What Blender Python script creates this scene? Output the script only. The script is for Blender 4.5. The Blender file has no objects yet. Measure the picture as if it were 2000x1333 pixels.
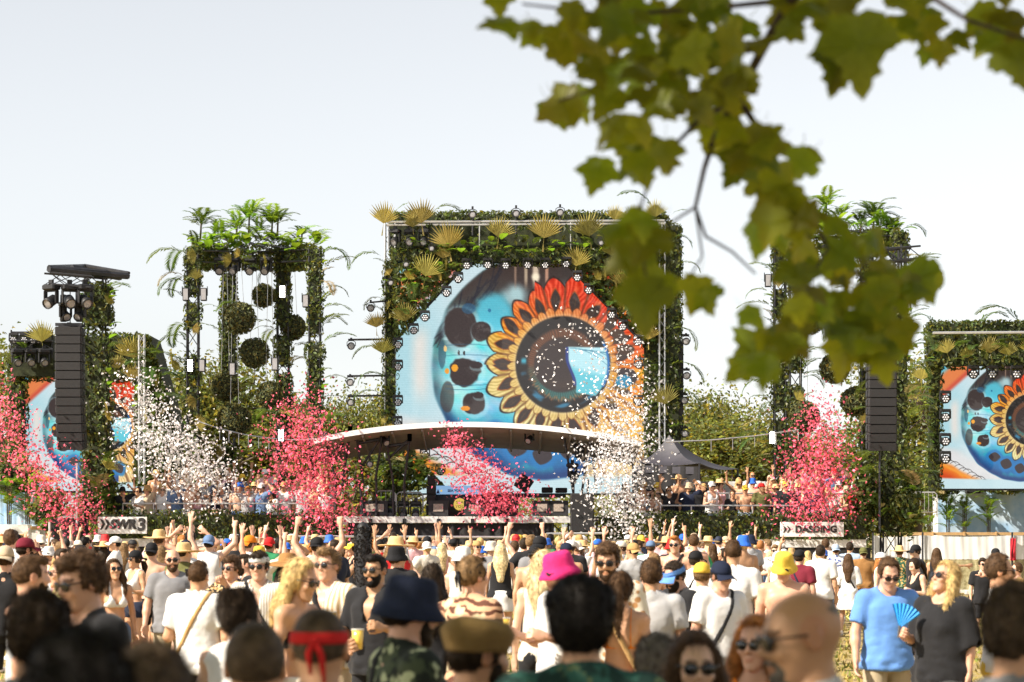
import bpy, math, random
import numpy as np
from mathutils import Vector, Matrix, Quaternion

SC = bpy.context.scene
COL = SC.collection
R = math.radians

# ------------------------------------------------------------------ camera, sky, sun, exposure
F = 85.0 / 36.0 * 2000.0          # focal length in photo pixels (2000 px wide)
CAMZ = 2.25                       # lens height above the low ground by the fence
HOR = 1035.0                      # photo row of the horizon
cam_d = bpy.data.cameras.new('camera')
cam = bpy.data.objects.new('camera', cam_d)
COL.objects.link(cam)
cam.location = (0, 0, CAMZ)
cam.rotation_euler = (R(90), 0, 0)
cam_d.sensor_width = 36.0
cam_d.lens = 85.0
cam_d.shift_y = (HOR - 666.5) / 2000.0
cam_d.clip_start = 0.1
cam_d.clip_end = 4000
cam_d.dof.use_dof = True
cam_d.dof.focus_distance = 58.0
cam_d.dof.aperture_fstop = 4.2
cam_d.dof.aperture_blades = 9
SC.camera = cam

SUN = Vector((-0.67, -0.35, 0.64)).normalized()      # towards the sun
world = bpy.data.worlds.new('World')
SC.world = world
world.use_nodes = True
wn = world.node_tree
bg = wn.nodes['Background']
sky = wn.nodes.new('ShaderNodeTexSky')
sky.sky_type = 'NISHITA'
sky.sun_disc = False
sky.sun_elevation = math.asin(SUN.z)
sky.sun_rotation = math.atan2(SUN.x, SUN.y)
sky.air_density = 1.0
sky.dust_density = 0.8
sky.ozone_density = 1.0
haze = wn.nodes.new('ShaderNodeHueSaturation')          # thin even haze over the whole sky
haze.inputs['Saturation'].default_value = 0.2
wn.links.new(sky.outputs[0], haze.inputs['Color'])
wn.links.new(haze.outputs[0], bg.inputs[0])
bg.inputs[1].default_value = 0.095
sun_d = bpy.data.lights.new('sun', 'SUN')
sun_o = bpy.data.objects.new('sun', sun_d)
COL.objects.link(sun_o)
sun_o.location = (-40, -10, 40)
sun_o.rotation_euler = SUN.to_track_quat('Z', 'Y').to_euler()
sun_d.energy = 5.0
sun_d.angle = R(0.53)
sun_d.color = (1.0, 0.90, 0.76)
vs = SC.view_settings
vs.view_transform = 'Standard'
vs.look = 'None'
vs.exposure = 0.95
vs.gamma = 1.0
vs.use_curve_mapping = False
SC.render.engine = 'CYCLES'
SC.cycles.use_denoising = True
SC.cycles.max_bounces = 6
SC.cycles.diffuse_bounces = 3
SC.cycles.glossy_bounces = 2
SC.cycles.transmission_bounces = 4
SC.cycles.transparent_max_bounces = 6
SC.cycles.volume_bounces = 0
SC.cycles.caustics_reflective = False
SC.cycles.caustics_refractive = False
SC.cycles.use_adaptive_sampling = True
SC.cycles.adaptive_threshold = 0.02

# ------------------------------------------------------------------ placing
def P(px, py, d):
    """photo pixel + distance -> world point"""
    return Vector(((px - 1000.0) * d / F, d, CAMZ - (py - HOR) * d / F))

def sstep(a, b, x):
    t = min(1.0, max(0.0, (x - a) / (b - a)))
    return t * t * (3 - 2 * t)

def ground(x, y):
    """a low rise that falls away at the right towards the fence"""
    return 0.29 - 0.29 * sstep(0.095, 0.135, x / max(y, 3.0)) * sstep(20, 44, y) + 0.015 * math.sin(x * 0.9) * math.sin(y * 0.5)

def lin(c):
    return tuple((v / 12.92 if v <= 0.04045 else ((v + 0.055) / 1.055) ** 2.4) for v in c)

def rgb(r, g, b):
    """sRGB 0-255 to linear"""
    return lin((r / 255.0, g / 255.0, b / 255.0))

# ------------------------------------------------------------------ tagging
def tag(o, label=None, cat=None, group=None, kind=None):
    if label: o['label'] = label
    if cat: o['category'] = cat
    if group: o['group'] = group
    if kind: o['kind'] = kind
    return o

def empty(name, loc=(0, 0, 0), rz=0.0):
    o = bpy.data.objects.new(name, None)
    o.empty_display_size = 0.1
    o.location = loc
    o.rotation_euler = (0, 0, rz)
    COL.objects.link(o)
    return o

def link(name, me, mat=None, parent=None, loc=None, rot=None, scale=None, color=None, mtx=None):
    o = bpy.data.objects.new(name, me)
    if mat is not None and len(me.materials) == 0:
        me.materials.append(mat)
    elif mat is not None and me.materials[0] != mat:
        o.material_slots[0].link = 'OBJECT'
        o.material_slots[0].material = mat
    if parent is not None: o.parent = parent
    if mtx is not None:
        o.matrix_basis = mtx
    else:
        if loc is not None: o.location = loc
        if rot is not None: o.rotation_euler = rot
        if scale is not None:
            o.scale = (scale, scale, scale) if isinstance(scale, (int, float)) else scale
    if color is not None: o.color = (color[0], color[1], color[2], 1.0)
    COL.objects.link(o)
    return o

# ------------------------------------------------------------------ meshes
def mesh_np(name, V, faces, smooth=True, tint=None):
    """V (n,3); faces: array (m,3|4) or a list of such arrays; tint (n,3) -> colour attribute 'tint'"""
    me = bpy.data.meshes.new(name)
    V = np.ascontiguousarray(V, dtype=np.float32)
    if not isinstance(faces, (list, tuple)): faces = [faces]
    faces = [np.asarray(f, dtype=np.int32) for f in faces if len(f)]
    me.vertices.add(len(V))
    me.vertices.foreach_set('co', V.ravel())
    nl = sum(f.size for f in faces)
    npol = sum(len(f) for f in faces)
    me.loops.add(nl)
    me.loops.foreach_set('vertex_index', np.concatenate([f.ravel() for f in faces]))
    me.polygons.add(npol)
    st, k = [], 0
    for f in faces:
        w = f.shape[1]
        st.append(np.arange(len(f), dtype=np.int32) * w + k)
        k += f.size
    me.polygons.foreach_set('loop_start', np.concatenate(st))
    me.update(calc_edges=True)
    me.polygons.foreach_set('use_smooth', np.full(npol, bool(smooth)))
    if tint is not None:
        a = me.color_attributes.new('tint', 'FLOAT_COLOR', 'POINT')
        c = np.ones((len(V), 4), dtype=np.float32)
        c[:, :3] = tint
        a.data.foreach_set('color', c.ravel())
    return me

class MB:
    """collects shapes; build() links them as one mesh object"""
    def __init__(s):
        s.v, s.q, s.t, s.n = [], [], [], 0
    def add(s, V, quads=None, tris=None):
        V = np.asarray(V, dtype=np.float32).reshape(-1, 3)
        if quads is not None and len(quads): s.q.append(np.asarray(quads, dtype=np.int32) + s.n)
        if tris is not None and len(tris): s.t.append(np.asarray(tris, dtype=np.int32) + s.n)
        s.v.append(V); s.n += len(V)
        return s
    def box(s, x0, x1, y0, y1, z0, z1, mtx=None, bev=0.0):
        b = bev
        if b <= 0:
            V = np.array([(x, y, z) for z in (z0, z1) for y in (y0, y1) for x in (x0, x1)], dtype=np.float32)
            Q = [(0, 2, 3, 1), (4, 5, 7, 6), (0, 1, 5, 4), (2, 6, 7, 3), (0, 4, 6, 2), (1, 3, 7, 5)]
        else:
            pts = []
            for z, i in ((z0, b), (z0 + b, 0), (z1 - b, 0), (z1, b)):
                c = b if i == 0 else b
                xa, xb, ya, yb = x0 + i, x1 - i, y0 + i, y1 - i
                pts += [(xa + c, ya, z), (xb - c, ya, z), (xb, ya + c, z), (xb, yb - c, z), (xb - c, yb, z), (xa + c, yb, z), (xa, yb - c, z), (xa, ya + c, z)]
            V = np.array(pts, dtype=np.float32)
            Q = []
            for r in range(3):
                for k in range(8):
                    Q.append((r * 8 + k, r * 8 + (k + 1) % 8, r * 8 + 8 + (k + 1) % 8, r * 8 + 8 + k))
            for o, fl in ((0, 1), (24, 0)):
                for a in ((0, 1, 2, 7), (7, 2, 3, 6), (6, 3, 4, 5)):
                    q = [o + i for i in a]
                    Q.append(q[::-1] if fl else q)
        if mtx is not None: V = xf(mtx, V)
        return s.add(V, Q)
    def tube(s, pts, r, n=6, r2=None, cap=True):
        pts = [np.asarray(p, dtype=float) for p in pts]
        m = len(pts)
        rs = np.full(m, float(r)) if np.isscalar(r) else np.asarray(r, dtype=float)
        if r2 is not None: rs = np.linspace(r, r2, m)
        V = []
        up = None
        for i, p in enumerate(pts):
            t = pts[min(i + 1, m - 1)] - pts[max(i - 1, 0)]
            t = t / (np.linalg.norm(t) + 1e-9)
            if up is None:
                up = np.cross(t, (0.3, 0.9, 0.1) if abs(t[1]) < 0.8 else (0.9, 0.1, 0.3))
            a = up - t * np.dot(up, t); a /= (np.linalg.norm(a) + 1e-9); up = a
            b = np.cross(t, a)
            for k in range(n):
                th = 2 * math.pi * k / n
                V.append(p + rs[i] * (a * math.cos(th) + b * math.sin(th)))
        Q = [(i * n + k, i * n + (k + 1) % n, (i + 1) * n + (k + 1) % n, (i + 1) * n + k) for i in range(m - 1) for k in range(n)]
        T = []
        if cap:
            for o, fl in ((0, 1), ((m - 1) * n, 0)):
                for k in range(1, n - 1):
                    T.append((o, o + k + 1, o + k) if fl else (o, o + k, o + k + 1))
        return s.add(V, Q, T)
    def lathe(s, prof, n=16, mtx=None, wob=None):
        """prof: list of (r, z); closed at r=0 ends"""
        V, Q = [], []
        for i, (r, z) in enumerate(prof):
            for k in range(n):
                th = 2 * math.pi * k / n
                rr, zz = r, z
                if wob: rr, zz = wob(r, z, th)
                V.append((rr * math.cos(th), rr * math.sin(th), zz))
        for i in range(len(prof) - 1):
            for k in range(n):
                Q.append((i * n + k, i * n + (k + 1) % n, (i + 1) * n + (k + 1) % n, (i + 1) * n + k))
        V = np.array(V, dtype=np.float32)
        if mtx is not None: V = xf(mtx, V)
        return s.add(V, Q)
    def mesh(s, name, smooth=False, tint=None):
        V = np.concatenate(s.v) if s.v else np.zeros((0, 3), np.float32)
        fs = []
        if s.q: fs.append(np.concatenate(s.q))
        if s.t: fs.append(np.concatenate(s.t))
        return mesh_np(name, V, fs, smooth, tint)
    def build(s, name, mat, parent=None, smooth=False, **kw):
        return link(name, s.mesh(name, smooth), mat, parent, **kw)

def xf(m, V):
    m = np.array(m, dtype=np.float64)
    return (np.asarray(V, dtype=np.float64) @ m[:3, :3].T + m[:3, 3]).astype(np.float32)

def copy_tree(o, parent=None):
    c = o.copy(); COL.objects.link(c)
    if parent is not None: c.parent = parent
    for ch in o.children:
        copy_tree(ch, c)
    return c

def text_mesh(name, s, size, extrude=0.004, offset=0.0, shear=0.0, space=1.0):
    cu = bpy.data.curves.new(name, 'FONT')
    cu.body = s; cu.size = size; cu.extrude = extrude; cu.offset = offset; cu.shear = shear
    cu.space_character = space
    cu.align_x = 'CENTER'; cu.align_y = 'CENTER'
    o = bpy.data.objects.new(name, cu); COL.objects.link(o)
    dg = bpy.context.evaluated_depsgraph_get()
    me = bpy.data.meshes.new_from_object(o.evaluated_get(dg))
    bpy.data.objects.remove(o); bpy.data.curves.remove(cu)
    return me

# ------------------------------------------------------------------ materials
MATS = {}
def _nt(name):
    m = bpy.data.materials.new(name); m.use_nodes = True
    nt = m.node_tree
    return m, nt, nt.nodes['Principled BSDF'], nt.nodes['Material Output']

def mat(name, col, rough=0.6, var=0.12, scale=8.0, bump=0.0, bscale=None, metal=0.0, spec=0.4, objcol=False, sheen=0.0, tintattr=False, coords='Object', dirt=None):
    """procedural principled: base colour * noise variation (+ optional object colour / tint attribute) + noise bump"""
    if name in MATS: return MATS[name]
    m, nt, p, out = _nt(name)
    N, L = nt.nodes, nt.links
    tc = N.new('ShaderNodeTexCoord')
    nz = N.new('ShaderNodeTexNoise'); nz.inputs['Scale'].default_value = scale; nz.inputs['Detail'].default_value = 4
    L.new(tc.outputs[coords], nz.inputs['Vector'])
    mr = N.new('ShaderNodeMapRange')
    mr.inputs['From Min'].default_value = 0.3; mr.inputs['From Max'].default_value = 0.7
    mr.inputs['To Min'].default_value = 1 - var; mr.inputs['To Max'].default_value = 1 + var
    L.new(nz.outputs['Fac'], mr.inputs['Value'])
    mx = N.new('ShaderNodeMix'); mx.data_type = 'RGBA'; mx.blend_type = 'MULTIPLY'; mx.inputs['Factor'].default_value = 1
    if objcol:
        oi = N.new('ShaderNodeObjectInfo'); L.new(oi.outputs['Color'], mx.inputs['A'])
    else:
        mx.inputs['A'].default_value = (*col, 1)
    L.new(mr.outputs['Result'], mx.inputs['B'])
    c = mx.outputs['Result']
    if tintattr:
        at = N.new('ShaderNodeAttribute'); at.attribute_name = 'tint'
        m2 = N.new('ShaderNodeMix'); m2.data_type = 'RGBA'; m2.blend_type = 'MULTIPLY'; m2.inputs['Factor'].default_value = 1
        L.new(c, m2.inputs['A']); L.new(at.outputs['Color'], m2.inputs['B']); c = m2.outputs['Result']
    if dirt:
        d2 = N.new('ShaderNodeTexNoise'); d2.inputs['Scale'].default_value = dirt[1]; d2.inputs['Detail'].default_value = 6
        L.new(tc.outputs[coords], d2.inputs['Vector'])
        r2 = N.new('ShaderNodeMapRange'); r2.inputs['From Min'].default_value = 0.5; r2.inputs['From Max'].default_value = 0.72
        L.new(d2.outputs['Fac'], r2.inputs['Value'])
        m3 = N.new('ShaderNodeMix'); m3.data_type = 'RGBA'
        L.new(r2.outputs['Result'], m3.inputs['Factor']); L.new(c, m3.inputs['A']); m3.inputs['B'].default_value = (*dirt[0], 1)
        c = m3.outputs['Result']
    L.new(c, p.inputs['Base Color'])
    p.inputs['Roughness'].default_value = rough
    p.inputs['Metallic'].default_value = metal
    p.inputs['Specular IOR Level'].default_value = spec
    if sheen: p.inputs['Sheen Weight'].default_value = sheen
    if bump:
        b2 = N.new('ShaderNodeTexNoise'); b2.inputs['Scale'].default_value = bscale or scale * 3; b2.inputs['Detail'].default_value = 3
        L.new(tc.outputs[coords], b2.inputs['Vector'])
        bp = N.new('ShaderNodeBump'); bp.inputs['Strength'].default_value = bump; bp.inputs['Distance'].default_value = 0.01
        L.new(b2.outputs['Fac'], bp.inputs['Height']); L.new(bp.outputs['Normal'], p.inputs['Normal'])
    MATS[name] = m
    return m

def leaf_mat(name, col, trans=0.4, tcol=None, rough=0.5, objvar=0.0, vein=False):
    """leaf: principled front + translucent, tinted per leaf by attribute 'tint' and by object random"""
    if name in MATS: return MATS[name]
    m, nt, p, out = _nt(name)
    N, L = nt.nodes, nt.links
    at = N.new('ShaderNodeAttribute'); at.attribute_name = 'tint'
    tc = N.new('ShaderNodeTexCoord')
    nz = N.new('ShaderNodeTexNoise'); nz.inputs['Scale'].default_value = 14.0; nz.inputs['Detail'].default_value = 3
    L.new(tc.outputs['Object'], nz.inputs['Vector'])
    mr = N.new('ShaderNodeMapRange'); mr.inputs['To Min'].default_value = 0.75; mr.inputs['To Max'].default_value = 1.25
    L.new(nz.outputs['Fac'], mr.inputs['Value'])
    def chain(c):
        a = N.new('ShaderNodeMix'); a.data_type = 'RGBA'; a.blend_type = 'MULTIPLY'; a.inputs['Factor'].default_value = 1
        a.inputs['A'].default_value = (*c, 1); L.new(at.outputs['Color'], a.inputs['B'])
        b = N.new('ShaderNodeMix'); b.data_type = 'RGBA'; b.blend_type = 'MULTIPLY'; b.inputs['Factor'].default_value = 1
        L.new(a.outputs['Result'], b.inputs['A']); L.new(mr.outputs['Result'], b.inputs['B'])
        o = b.outputs['Result']
        if objvar:
            oi = N.new('ShaderNodeObjectInfo')
            hs = N.new('ShaderNodeHueSaturation')
            r1 = N.new('ShaderNodeMapRange'); r1.inputs['To Min'].default_value = 0.5 - 0.028 * objvar; r1.inputs['To Max'].default_value = 0.5 + 0.028 * objvar
            L.new(oi.outputs['Random'], r1.inputs['Value']); L.new(r1.outputs['Result'], hs.inputs['Hue'])
            ml = N.new('ShaderNodeMath'); ml.operation = 'MULTIPLY'; ml.inputs[1].default_value = 7.31
            fr = N.new('ShaderNodeMath'); fr.operation = 'FRACT'
            L.new(oi.outputs['Random'], ml.inputs[0]); L.new(ml.outputs[0], fr.inputs[0])
            r2 = N.new('ShaderNodeMapRange'); r2.inputs['To Min'].default_value = 1 - 0.45 * objvar; r2.inputs['To Max'].default_value = 1 + 0.45 * objvar
            L.new(fr.outputs[0], r2.inputs['Value']); L.new(r2.outputs['Result'], hs.inputs['Value'])
            L.new(o, hs.inputs['Color']); o = hs.outputs['Color']
        return o
    L.new(chain(col), p.inputs['Base Color'])
    p.inputs['Roughness'].default_value = rough
    p.inputs['Specular IOR Level'].default_value = 0.35
    tr = N.new('ShaderNodeBsdfTranslucent')
    L.new(chain(tcol or tuple(min(1, v * 1.6) for v in col)), tr.inputs['Color'])
    ms = N.new('ShaderNodeMixShader'); ms.inputs[0].default_value = trans
    L.new(p.outputs[0], ms.inputs[1]); L.new(tr.outputs[0], ms.inputs[2]); L.new(ms.outputs[0], out.inputs['Surface'])
    MATS[name] = m
    return m

def emis_mat(name, col, strength, base=(0.02, 0.02, 0.02)):
    if name in MATS: return MATS[name]
    m, nt, p, out = _nt(name)
    p.inputs['Base Color'].default_value = (*base, 1)
    p.inputs['Emission Color'].default_value = (*col, 1)
    p.inputs['Emission Strength'].default_value = strength
    MATS[name] = m
    return m

M_SKIN = mat('skin', (1, 1, 1), rough=0.48, var=0.07, scale=9, bump=0.05, bscale=60, spec=0.45, objcol=True, tintattr=True)
M_HAIR = mat('hair', (1, 1, 1), rough=0.5, var=0.5, scale=30, bump=0.6, bscale=80, spec=0.10, objcol=True)
M_CLOTH = mat('cloth', (1, 1, 1), rough=0.85, var=0.09, scale=7, bump=0.7, bscale=11, spec=0.2, objcol=True, sheen=0.1)
M_HAT = mat('hat_cloth', (1, 1, 1), rough=0.85, var=0.1, scale=20, bump=0.25, bscale=90, spec=0.2, objcol=True)
M_LENS = mat('dark_lens', (0.006, 0.006, 0.007), rough=0.08, var=0.05, spec=0.6)
M_BLACK = mat('black_plastic', (0.016, 0.016, 0.018), rough=0.5, var=0.2, scale=20)
M_STEEL = mat('dark_steel', (0.035, 0.035, 0.04), rough=0.45, var=0.25, scale=6, metal=0.3)
M_ALU = mat('aluminium', (0.62, 0.62, 0.63), rough=0.35, var=0.12, scale=5, metal=0.7)
M_WHITE = mat('white_paint', (0.74, 0.74, 0.73), rough=0.6, var=0.06, scale=3, dirt=((0.5, 0.48, 0.44), 4))
# ================================================================== people: bodies as one surface grown from smooth distance fields
def surfnet(V, xs, ys, zs):
    """naive surface nets on a grid; returns verts, quads"""
    ins = V < 0
    c = ins[:-1, :-1, :-1].astype(np.int8)
    for dx, dy, dz in ((1, 0, 0), (0, 1, 0), (0, 0, 1), (1, 1, 0), (1, 0, 1), (0, 1, 1), (1, 1, 1)):
        c = c + ins[dx:V.shape[0] - 1 + dx, dy:V.shape[1] - 1 + dy, dz:V.shape[2] - 1 + dz]
    act = (c > 0) & (c < 8)
    I, J, K = np.nonzero(act)
    n = len(I)
    vid = np.full(act.shape, -1, np.int32)
    vid[I, J, K] = np.arange(n)
    pos = np.zeros((n, 3)); cnt = np.zeros(n)
    cor = [(0, 0, 0), (1, 0, 0), (0, 1, 0), (1, 1, 0), (0, 0, 1), (1, 0, 1), (0, 1, 1), (1, 1, 1)]
    ed = [(a, b) for a in range(8) for b in range(a + 1, 8) if sum(abs(cor[a][i] - cor[b][i]) for i in range(3)) == 1]
    val = [V[I + a[0], J + a[1], K + a[2]] for a in cor]
    for a, b in ed:
        fa, fb = val[a], val[b]
        m = (fa < 0) != (fb < 0)
        t = np.where(m, fa / np.where(fa - fb == 0, 1, fa - fb), 0)
        ca, cb = cor[a], cor[b]
        for ax, (arr, ii) in enumerate(((xs, I), (ys, J), (zs, K))):
            pa = arr[ii + ca[ax]]; pb = arr[ii + cb[ax]]
            pos[:, ax] += np.where(m, pa + t * (pb - pa), 0)
        cnt += m
    pos /= np.maximum(cnt, 1)[:, None]
    quads = []
    for ax in range(3):
        A = [slice(None)] * 3; B = [slice(None)] * 3
        A[ax] = slice(0, -1); B[ax] = slice(1, None)
        o = [i for i in range(3) if i != ax]
        for q in o:
            A[q] = slice(1, -1); B[q] = slice(1, -1)
        a, b = ins[tuple(A)], ins[tuple(B)]
        for flip in (0, 1):
            m = (a & ~b) if flip == 0 else (~a & b)
            idx = list(np.nonzero(m))
            if len(idx[0]) == 0: continue
            for q in o: idx[q] = idx[q] + 1
            def cell(d0, d1):
                t = [x.copy() for x in idx]
                t[o[0]] = t[o[0]] - d0; t[o[1]] = t[o[1]] - d1
                return vid[t[0], t[1], t[2]]
            q4 = [cell(1, 1), cell(0, 1), cell(0, 0), cell(1, 0)]
            if (flip == 1) != (ax == 1): q4 = q4[::-1]
            quads.append(np.stack(q4, 1))
    return pos.astype(np.float32), (np.concatenate(quads) if quads else np.zeros((0, 4), np.int32))

def smin(a, b, k):
    if k <= 0: return np.minimum(a, b)
    h = np.clip(0.5 + 0.5 * (b - a) / k, 0, 1)
    return b + (a - b) * h - k * h * (1 - h)

class Fld:
    def __init__(s, lo, hi, vox):
        s.lo, s.hi, s.vox = np.array(lo, float), np.array(hi, float), vox
        s.ax = [np.arange(lo[i], hi[i] + vox, vox) for i in range(3)]
        s.V = np.full([len(a) for a in s.ax], 0.3, np.float32)
    def sl(s, lo, hi):
        r = []
        for i in range(3):
            a = int(np.clip(math.floor((lo[i] - s.lo[i]) / s.vox), 0, len(s.ax[i])))
            b = int(np.clip(math.ceil((hi[i] - s.lo[i]) / s.vox) + 1, 0, len(s.ax[i])))
            r.append(slice(a, b))
        return tuple(r)
    def xyz(s, sl):
        return s.ax[0][sl[0]][:, None, None], s.ax[1][sl[1]][None, :, None], s.ax[2][sl[2]][None, None, :]
    def add(s, pr, k=0.03, e=0.0):
        fn, lo, hi = pr
        m = 0.05 + e + k
        sl = s.sl([v - m for v in lo], [v + m for v in hi])
        if any(q.stop <= q.start for q in sl): return s
        s.V[sl] = smin(s.V[sl], (fn(*s.xyz(sl)) - e).astype(np.float32), k)
        return s
    def sub(s, pr, k=0.01, e=0.0):
        fn, lo, hi = pr
        m = 0.03 + e + k
        sl = s.sl([v - m for v in lo], [v + m for v in hi])
        if any(q.stop <= q.start for q in sl): return s
        s.V[sl] = -smin(-s.V[sl], (fn(*s.xyz(sl)) - e).astype(np.float32), k)
        return s
    def cut(s, fn):
        X, Y, Z = s.xyz((slice(None),) * 3)
        s.V = np.maximum(s.V, fn(X, Y, Z)).astype(np.float32)
        return s
    def warp(s, fn):
        X, Y, Z = s.xyz((slice(None),) * 3)
        s.V = (s.V + fn(X, Y, Z)).astype(np.float32)
        return s
    def out(s):
        return surfnet(s.V, *s.ax)

def cone(a, b, r1, r2, ys=1.0):
    """tapered limb from a to b; ys squeezes depth"""
    a = np.array(a, float); b = np.array(b, float)
    A = a / (1, ys, 1); B = b / (1, ys, 1); D = B - A; L2 = float(D @ D) + 1e-9
    def fn(X, Y, Z):
        Yq = Y / ys
        px, py, pz = X - A[0], Yq - A[1], Z - A[2]
        h = np.clip((px * D[0] + py * D[1] + pz * D[2]) / L2, 0, 1)
        d = np.sqrt((px - h * D[0]) ** 2 + (py - h * D[1]) ** 2 + (pz - h * D[2]) ** 2) - (r1 + (r2 - r1) * h)
        return d * (1.0 if ys == 1 else min(1.0, ys) ** 0.5)
    r = max(r1, r2)
    return fn, np.minimum(a, b) - r, np.maximum(a, b) + r

def ell(c, r, rot=None):
    c = np.array(c, float); r = np.array(r, float)
    M = None if rot is None else np.array(rot.to_matrix() if hasattr(rot, 'to_matrix') else rot)
    def fn(X, Y, Z):
        x, y, z = X - c[0], Y - c[1], Z - c[2]
        if M is not None:
            x, y, z = M[0, 0] * x + M[1, 0] * y + M[2, 0] * z, M[0, 1] * x + M[1, 1] * y + M[2, 1] * z, M[0, 2] * x + M[1, 2] * y + M[2, 2] * z
        k0 = np.sqrt((x / r[0]) ** 2 + (y / r[1]) ** 2 + (z / r[2]) ** 2)
        k1 = np.sqrt((x / r[0] ** 2) ** 2 + (y / r[1] ** 2) ** 2 + (z / r[2] ** 2) ** 2) + 1e-6
        return k0 * (k0 - 1) / k1
    m = max(r) if rot is not None else r
    return fn, c - m, c + m

def wav(seed, f):
    """cheap smooth noise from a few sines"""
    g = np.random.RandomState(seed)
    W = g.normal(size=(5, 3)) * f; ph = g.uniform(0, 6.28, 5)
    def fn(X, Y, Z):
        t = 0
        for i in range(5):
            t = t + np.sin(W[i, 0] * X + W[i, 1] * Y + W[i, 2] * Z + ph[i])
        return t / 5.0
    return fn

LV = {0: dict(body=.0135, cloth=.0125, head=.0062, hair=.0078, hand=.0055),
      1: dict(body=.019, cloth=.017, head=.0085, hair=.0105, hand=.0075),
      2: dict(body=.028, cloth=.025, head=.0145, hair=.0155, hand=.0125)}
CACHE = {}

# ---- head (own frame: origin at the middle of the head, face to -Y)
def head_np(sex, lv, fat=0.0):
    key = ('head', sex, lv, fat)
    if key in CACHE: return CACHE[key]
    f = Fld((-.12, -.15, -.24), (.12, .13, .15), LV[lv]['head'])
    j = 0.0 if sex == 'm' else -0.006
    f.add(ell((0, .016, .03), (.074 + fat, .094 + fat, .09)), .02)
    f.add(ell((0, -.03, -.03), (.060 + j + fat, .058, .082)), .03)
    f.add(ell((0, -.045, -.088), (.036 + j + fat, .034, .026)), .03)
    f.add(ell((0, -.075, -.101), (.018, .013, .013)), .02)
    for s in (-1, 1):
        f.add(ell((s * .038, -.068, -.02), (.022, .018, .018)), .02)         # cheekbone
        f.add(cone((s * .014, -.084, .033), (s * .044, -.072, .034), .0085, .007), .012)  # brow
        f.sub(ell((s * .031, -.093, .013), (.019, .014, .011)), .012)         # eye socket
        f.add(ell((s * .031, -.072, .012), (.0135, .0125, .0105)), .004)      # eyeball and lid
        f.add(ell((s * .076 + s * fat, .014, .002), (.009, .022, .031)), .006)
        f.sub(ell((s * .086 + s * fat, .010, .004), (.006, .011, .017)), .004)
    f.add(cone((0, -.084, .022), (0, -.104, -.018), .0075, .0105), .012)
    for s in (-1, 1): f.add(ell((s * .011, -.094, -.024), (.0085, .009, .008)), .008)
    f.add(ell((0, -.081, -.0555), (.022, .010, .0055)), .006)
    f.add(ell((0, -.080, -.0655), (.018, .010, .006)), .006)
    f.sub(cone((-.02, -.097, -.0605), (.02, -.097, -.0605), .0028, .0028), .003)
    nr = .056 if sex == 'm' else .047
    f.add(cone((0, .022, -.05), (0, .035, -.21), nr, nr + .004), .03)
    V, Q = f.out()
    T = np.ones((len(V), 3), np.float32)
    lip = (np.abs(V[:, 0]) < .023) & (V[:, 1] < -.083) & (np.abs(V[:, 2] + .06) < .010)
    T[lip] = (0.92, 0.74, 0.72)
    ear = np.abs(V[:, 0]) > .074
    T[ear] = (1.0, 0.86, 0.82)
    brow = (np.abs(np.abs(V[:, 0]) - .031) < .022) & (V[:, 1] < -.06) & (np.abs(V[:, 2] - .036 + 0.15 * np.abs(np.abs(V[:, 0]) - .03)) < (.0055 if lv < 2 else .008))
    T[brow] = (0.28, 0.24, 0.22)
    eye = (np.abs(np.abs(V[:, 0]) - .031) < .0125) & (V[:, 1] < -.066) & (np.abs(V[:, 2] - .012) < .0062)
    T[eye] = (0.16, 0.13, 0.12)
    CACHE[key] = (V, Q, T)
    return CACHE[key]

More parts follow.
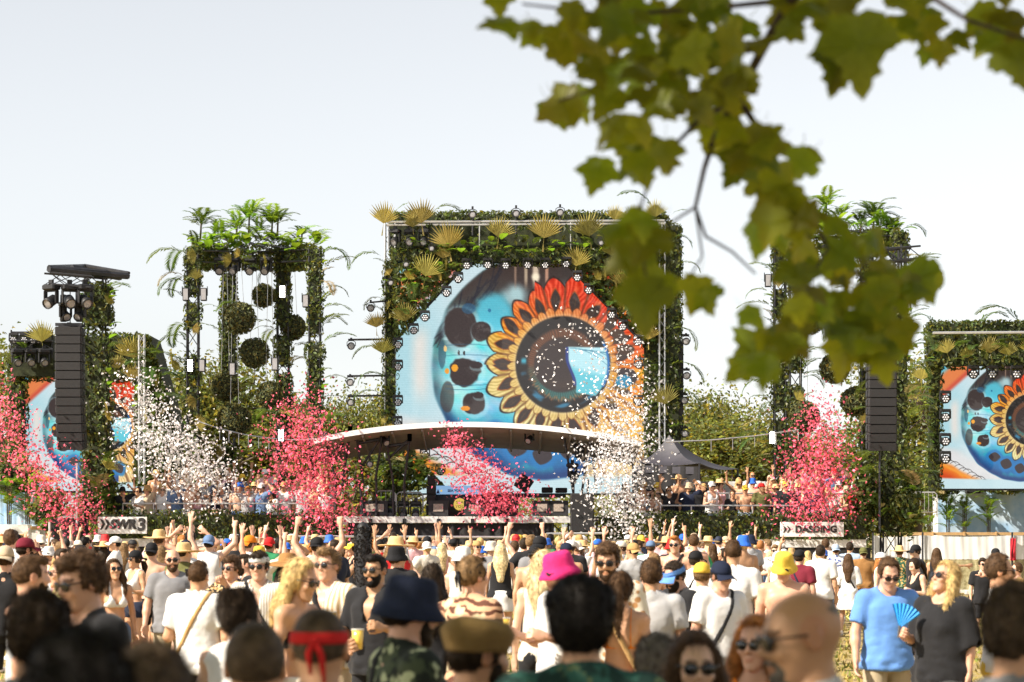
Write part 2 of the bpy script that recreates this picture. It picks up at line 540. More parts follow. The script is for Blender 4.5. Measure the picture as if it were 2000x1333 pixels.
def hair_mesh(kind, lv, hat=False):
    key = ('hair', kind, lv, hat)
    if key in CACHE: return CACHE[key]
    vx = LV[lv]['hair']
    lo, hi = (-.17, -.16, -.55), (.17, .25, .19)
    if kind in ('short', 'buzz', 'quiff', 'curly', 'afro', 'fade', 'balding'):
        lo = (-.16, -.15, -.15)
    f = Fld(lo, hi, vx)
    n1, n2 = wav(3, 70), wav(5, 140)
    n3 = wav(9, 38)
    def cap(e, top=0.0, fy=-.062, fz=.062, side=-.03):
        f.add(ell((0, .018, .032 + top * .5), (.076 + e, .096 + e, .09 + e + top)), .01)
        # cut the face free: hairline in front, ears and nape below
        def c(X, Y, Z):
            front = np.minimum(-(Y - fy - np.maximum(0, (Z - fz)) * 1.6), 0.3)
            face = np.where(Z < fz + .045, -(Y + .035 + 0.0 * X) + 0 * Z, -0.3 + 0 * Y + 0 * X)
            low = (side - np.clip((Y - .02) * 1.2, -.01, .055)) - Z
            return np.maximum(np.maximum(face, low), np.where(Z < fz + .02, front, -0.3))
        f.cut(c)
    if kind == 'buzz':
        cap(.003); f.warp(lambda X, Y, Z: .0012 * n2(X, Y, Z))
    elif kind == 'balding':
        cap(.002, side=-.03)
        f.cut(lambda X, Y, Z: (Z - .055) + 0.35 * (-Y) + 0 * X)
    elif kind == 'fade':
        cap(.003)
        f.add(ell((0, -.012, .098), (.062, .085, .036)), .012)
        f.warp(lambda X, Y, Z: .004 * n1(X, Y, Z))
    elif kind == 'short':
        cap(.010, .012); f.warp(lambda X, Y, Z: .0055 * n1(X, Y, Z) + .002 * n2(X, Y, Z))
    elif kind == 'quiff':
        cap(.007, .010)
        f.add(ell((0, -.05, .112), (.055, .05, .034)), .02)
        f.warp(lambda X, Y, Z: .006 * n1(X * 1.4, Y * .5, Z) + .002 * n2(X, Y, Z))
    elif kind == 'curly':
        cap(.012, .010); f.add(ell((0, -.042, .098), (.062, .052, .034)), .02)
        f.warp(lambda X, Y, Z: .010 * n1(X, Y, Z) + .004 * n2(X, Y, Z))
    elif kind == 'afro':
        cap(.022, .012, fy=-.07); f.add(ell((0, .01, .085), (.102, .10, .058)), .03)
        f.warp(lambda X, Y, Z: .006 * n1(X, Y, Z) + .003 * n2(X, Y, Z))
    else:
        cap(.012, .010, side=-.06)
        if kind == 'long':
            f.add(cone((0, .06, .03), (0, .095, -.18), .08, .105, .6), .05)
            f.add(cone((0, .095, -.18), (0, .13, -.42), .105, .06, .5), .05)
            for s in (-1, 1):
                f.add(cone((s * .078, .03, .03), (s * .098, .035, -.15), .022, .034), .02)
                f.add(cone((s * .098, .035, -.15), (s * .09, -.03, -.36), .034, .018), .02)
        elif kind == 'loose':       # shoulder length, falling at the sides
            f.add(cone((0, .05, .02), (0, .08, -.16), .082, .11, .6), .05)
            for s in (-1, 1):
                f.add(cone((s * .08, .0, .05), (s * .105, .0, -.10), .02, .036), .02)
                f.add(cone((s * .105, .0, -.10), (s * .11, -.04, -.24), .036, .024), .02)
        elif kind == 'pony':
            f.add(ell((0, .115, .055), (.03, .026, .03)), .02)
            f.add(cone((0, .125, .05), (0, .175, -.10), .032, .040), .02)
            f.add(cone((0, .175, -.10), (0, .165, -.30), .040, .014), .02)
        elif kind == 'bun':
            f.add(ell((0, .085, .105), (.045, .042, .042)), .015)
        elif kind == 'bob':
            f.add(cone((0, .06, .02), (0, .07, -.09), .075, .082, .75), .03)
        st = wav(11, 1.0)
        f.warp(lambda X, Y, Z: .006 * n3(X * 2.6, Y * 2.6, Z * .5) + .003 * n1(X * 2.0, Y * 2.0, Z * .35))
        f.cut(lambda X, Y, Z: np.where((Z < .075) & (Z > -.2), -(Y + .045) - 1.2 * np.maximum(0, np.abs(X) - .066) + 0 * Z, -0.3))
    if hat: f.cut(lambda X, Y, Z: np.maximum(Z - .045, np.where(Z > -.01, np.sqrt(X ** 2 + ((Y - .018) / 1.2) ** 2) - .081, -.3)))
    V, Q = f.out()
    me = mesh_np('hair_' + kind, V, Q)
    if lv < 2 and kind != 'balding': me = hair_strands(me, V, Q, kind, lv)
    CACHE[key] = me
    return me

def hair_strands(me, V, Q, kind, lv):
    """loose strands lying on the hair surface, so its edge is not smooth"""
    g = np.random.RandomState(8); n0 = len(V)
    N = np.empty(n0 * 3, np.float32); me.vertices.foreach_get('normal', N); N = N.reshape(-1, 3)
    long_ = kind in ('long', 'loose', 'pony', 'bob', 'bun')
    n = (5200 if lv == 0 else 2400) if not long_ else (6500 if lv == 0 else 3200)
    i = g.randint(n0, size=n); p = V[i]; nr = N[i]
    flow = np.array((0, .35, -1.0)) if long_ else np.stack([p[:, 0] * 6, .5 + p[:, 1] * 4, -.35 + 0 * p[:, 0]], 1)
    L = {'buzz': .006, 'fade': .014, 'short': .020, 'quiff': .024, 'curly': .020, 'afro': .018}.get(kind, .055) * g.uniform(.6, 1.4, (n, 1))
    out = {'buzz': 1.0, 'curly': .9, 'afro': .9, 'short': .45, 'quiff': .5, 'fade': .6}.get(kind, .10)
    t = flow - nr * (nr * flow).sum(1)[:, None]; t /= np.linalg.norm(t, axis=1)[:, None] + 1e-6
    d = t + nr * out + g.normal(size=(n, 3)) * (.5 if not long_ else .22); d /= np.linalg.norm(d, axis=1)[:, None] + 1e-6
    s = np.cross(d, nr); s /= np.linalg.norm(s, axis=1)[:, None] + 1e-6
    w = (.0016 if lv == 0 else .0026) * g.uniform(.7, 1.5, (n, 1))
    b = p - nr * .003
    S = np.stack([b - s * w, b + s * w, b + d * L + nr * (.004 if long_ else 0)], 1).reshape(-1, 3)
    bpy.data.meshes.remove(me)
    return mesh_np('hair_' + kind, np.concatenate([V, S]), [Q, np.arange(n * 3).reshape(-1, 3) + n0])

def beard_mesh(lv, kind='full'):
    key = ('beard', kind, lv)
    if key in CACHE: return CACHE[key]
    f = Fld((-.11, -.14, -.16), (.11, .06, .06), LV[lv]['head'])
    e = .006 if kind == 'full' else .003
    f.add(ell((0, -.03, -.03), (.060 + e, .058 + e, .082 + e)), .03)
    f.add(ell((0, -.045, -.088), (.036 + e, .036 + e, .028 + e)), .03)
    f.add(ell((0, -.075, -.101), (.02 + e, .014 + e, .016 + e)), .02)
    f.add(cone((-.026, -.088, -.047), (.026, -.088, -.047), .004 + e, .004 + e), .006)
    n = wav(4, 120)
    f.warp(lambda X, Y, Z: .002 * n(X, Y, Z))
    def c(X, Y, Z):
        up = Z + .04 - .9 * np.maximum(0, np.abs(X) - .03)
        back = Y - .005
        mouth = .014 - np.sqrt((X / 1.5) ** 2 + (Z + .061) ** 2) + 0 * Y
        mouth = np.where(Y < -.07, mouth, -.3)
        return np.maximum(np.maximum(up + 0 * Y, back + 0 * X + 0 * Z), mouth)
    f.cut(c)
    V, Q = f.out()
    CACHE[key] = mesh_np('beard', V, Q)
    return CACHE[key]

# ---- hand (wrist at origin, fingers along +Z, palm to -Y, thumb at +X)
def hand_np(kind, lv):
    key = ('hand', kind, lv)
    if key in CACHE: return CACHE[key]
    vx = LV[lv]['hand']; fat = (0, .0008, .0022, .004)[lv]
    f = Fld((-.09, -.12, -.05), (.12, .06, .22), vx)
    f.add(cone((0, 0, -.045), (0, 0, .01), .027, .026, .8), .01)
    f.add(ell((0, 0, .05), (.041, .017, .052)), .02)
    f.add(ell((.024, -.008, .035), (.02, .016, .032)), .015)
    curl = {'open': .12, 'relax': .55, 'grip': 1.25, 'fist': 1.75, 'point': 1.75}[kind]
    for i, (x, L) in enumerate(((.030, .072), (.010, .080), (-.011, .075), (-.031, .058))):
        c = 0.05 if (kind == 'point' and i == 0) else curl
        spread = {'open': .16, 'relax': .06}.get(kind, .02) * (1.3 - i * .9)
        p = np.array((x, -.001, .092)); a = c * .55
        L1, L2, L3 = L * .45, L * .32, L * .26
        ang = 0.0
        for k, (l, r0, r1) in enumerate(((L1, .0098, .009), (L2, .009, .008), (L3, .008, .0068))):
            ang += c * (.75, 1.0, .6)[k] * .85
            q = p + np.array((math.sin(spread) * l, -math.sin(ang) * l, math.cos(ang) * l))
            f.add(cone(p, q, r0 + fat, r1 + fat), .004)
            p = q
    if kind in ('fist', 'point', 'grip'):
        t = ((.030, -.006, .022), (.046, -.032, .055), (.022, -.046, .080) if kind != 'grip' else (.045, -.06, .078))
    else:
        t = ((.030, -.004, .022), (.062, -.018, .058), (.074, -.026, .092))
    f.add(cone(t[0], t[1], .0125 + fat, .0105 + fat), .01)
    f.add(cone(t[1], t[2], .0105 + fat, .0085 + fat), .004)
    CACHE[key] = f.out()
    return CACHE[key]

ARMS = {  # upper-arm and forearm directions for the +X side (x is mirrored for the other), hand kind
    'down': ((.22, .06, -1), (.05, -.22, -1), 'relax'),
    'down2': ((.30, -.06, -1), (.10, -.45, -1), 'relax'),
    'drink': ((.28, -.05, -1), (-.25, -1, .28), 'grip'),
    'drinkhigh': ((.35, -.35, -.8), (-.35, -.5, .9), 'grip'),
    'face': ((.30, -.55, -.75), (-.45, -.30, 1.1), 'grip'),
    'phone': ((.25, -.75, -.45), (-.25, -.55, .85), 'grip'),
    'up': ((.42, -.10, .9), (.02, -.12, 1), 'open'),
    'up2': ((.65, -.25, .65), (-.05, -.25, 1), 'point'),
    'upfist': ((.5, -.2, .75), (-.15, -.1, 1), 'fist'),
    'wide': ((.95, -.15, .45), (.45, -.1, .9), 'open'),
    'onhead': ((.95, -.05, .55), (-.85, -.05, .72), 'relax'),
    'point': ((.62, -.62, .18), (.45, -.85, .22), 'point'),
    'reach': ((.9, -.35, -.12), (.95, -.3, .05), 'relax'),
    'hip': ((.75, .25, -.75), (-.75, -.25, -.55), 'relax'),
    'cross': ((.25, -.25, -1), (-.9, -.5, .18), 'relax'),
    'clap': ((.25, -.45, -.8), (-.45, -.75, .5), 'open'),
    'lean': ((.25, -.55, -.75), (-.35, -1, -.05), 'relax'),
}

def nrm(v):
    v = np.array(v, float); return v / np.linalg.norm(v)

class Pose:
    def __init__(s, sex, aL, aR, hyaw=0, hpitch=0, hroll=0, stance=0, lean=0.0, build=1.0):
        s.sex, s.build = sex, build
        sh = (.182 if sex == 'm' else .158) * (0.75 + 0.25 * build)
        s.sh = {}
        s.el, s.wr, s.hk = {}, {}, {}
        for sd, nm in ((1, aL), (-1, aR)):          # +X is the person's left arm when facing -Y
            ua, fa, hk = ARMS[nm] if isinstance(nm, str) else nm
            u, w = nrm(ua) * (sd, 1, 1), nrm(fa) * (sd, 1, 1)
            p = np.array((sd * sh, .012, 1.415))
            if u[2] > .1: p = p + np.array((-sd * .012, 0, .035 * u[2]))
            s.sh[sd] = p; s.el[sd] = p + u * .285; s.wr[sd] = s.el[sd] + w * .245; s.hk[sd] = hk
        hw = .092 if sex == 'm' else .098
        st = ((.02, .0), (.05, -.02), (.03, .10), (-.01, .02))[stance % 4]
        s.hip = {sd: np.array((sd * hw, .01, .93)) for sd in (1, -1)}
        s.kn = {sd: np.array((sd * (hw + .015 + st[0]), -.015 + sd * st[1] * .6, .50)) for sd in (1, -1)}
        s.an = {sd: np.array((sd * (hw + .02 + st[0] * 1.6), .03 + sd * st[1], .085)) for sd in (1, -1)}
        s.neck = np.array((0, .018, 1.46))
        Rm = Matrix.Rotation(R(hyaw), 3, 'Z') @ Matrix.Rotation(R(hpitch), 3, 'X') @ Matrix.Rotation(R(hroll), 3, 'Y')
        base = Vector((0, .03, 1.475))
        off = Rm @ Vector((0, -.032, .150))
        s.HM = Matrix.Translation(base + Vector((off.x * .6, off.y * .8 - .006, off.z * .97))) @ Rm.to_4x4()
        s.torso = []; s.limb = {}
        b = build
        T = s.torso
        if sex == 'm':
            T.append(ell((0, .0, .955), (.158 * b, .108 * b, .115)))
            T.append(ell((0, -.004 - .03 * (b - 1), 1.10), (.148 * b, .100 * b * b, .15)))
            T.append(ell((0, .0, 1.285), (.166 * (.5 + .5 * b), .112 * b, .165)))
            for sd in (1, -1):
                T.append(ell((sd * .070, -.070 * b, 1.325), (.078, .036, .060)))
                T.append(ell((sd * .08, .072, 1.335), (.072, .038, .095)))
        else:
            T.append(ell((0, .005, .945), (.168 * b, .112 * b, .115)))
            T.append(ell((0, .0, 1.105), (.122 * b, .088 * b, .14)))
            T.append(ell((0, .002, 1.285), (.140 * b, .098 * b, .155)))
            for sd in (1, -1):
                T.append(ell((sd * .068, -.088 * b, 1.265), (.060, .054, .062)))
                T.append(ell((sd * .07, .062, 1.335), (.06, .032, .085)))
        for sd in (1, -1):
            T.append(ell((sd * .075, .062, .915), (.085 * b, .078, .092)))
            T.append(cone((0, .022, 1.475), (sd * sh * .72, .014, 1.425), .052, .046))
            T.append(cone((sd * sh * .55, .005, 1.385), s.sh[sd] + (0, 0, -.004), .062, .056))
        nr = .056 if sex == 'm' else .046
        T.append(cone((0, .026, 1.42), (s.HM.translation.x * .5, .010 + .3 * s.HM.translation.y, 1.545), nr + .006, nr))
        am = (1.0 if sex == 'm' else .82) * (.6 + .4 * b)
        for sd in (1, -1):
            s.limb[('ua', sd)] = [cone(s.sh[sd], s.el[sd], .054 * am, .041 * am), ell(s.sh[sd] * .55 + s.el[sd] * .45, (.048 * am,) * 3)]
            s.limb[('fa', sd)] = [cone(s.el[sd], s.wr[sd], .042 * am, .027 * am), ell(s.el[sd] * .7 + s.wr[sd] * .3, (.044 * am,) * 3)]
            s.limb[('th', sd)] = [cone(s.hip[sd], s.kn[sd], .087 * b, .056)]
            s.limb[('ca', sd)] = [cone(s.kn[sd], s.an[sd], .054, .036), ell(s.kn[sd] * .68 + s.an[sd] * .32 + (0, .018, 0), (.047, .05, .10))]
            a = s.an[sd]
            s.limb[('ft', sd)] = [cone(a + (0, .03, -.045), a + (sd * .02, -.15, -.058), .036, .030), cone(a, a + (0, .01, -.04), .036, .036)]
    def box(s, m=.1):
        pts = np.array(list(s.el.values()) + list(s.wr.values()) + list(s.an.values()) + [(-.24, -.2, 0), (.24, .2, 1.6)])
        return pts.min(0) - m, pts.max(0) + m

def body_mesh(ps, lv, fat=0.0):
    lo, hi = ps.box(.09)
    lo[2] = -.02; lo[1] -= .08
    f = Fld(lo, hi, LV[lv]['body'])
    for t in ps.torso: f.add(t, .035)
    for (k, sd), L in ps.limb.items():
        for pr in L: f.add(pr, .022)
    V, Q = f.out()
    parts_v, parts_q, parts_t, n = [V], [Q], [np.ones((len(V), 3), np.float32)], len(V)
    hv, hq, ht = head_np(ps.sex, lv, fat)
    parts_v.append(xf(ps.HM, hv)); parts_q.append(hq + n); parts_t.append(ht); n += len(hv)
    for sd in (1, -1):
        gv, gq = hand_np(ps.hk[sd], lv)
        w = nrm(ps.wr[sd] - ps.el[sd])
        # palm faces inwards/forwards
        pref = np.array((-sd * .8, -.6, 0)) if w[2] < .3 else np.array((0, -1, 0))
        y = -(pref - w * (pref @ w)); y /= np.linalg.norm(y) + 1e-9
        x = np.cross(y, w)
        M = np.eye(4); M[:3, 0], M[:3, 1], M[:3, 2] = x, y, w
        M[:3, 3] = ps.wr[sd] - w * .004
        g = gv.copy()
        # thumb towards the front of the body when hanging, towards the head when raised
        th = -1 if (x @ np.array((-sd if w[2] > .3 else -sd * .3, -1 if w[2] <= .3 else 0, 0))) < 0 else 1
        if th < 0: g[:, 0] *= -1; gq = gq[:, ::-1]
        parts_v.append(xf(M, g)); parts_q.append(gq + n); parts_t.append(np.ones((len(g), 3), np.float32)); n += len(g)
    return mesh_np('body', np.concatenate(parts_v), np.concatenate(parts_q), True, np.concatenate(parts_t))

def along(ps, a, b, t):
    """plane past fraction t of a limb"""
    d = nrm(b - a); p = a + (b - a) * t
    return lambda X, Y, Z: (X - p[0]) * d[0] + (Y - p[1]) * d[1] + (Z - p[2]) * d[2]

def top_mesh(ps, kind, lv, loose=1.0, seed=1):
    vx = LV[lv]['cloth']
    lo, hi = ps.box(.06)
    lo[2] = .55 if kind not in ('dress', 'maxidress') else (.42 if kind == 'dress' else .1)
    hi[2] = min(hi[2], 1.85)
    f = Fld(lo, hi, vx)
    b = ps.build
    e = {'tee': .016, 'shirt': .018, 'longtee': .018, 'tank': .010, 'crop': .009, 'bikini': .0075, 'dress': .014, 'maxidress': .014, 'bandeau': .008}[kind]
    e *= (0.7 + .3 * loose)
    if lv >= 2: e += .006
    for t in ps.torso[:-1]: f.add(t, .035, e)
    if kind not in ('crop', 'bikini', 'bandeau'):
        for sd in (1, -1): f.add(ps.limb[('th', sd)][0], .03, e + .014 + (.006 if lv >= 2 else 0))
    if kind in ('tee', 'shirt', 'longtee', 'tank') and loose > .4:
        w = (.166 if ps.sex == 'm' else .150) * b + .018 * loose; dp = (.118 * b + .018 * loose) / w
        f.add(cone((0, -.004, 1.26), (0, -.006, .88), w * .98, w * 1.09, dp), .03)
    if kind in ('dress', 'maxidress'):
        f.add(cone((0, 0, 1.05), (0, 0, .45), .165, .27, .8), .05)
    sleeve = {'tee': .72, 'shirt': .80, 'longtee': 1.1, 'dress': 1.15}.get(kind, 0)
    if sleeve:
        for sd in (1, -1):
            pl = along(ps, ps.sh[sd], ps.el[sd], sleeve)
            fn, l0, h0 = cone(ps.sh[sd], ps.sh[sd] + (ps.el[sd] - ps.sh[sd]) * 1.15, .060 + e * .8, .058 + e * 1.1 * loose)
            f.add(((lambda X, Y, Z, fn=fn, pl=pl: np.maximum(fn(X, Y, Z), pl(X, Y, Z))), l0, h0), .03, .0)
    n1, n2 = wav(seed, 17), wav(seed + 7, 36)
    am = .0145 if kind in ('tee', 'shirt', 'longtee', 'dress', 'maxidress') else .002
    def fold(X, Y, Z):
        lowr = np.clip((1.36 - Z) / .4, .25, 1.3)
        w1 = n1(X * 1.3, Y * 1.3, Z * .6); w2 = n2(X * 1.2, Y, Z * .5)
        return am * lowr * (w1 + .6 * w2 + 1.5 * (.30 - np.abs(n2(X * .9 + .5 * Z, Y * .9, Z * .8))))
    f.warp(fold)
    hem = {'tee': .845, 'shirt': .84, 'longtee': .80, 'tank': .88, 'crop': 1.13, 'bikini': 1.205, 'bandeau': 1.20, 'dress': .56, 'maxidress': .18}[kind]
    hn = wav(seed + 3, 14)
    f.cut(lambda X, Y, Z: hem - Z + .012 * hn(X, Y, Z * 0))
    if kind in ('bikini', 'bandeau'):
        top = 1.315
        if kind == 'bandeau':
            f.cut(lambda X, Y, Z: Z - top + 0 * X + 0 * Y)
        else:                                  # triangle cups, thin straps
            def c(X, Y, Z):
                ax = np.abs(np.abs(X) - .072)
                cup = ax - (.012 + .062 * np.clip((1.33 - Z) / .11, 0, 1))
                band = np.where(Z < 1.225, -.1, .3)
                strap = np.abs(np.abs(X) - .085) - .008
                s_ = np.minimum(np.minimum(np.where(Y < 0, cup, .3), band + 0 * X + 0 * Y), strap + 0 * Y)
                return s_ + 0 * Z
            f.cut(c)
    elif kind in ('tank', 'crop'):
        for sd in (1, -1):
            f.sub(cone(ps.sh[sd] + (sd * .035, 0, .02), ps.sh[sd] + (sd * .015, 0, -.13), .068, .05), .01)
        f.sub(cone((0, -.02, 1.40), (0, -.03, 1.6), .085, .10), .01)
        f.sub(cone((0, -.10, 1.36), (0, -.10, 1.5), .06, .09), .02)
        for sd in (1, -1): pass
    if kind in ('shirt',):
        f.sub(cone((0, -.12, 1.22), (0, -.11, 1.5), .012, .075), .01)
        f.sub(cone((0, .0, 1.47), (0, -.03, 1.62), .066, .09), .01)
    elif kind in ('tee', 'longtee', 'dress', 'maxidress'):
        f.sub(cone((0, .005, 1.465), (0, -.03, 1.62), .070 if ps.sex == 'm' else .085, .10), .008)
        f.sub(ell((0, -.075, 1.478), (.058, .06, .040)), .01)
    f.cut(lambda X, Y, Z: Z - 1.56 + 0 * X + 0 * Y)
    V, Q = f.out()
    return mesh_np('top_' + kind, V, Q)

def bottom_mesh(ps, kind, lv, seed=2):
    vx = LV[lv]['cloth']
    lo, hi = np.array((-.34, -.32, .04)), np.array((.34, .34, 1.08))
    f = Fld(lo, hi, vx)
    e = {'shorts': .014, 'pants': .015, 'hot': .008, 'skirt': .012, 'trunks': .012, 'bikinibottom': .006}[kind] + (.006 if lv >= 2 else 0)
    for t in ps.torso[:1]: f.add(t, .03, e)
    for t in ps.torso[-10:]:
        f.add(t, .03, e)
    for sd in (1, -1):
        for t in ps.limb[('th', sd)]: f.add(t, .02, e + .003)
        fl = .030 if kind in ('shorts', 'trunks') else .0
        if kind in ('shorts', 'trunks'):
            h = ps.hip[sd]; k = ps.kn[sd]
            f.add(cone(h + (0, 0, -.14), h + (k - h) * .95, .088, .086), .02)
        if kind == 'pants':
            for t in ps.limb[('ca', sd)]: f.add(t, .02, e + .012)
    if kind == 'skirt':
        f.add(cone((0, .005, .98), (0, .005, .66), .17, .225, .85), .03)
    n1 = wav(seed, 22)
    f.warp(lambda X, Y, Z: .004 * n1(X, Y, Z * .6))
    bot = {'shorts': .56, 'trunks': .62, 'pants': .10, 'hot': .80, 'skirt': .68, 'bikinibottom': .86}[kind]
    topz = {'shorts': 1.02, 'pants': 1.02, 'hot': 1.03, 'skirt': 1.03, 'trunks': .99, 'bikinibottom': .97}[kind]
    if kind == 'bikinibottom':
        f.cut(lambda X, Y, Z: (.80 + .9 * np.abs(X)) - Z + 0 * Y)
    else:
        f.cut(lambda X, Y, Z: bot - Z + .008 * n1(X, Y, Z * 0))
    f.cut(lambda X, Y, Z: Z - topz + 0 * X + 0 * Y)
    V, Q = f.out()
    return mesh_np('bottom_' + kind, V, Q)

def shoe_mesh(ps, lv, sd):
    f = Fld((-.32 if sd < 0 else -.06, -.32, -.03), (.32 if sd > 0 else .06, .34, .17), LV[lv]['cloth'])
    for sd in (sd,):
        a = ps.an[sd]
        f.add(cone(a + (0, .035, -.045), a + (sd * .02, -.165, -.055), .046, .040), .02)
        f.add(cone(a + (0, .01, .01), a + (0, .01, -.04), .046, .048), .02)
    f.cut(lambda X, Y, Z: .002 - Z + 0 * X + 0 * Y)
    V, Q = f.out()
    return mesh_np('shoe', V, Q)

def strap_mesh(ps, lv, side=1, e=.026, wdt=.017):
    """crossbody strap: slab through an inflated torso"""
    lo, hi = np.array((-.3, -.26, .78)), np.array((.3, .26, 1.54))
    f = Fld(lo, hi, min(LV[lv]['cloth'], .014))
    for t in ps.torso[:-1]: f.add(t, .035, e)
    w = (.166 if ps.sex == 'm' else .150) * ps.build + .018; dp = (.118 * ps.build + .018) / w
    f.add(cone((0, -.004, 1.26), (0, -.006, .88), w * .98, w * 1.09, dp), .03, e - .010)
    p0, p1 = np.array((side * .09, 0, 1.46)), np.array((-side * .20, 0, .92))
    d = nrm(p1 - p0); nn = np.array((-d[2], 0, d[0]))
    f.cut(lambda X, Y, Z: np.abs((X - p0[0]) * nn[0] + (Z - p0[2]) * nn[2]) - wdt + 0 * Y)
    f.cut(lambda X, Y, Z: .84 - Z + 0 * X + 0 * Y)
    V, Q = f.out()
    return mesh_np('bag_strap', V, Q)

# ---- hats and glasses (head frame)
def hat_mesh(kind, lv):
    key = ('hat', kind, lv)
    if key in CACHE: return CACHE[key]
    m = MB(); n = (40, 28, 16, 12)[lv]
    n1 = wav(21, 1.0)
    sy = 1.20
    S = Matrix.Translation((0, .018, 0)) @ Matrix.Diagonal((1, sy, 1, 1))
    wv = lambda a: (lambda r, z, th: (r * (1 + a * math.sin(3 * th + 1) + a * .6 * math.sin(7 * th)), z + a * .12 * math.sin(2 * th + z * 30) * (r / .1)))
    if kind == 'bucket':
        m.lathe([(.001, .146), (.04, .145), (.068, .139), (.080, .125), (.088, .09), (.093, .05), (.096, .042), (.112, .012), (.126, -.016), (.124, -.021), (.108, .004), (.088, .034), (.078, .03)], n, S, wv(.035))
    elif kind == 'straw':
        m.lathe([(.001, .155), (.05, .156), (.072, .148), (.083, .12), (.090, .06), (.094, .05), (.13, .044), (.185, .034), (.215, .045), (.216, .040), (.185, .028), (.13, .038), (.085, .044)], n, S, wv(.03))
    elif kind == 'wide':
        m.lathe([(.001, .14), (.05, .14), (.075, .13), (.088, .09), (.094, .05), (.13, .046), (.20, .03), (.245, .01), (.244, .003), (.20, .022), (.13, .038), (.085, .044)], n, S, wv(.02))
    elif kind == 'beanie':
        m.lathe([(.001, .142), (.03, .140), (.058, .128), (.077, .10), (.086, .06), (.090, .03), (.091, .006), (.084, .004), (.08, .03)], n, S, wv(.02))
    elif kind == 'flat':
        m.lathe([(.001, .128), (.05, .130), (.088, .118), (.108, .085), (.100, .055), (.092, .03), (.090, .016), (.082, .016), (.08, .03)], n, S, wv(.035))
        V = []
    elif kind in ('cap', 'capback', 'visor'):
        if kind == 'visor':
            m.lathe([(.090, .075), (.092, .05), (.093, .032), (.086, .032), (.085, .075)], n, S)
        else:
            m.lathe([(.001, .140), (.012, .141), (.03, .137), (.058, .124), (.077, .098), (.087, .062), (.091, .034), (.083, .032), (.078, .05)], n, S, wv(.012))
        rows, cols = 5, 13
        s = -1 if kind != 'capback' else 1
        V = []
        for side in (0, 1):
            for i in range(rows):
                t = i / (rows - 1)
                for j in range(cols):
                    th = (j / (cols - 1) - .5) * 2.1
                    ex = t * .078 * math.cos(th * .75)
                    x = math.sin(th) * (.089 + .4 * ex)
                    y = s * (math.cos(th) * .089 * sy + ex) + .018
                    z = .038 - .018 * t - .022 * (x / .09) ** 2 * (.4 + t) - side * .004
                    V.append((x, y, z))
        Q = []
        for side in (0, 1):
            o = side * rows * cols
            for i in range(rows - 1):
                for j in range(cols - 1):
                    q = (o + i * cols + j, o + i * cols + j + 1, o + (i + 1) * cols + j + 1, o + (i + 1) * cols + j)
                    Q.append(q if side == 0 else q[::-1])
        m.add(V, Q)
    elif kind == 'headband':
        m.lathe([(.0815, .058), (.0845, .052), (.086, .03), (.0835, .024), (.079, .028)], n, S)
        m.tube([(0, .128, .035), (.018, .135, .0), (.012, .128, -.06)], [.012, .010, .006], 6)
        m.tube([(0, .128, .035), (-.02, .14, -.005), (-.026, .125, -.085)], [.012, .010, .006], 6)
        m.lathe([(.001, .014), (.014, .008), (.016, 0), (.01, -.012), (.001, -.014)], 8, Matrix.Translation((0, .13, .034)))
    elif kind == 'headscarf':
        m.lathe([(.0805, .095), (.088, .085), (.090, .06), (.0875, .04), (.08, .045)], n, S, wv(.02))
    me = m.mesh('hat_' + kind, True)
    CACHE[key] = me
    return me

def glasses_mesh(up=False):
    key = ('glasses', up)
    if key in CACHE: return CACHE[key]
    m = MB()
    for s in (-1, 1):
        M = Matrix.Translation((s * .033, -.0985, .008)) @ Matrix.Rotation(s * .16, 4, 'Z') @ Matrix.Rotation(R(90), 4, 'X')
        m.lathe([(.0001, .004), (.018, .003), (.0255, .001), (.0275, -.002), (.024, -.005), (.0001, -.004)], 14, M @ Matrix.Diagonal((1, .84, 1, 1)))
        m.tube([(s * .058, -.094, .018), (s * .077, -.06, .018), (s * .083, .0, .016), (s * .081, .022, .008)], .003, 5)
    m.tube([(-.010, -.1035, .014), (0, -.106, .017), (.010, -.1035, .014)], .0028, 5)
    CACHE[key] = m.mesh('sunglasses', True)
    return CACHE[key]

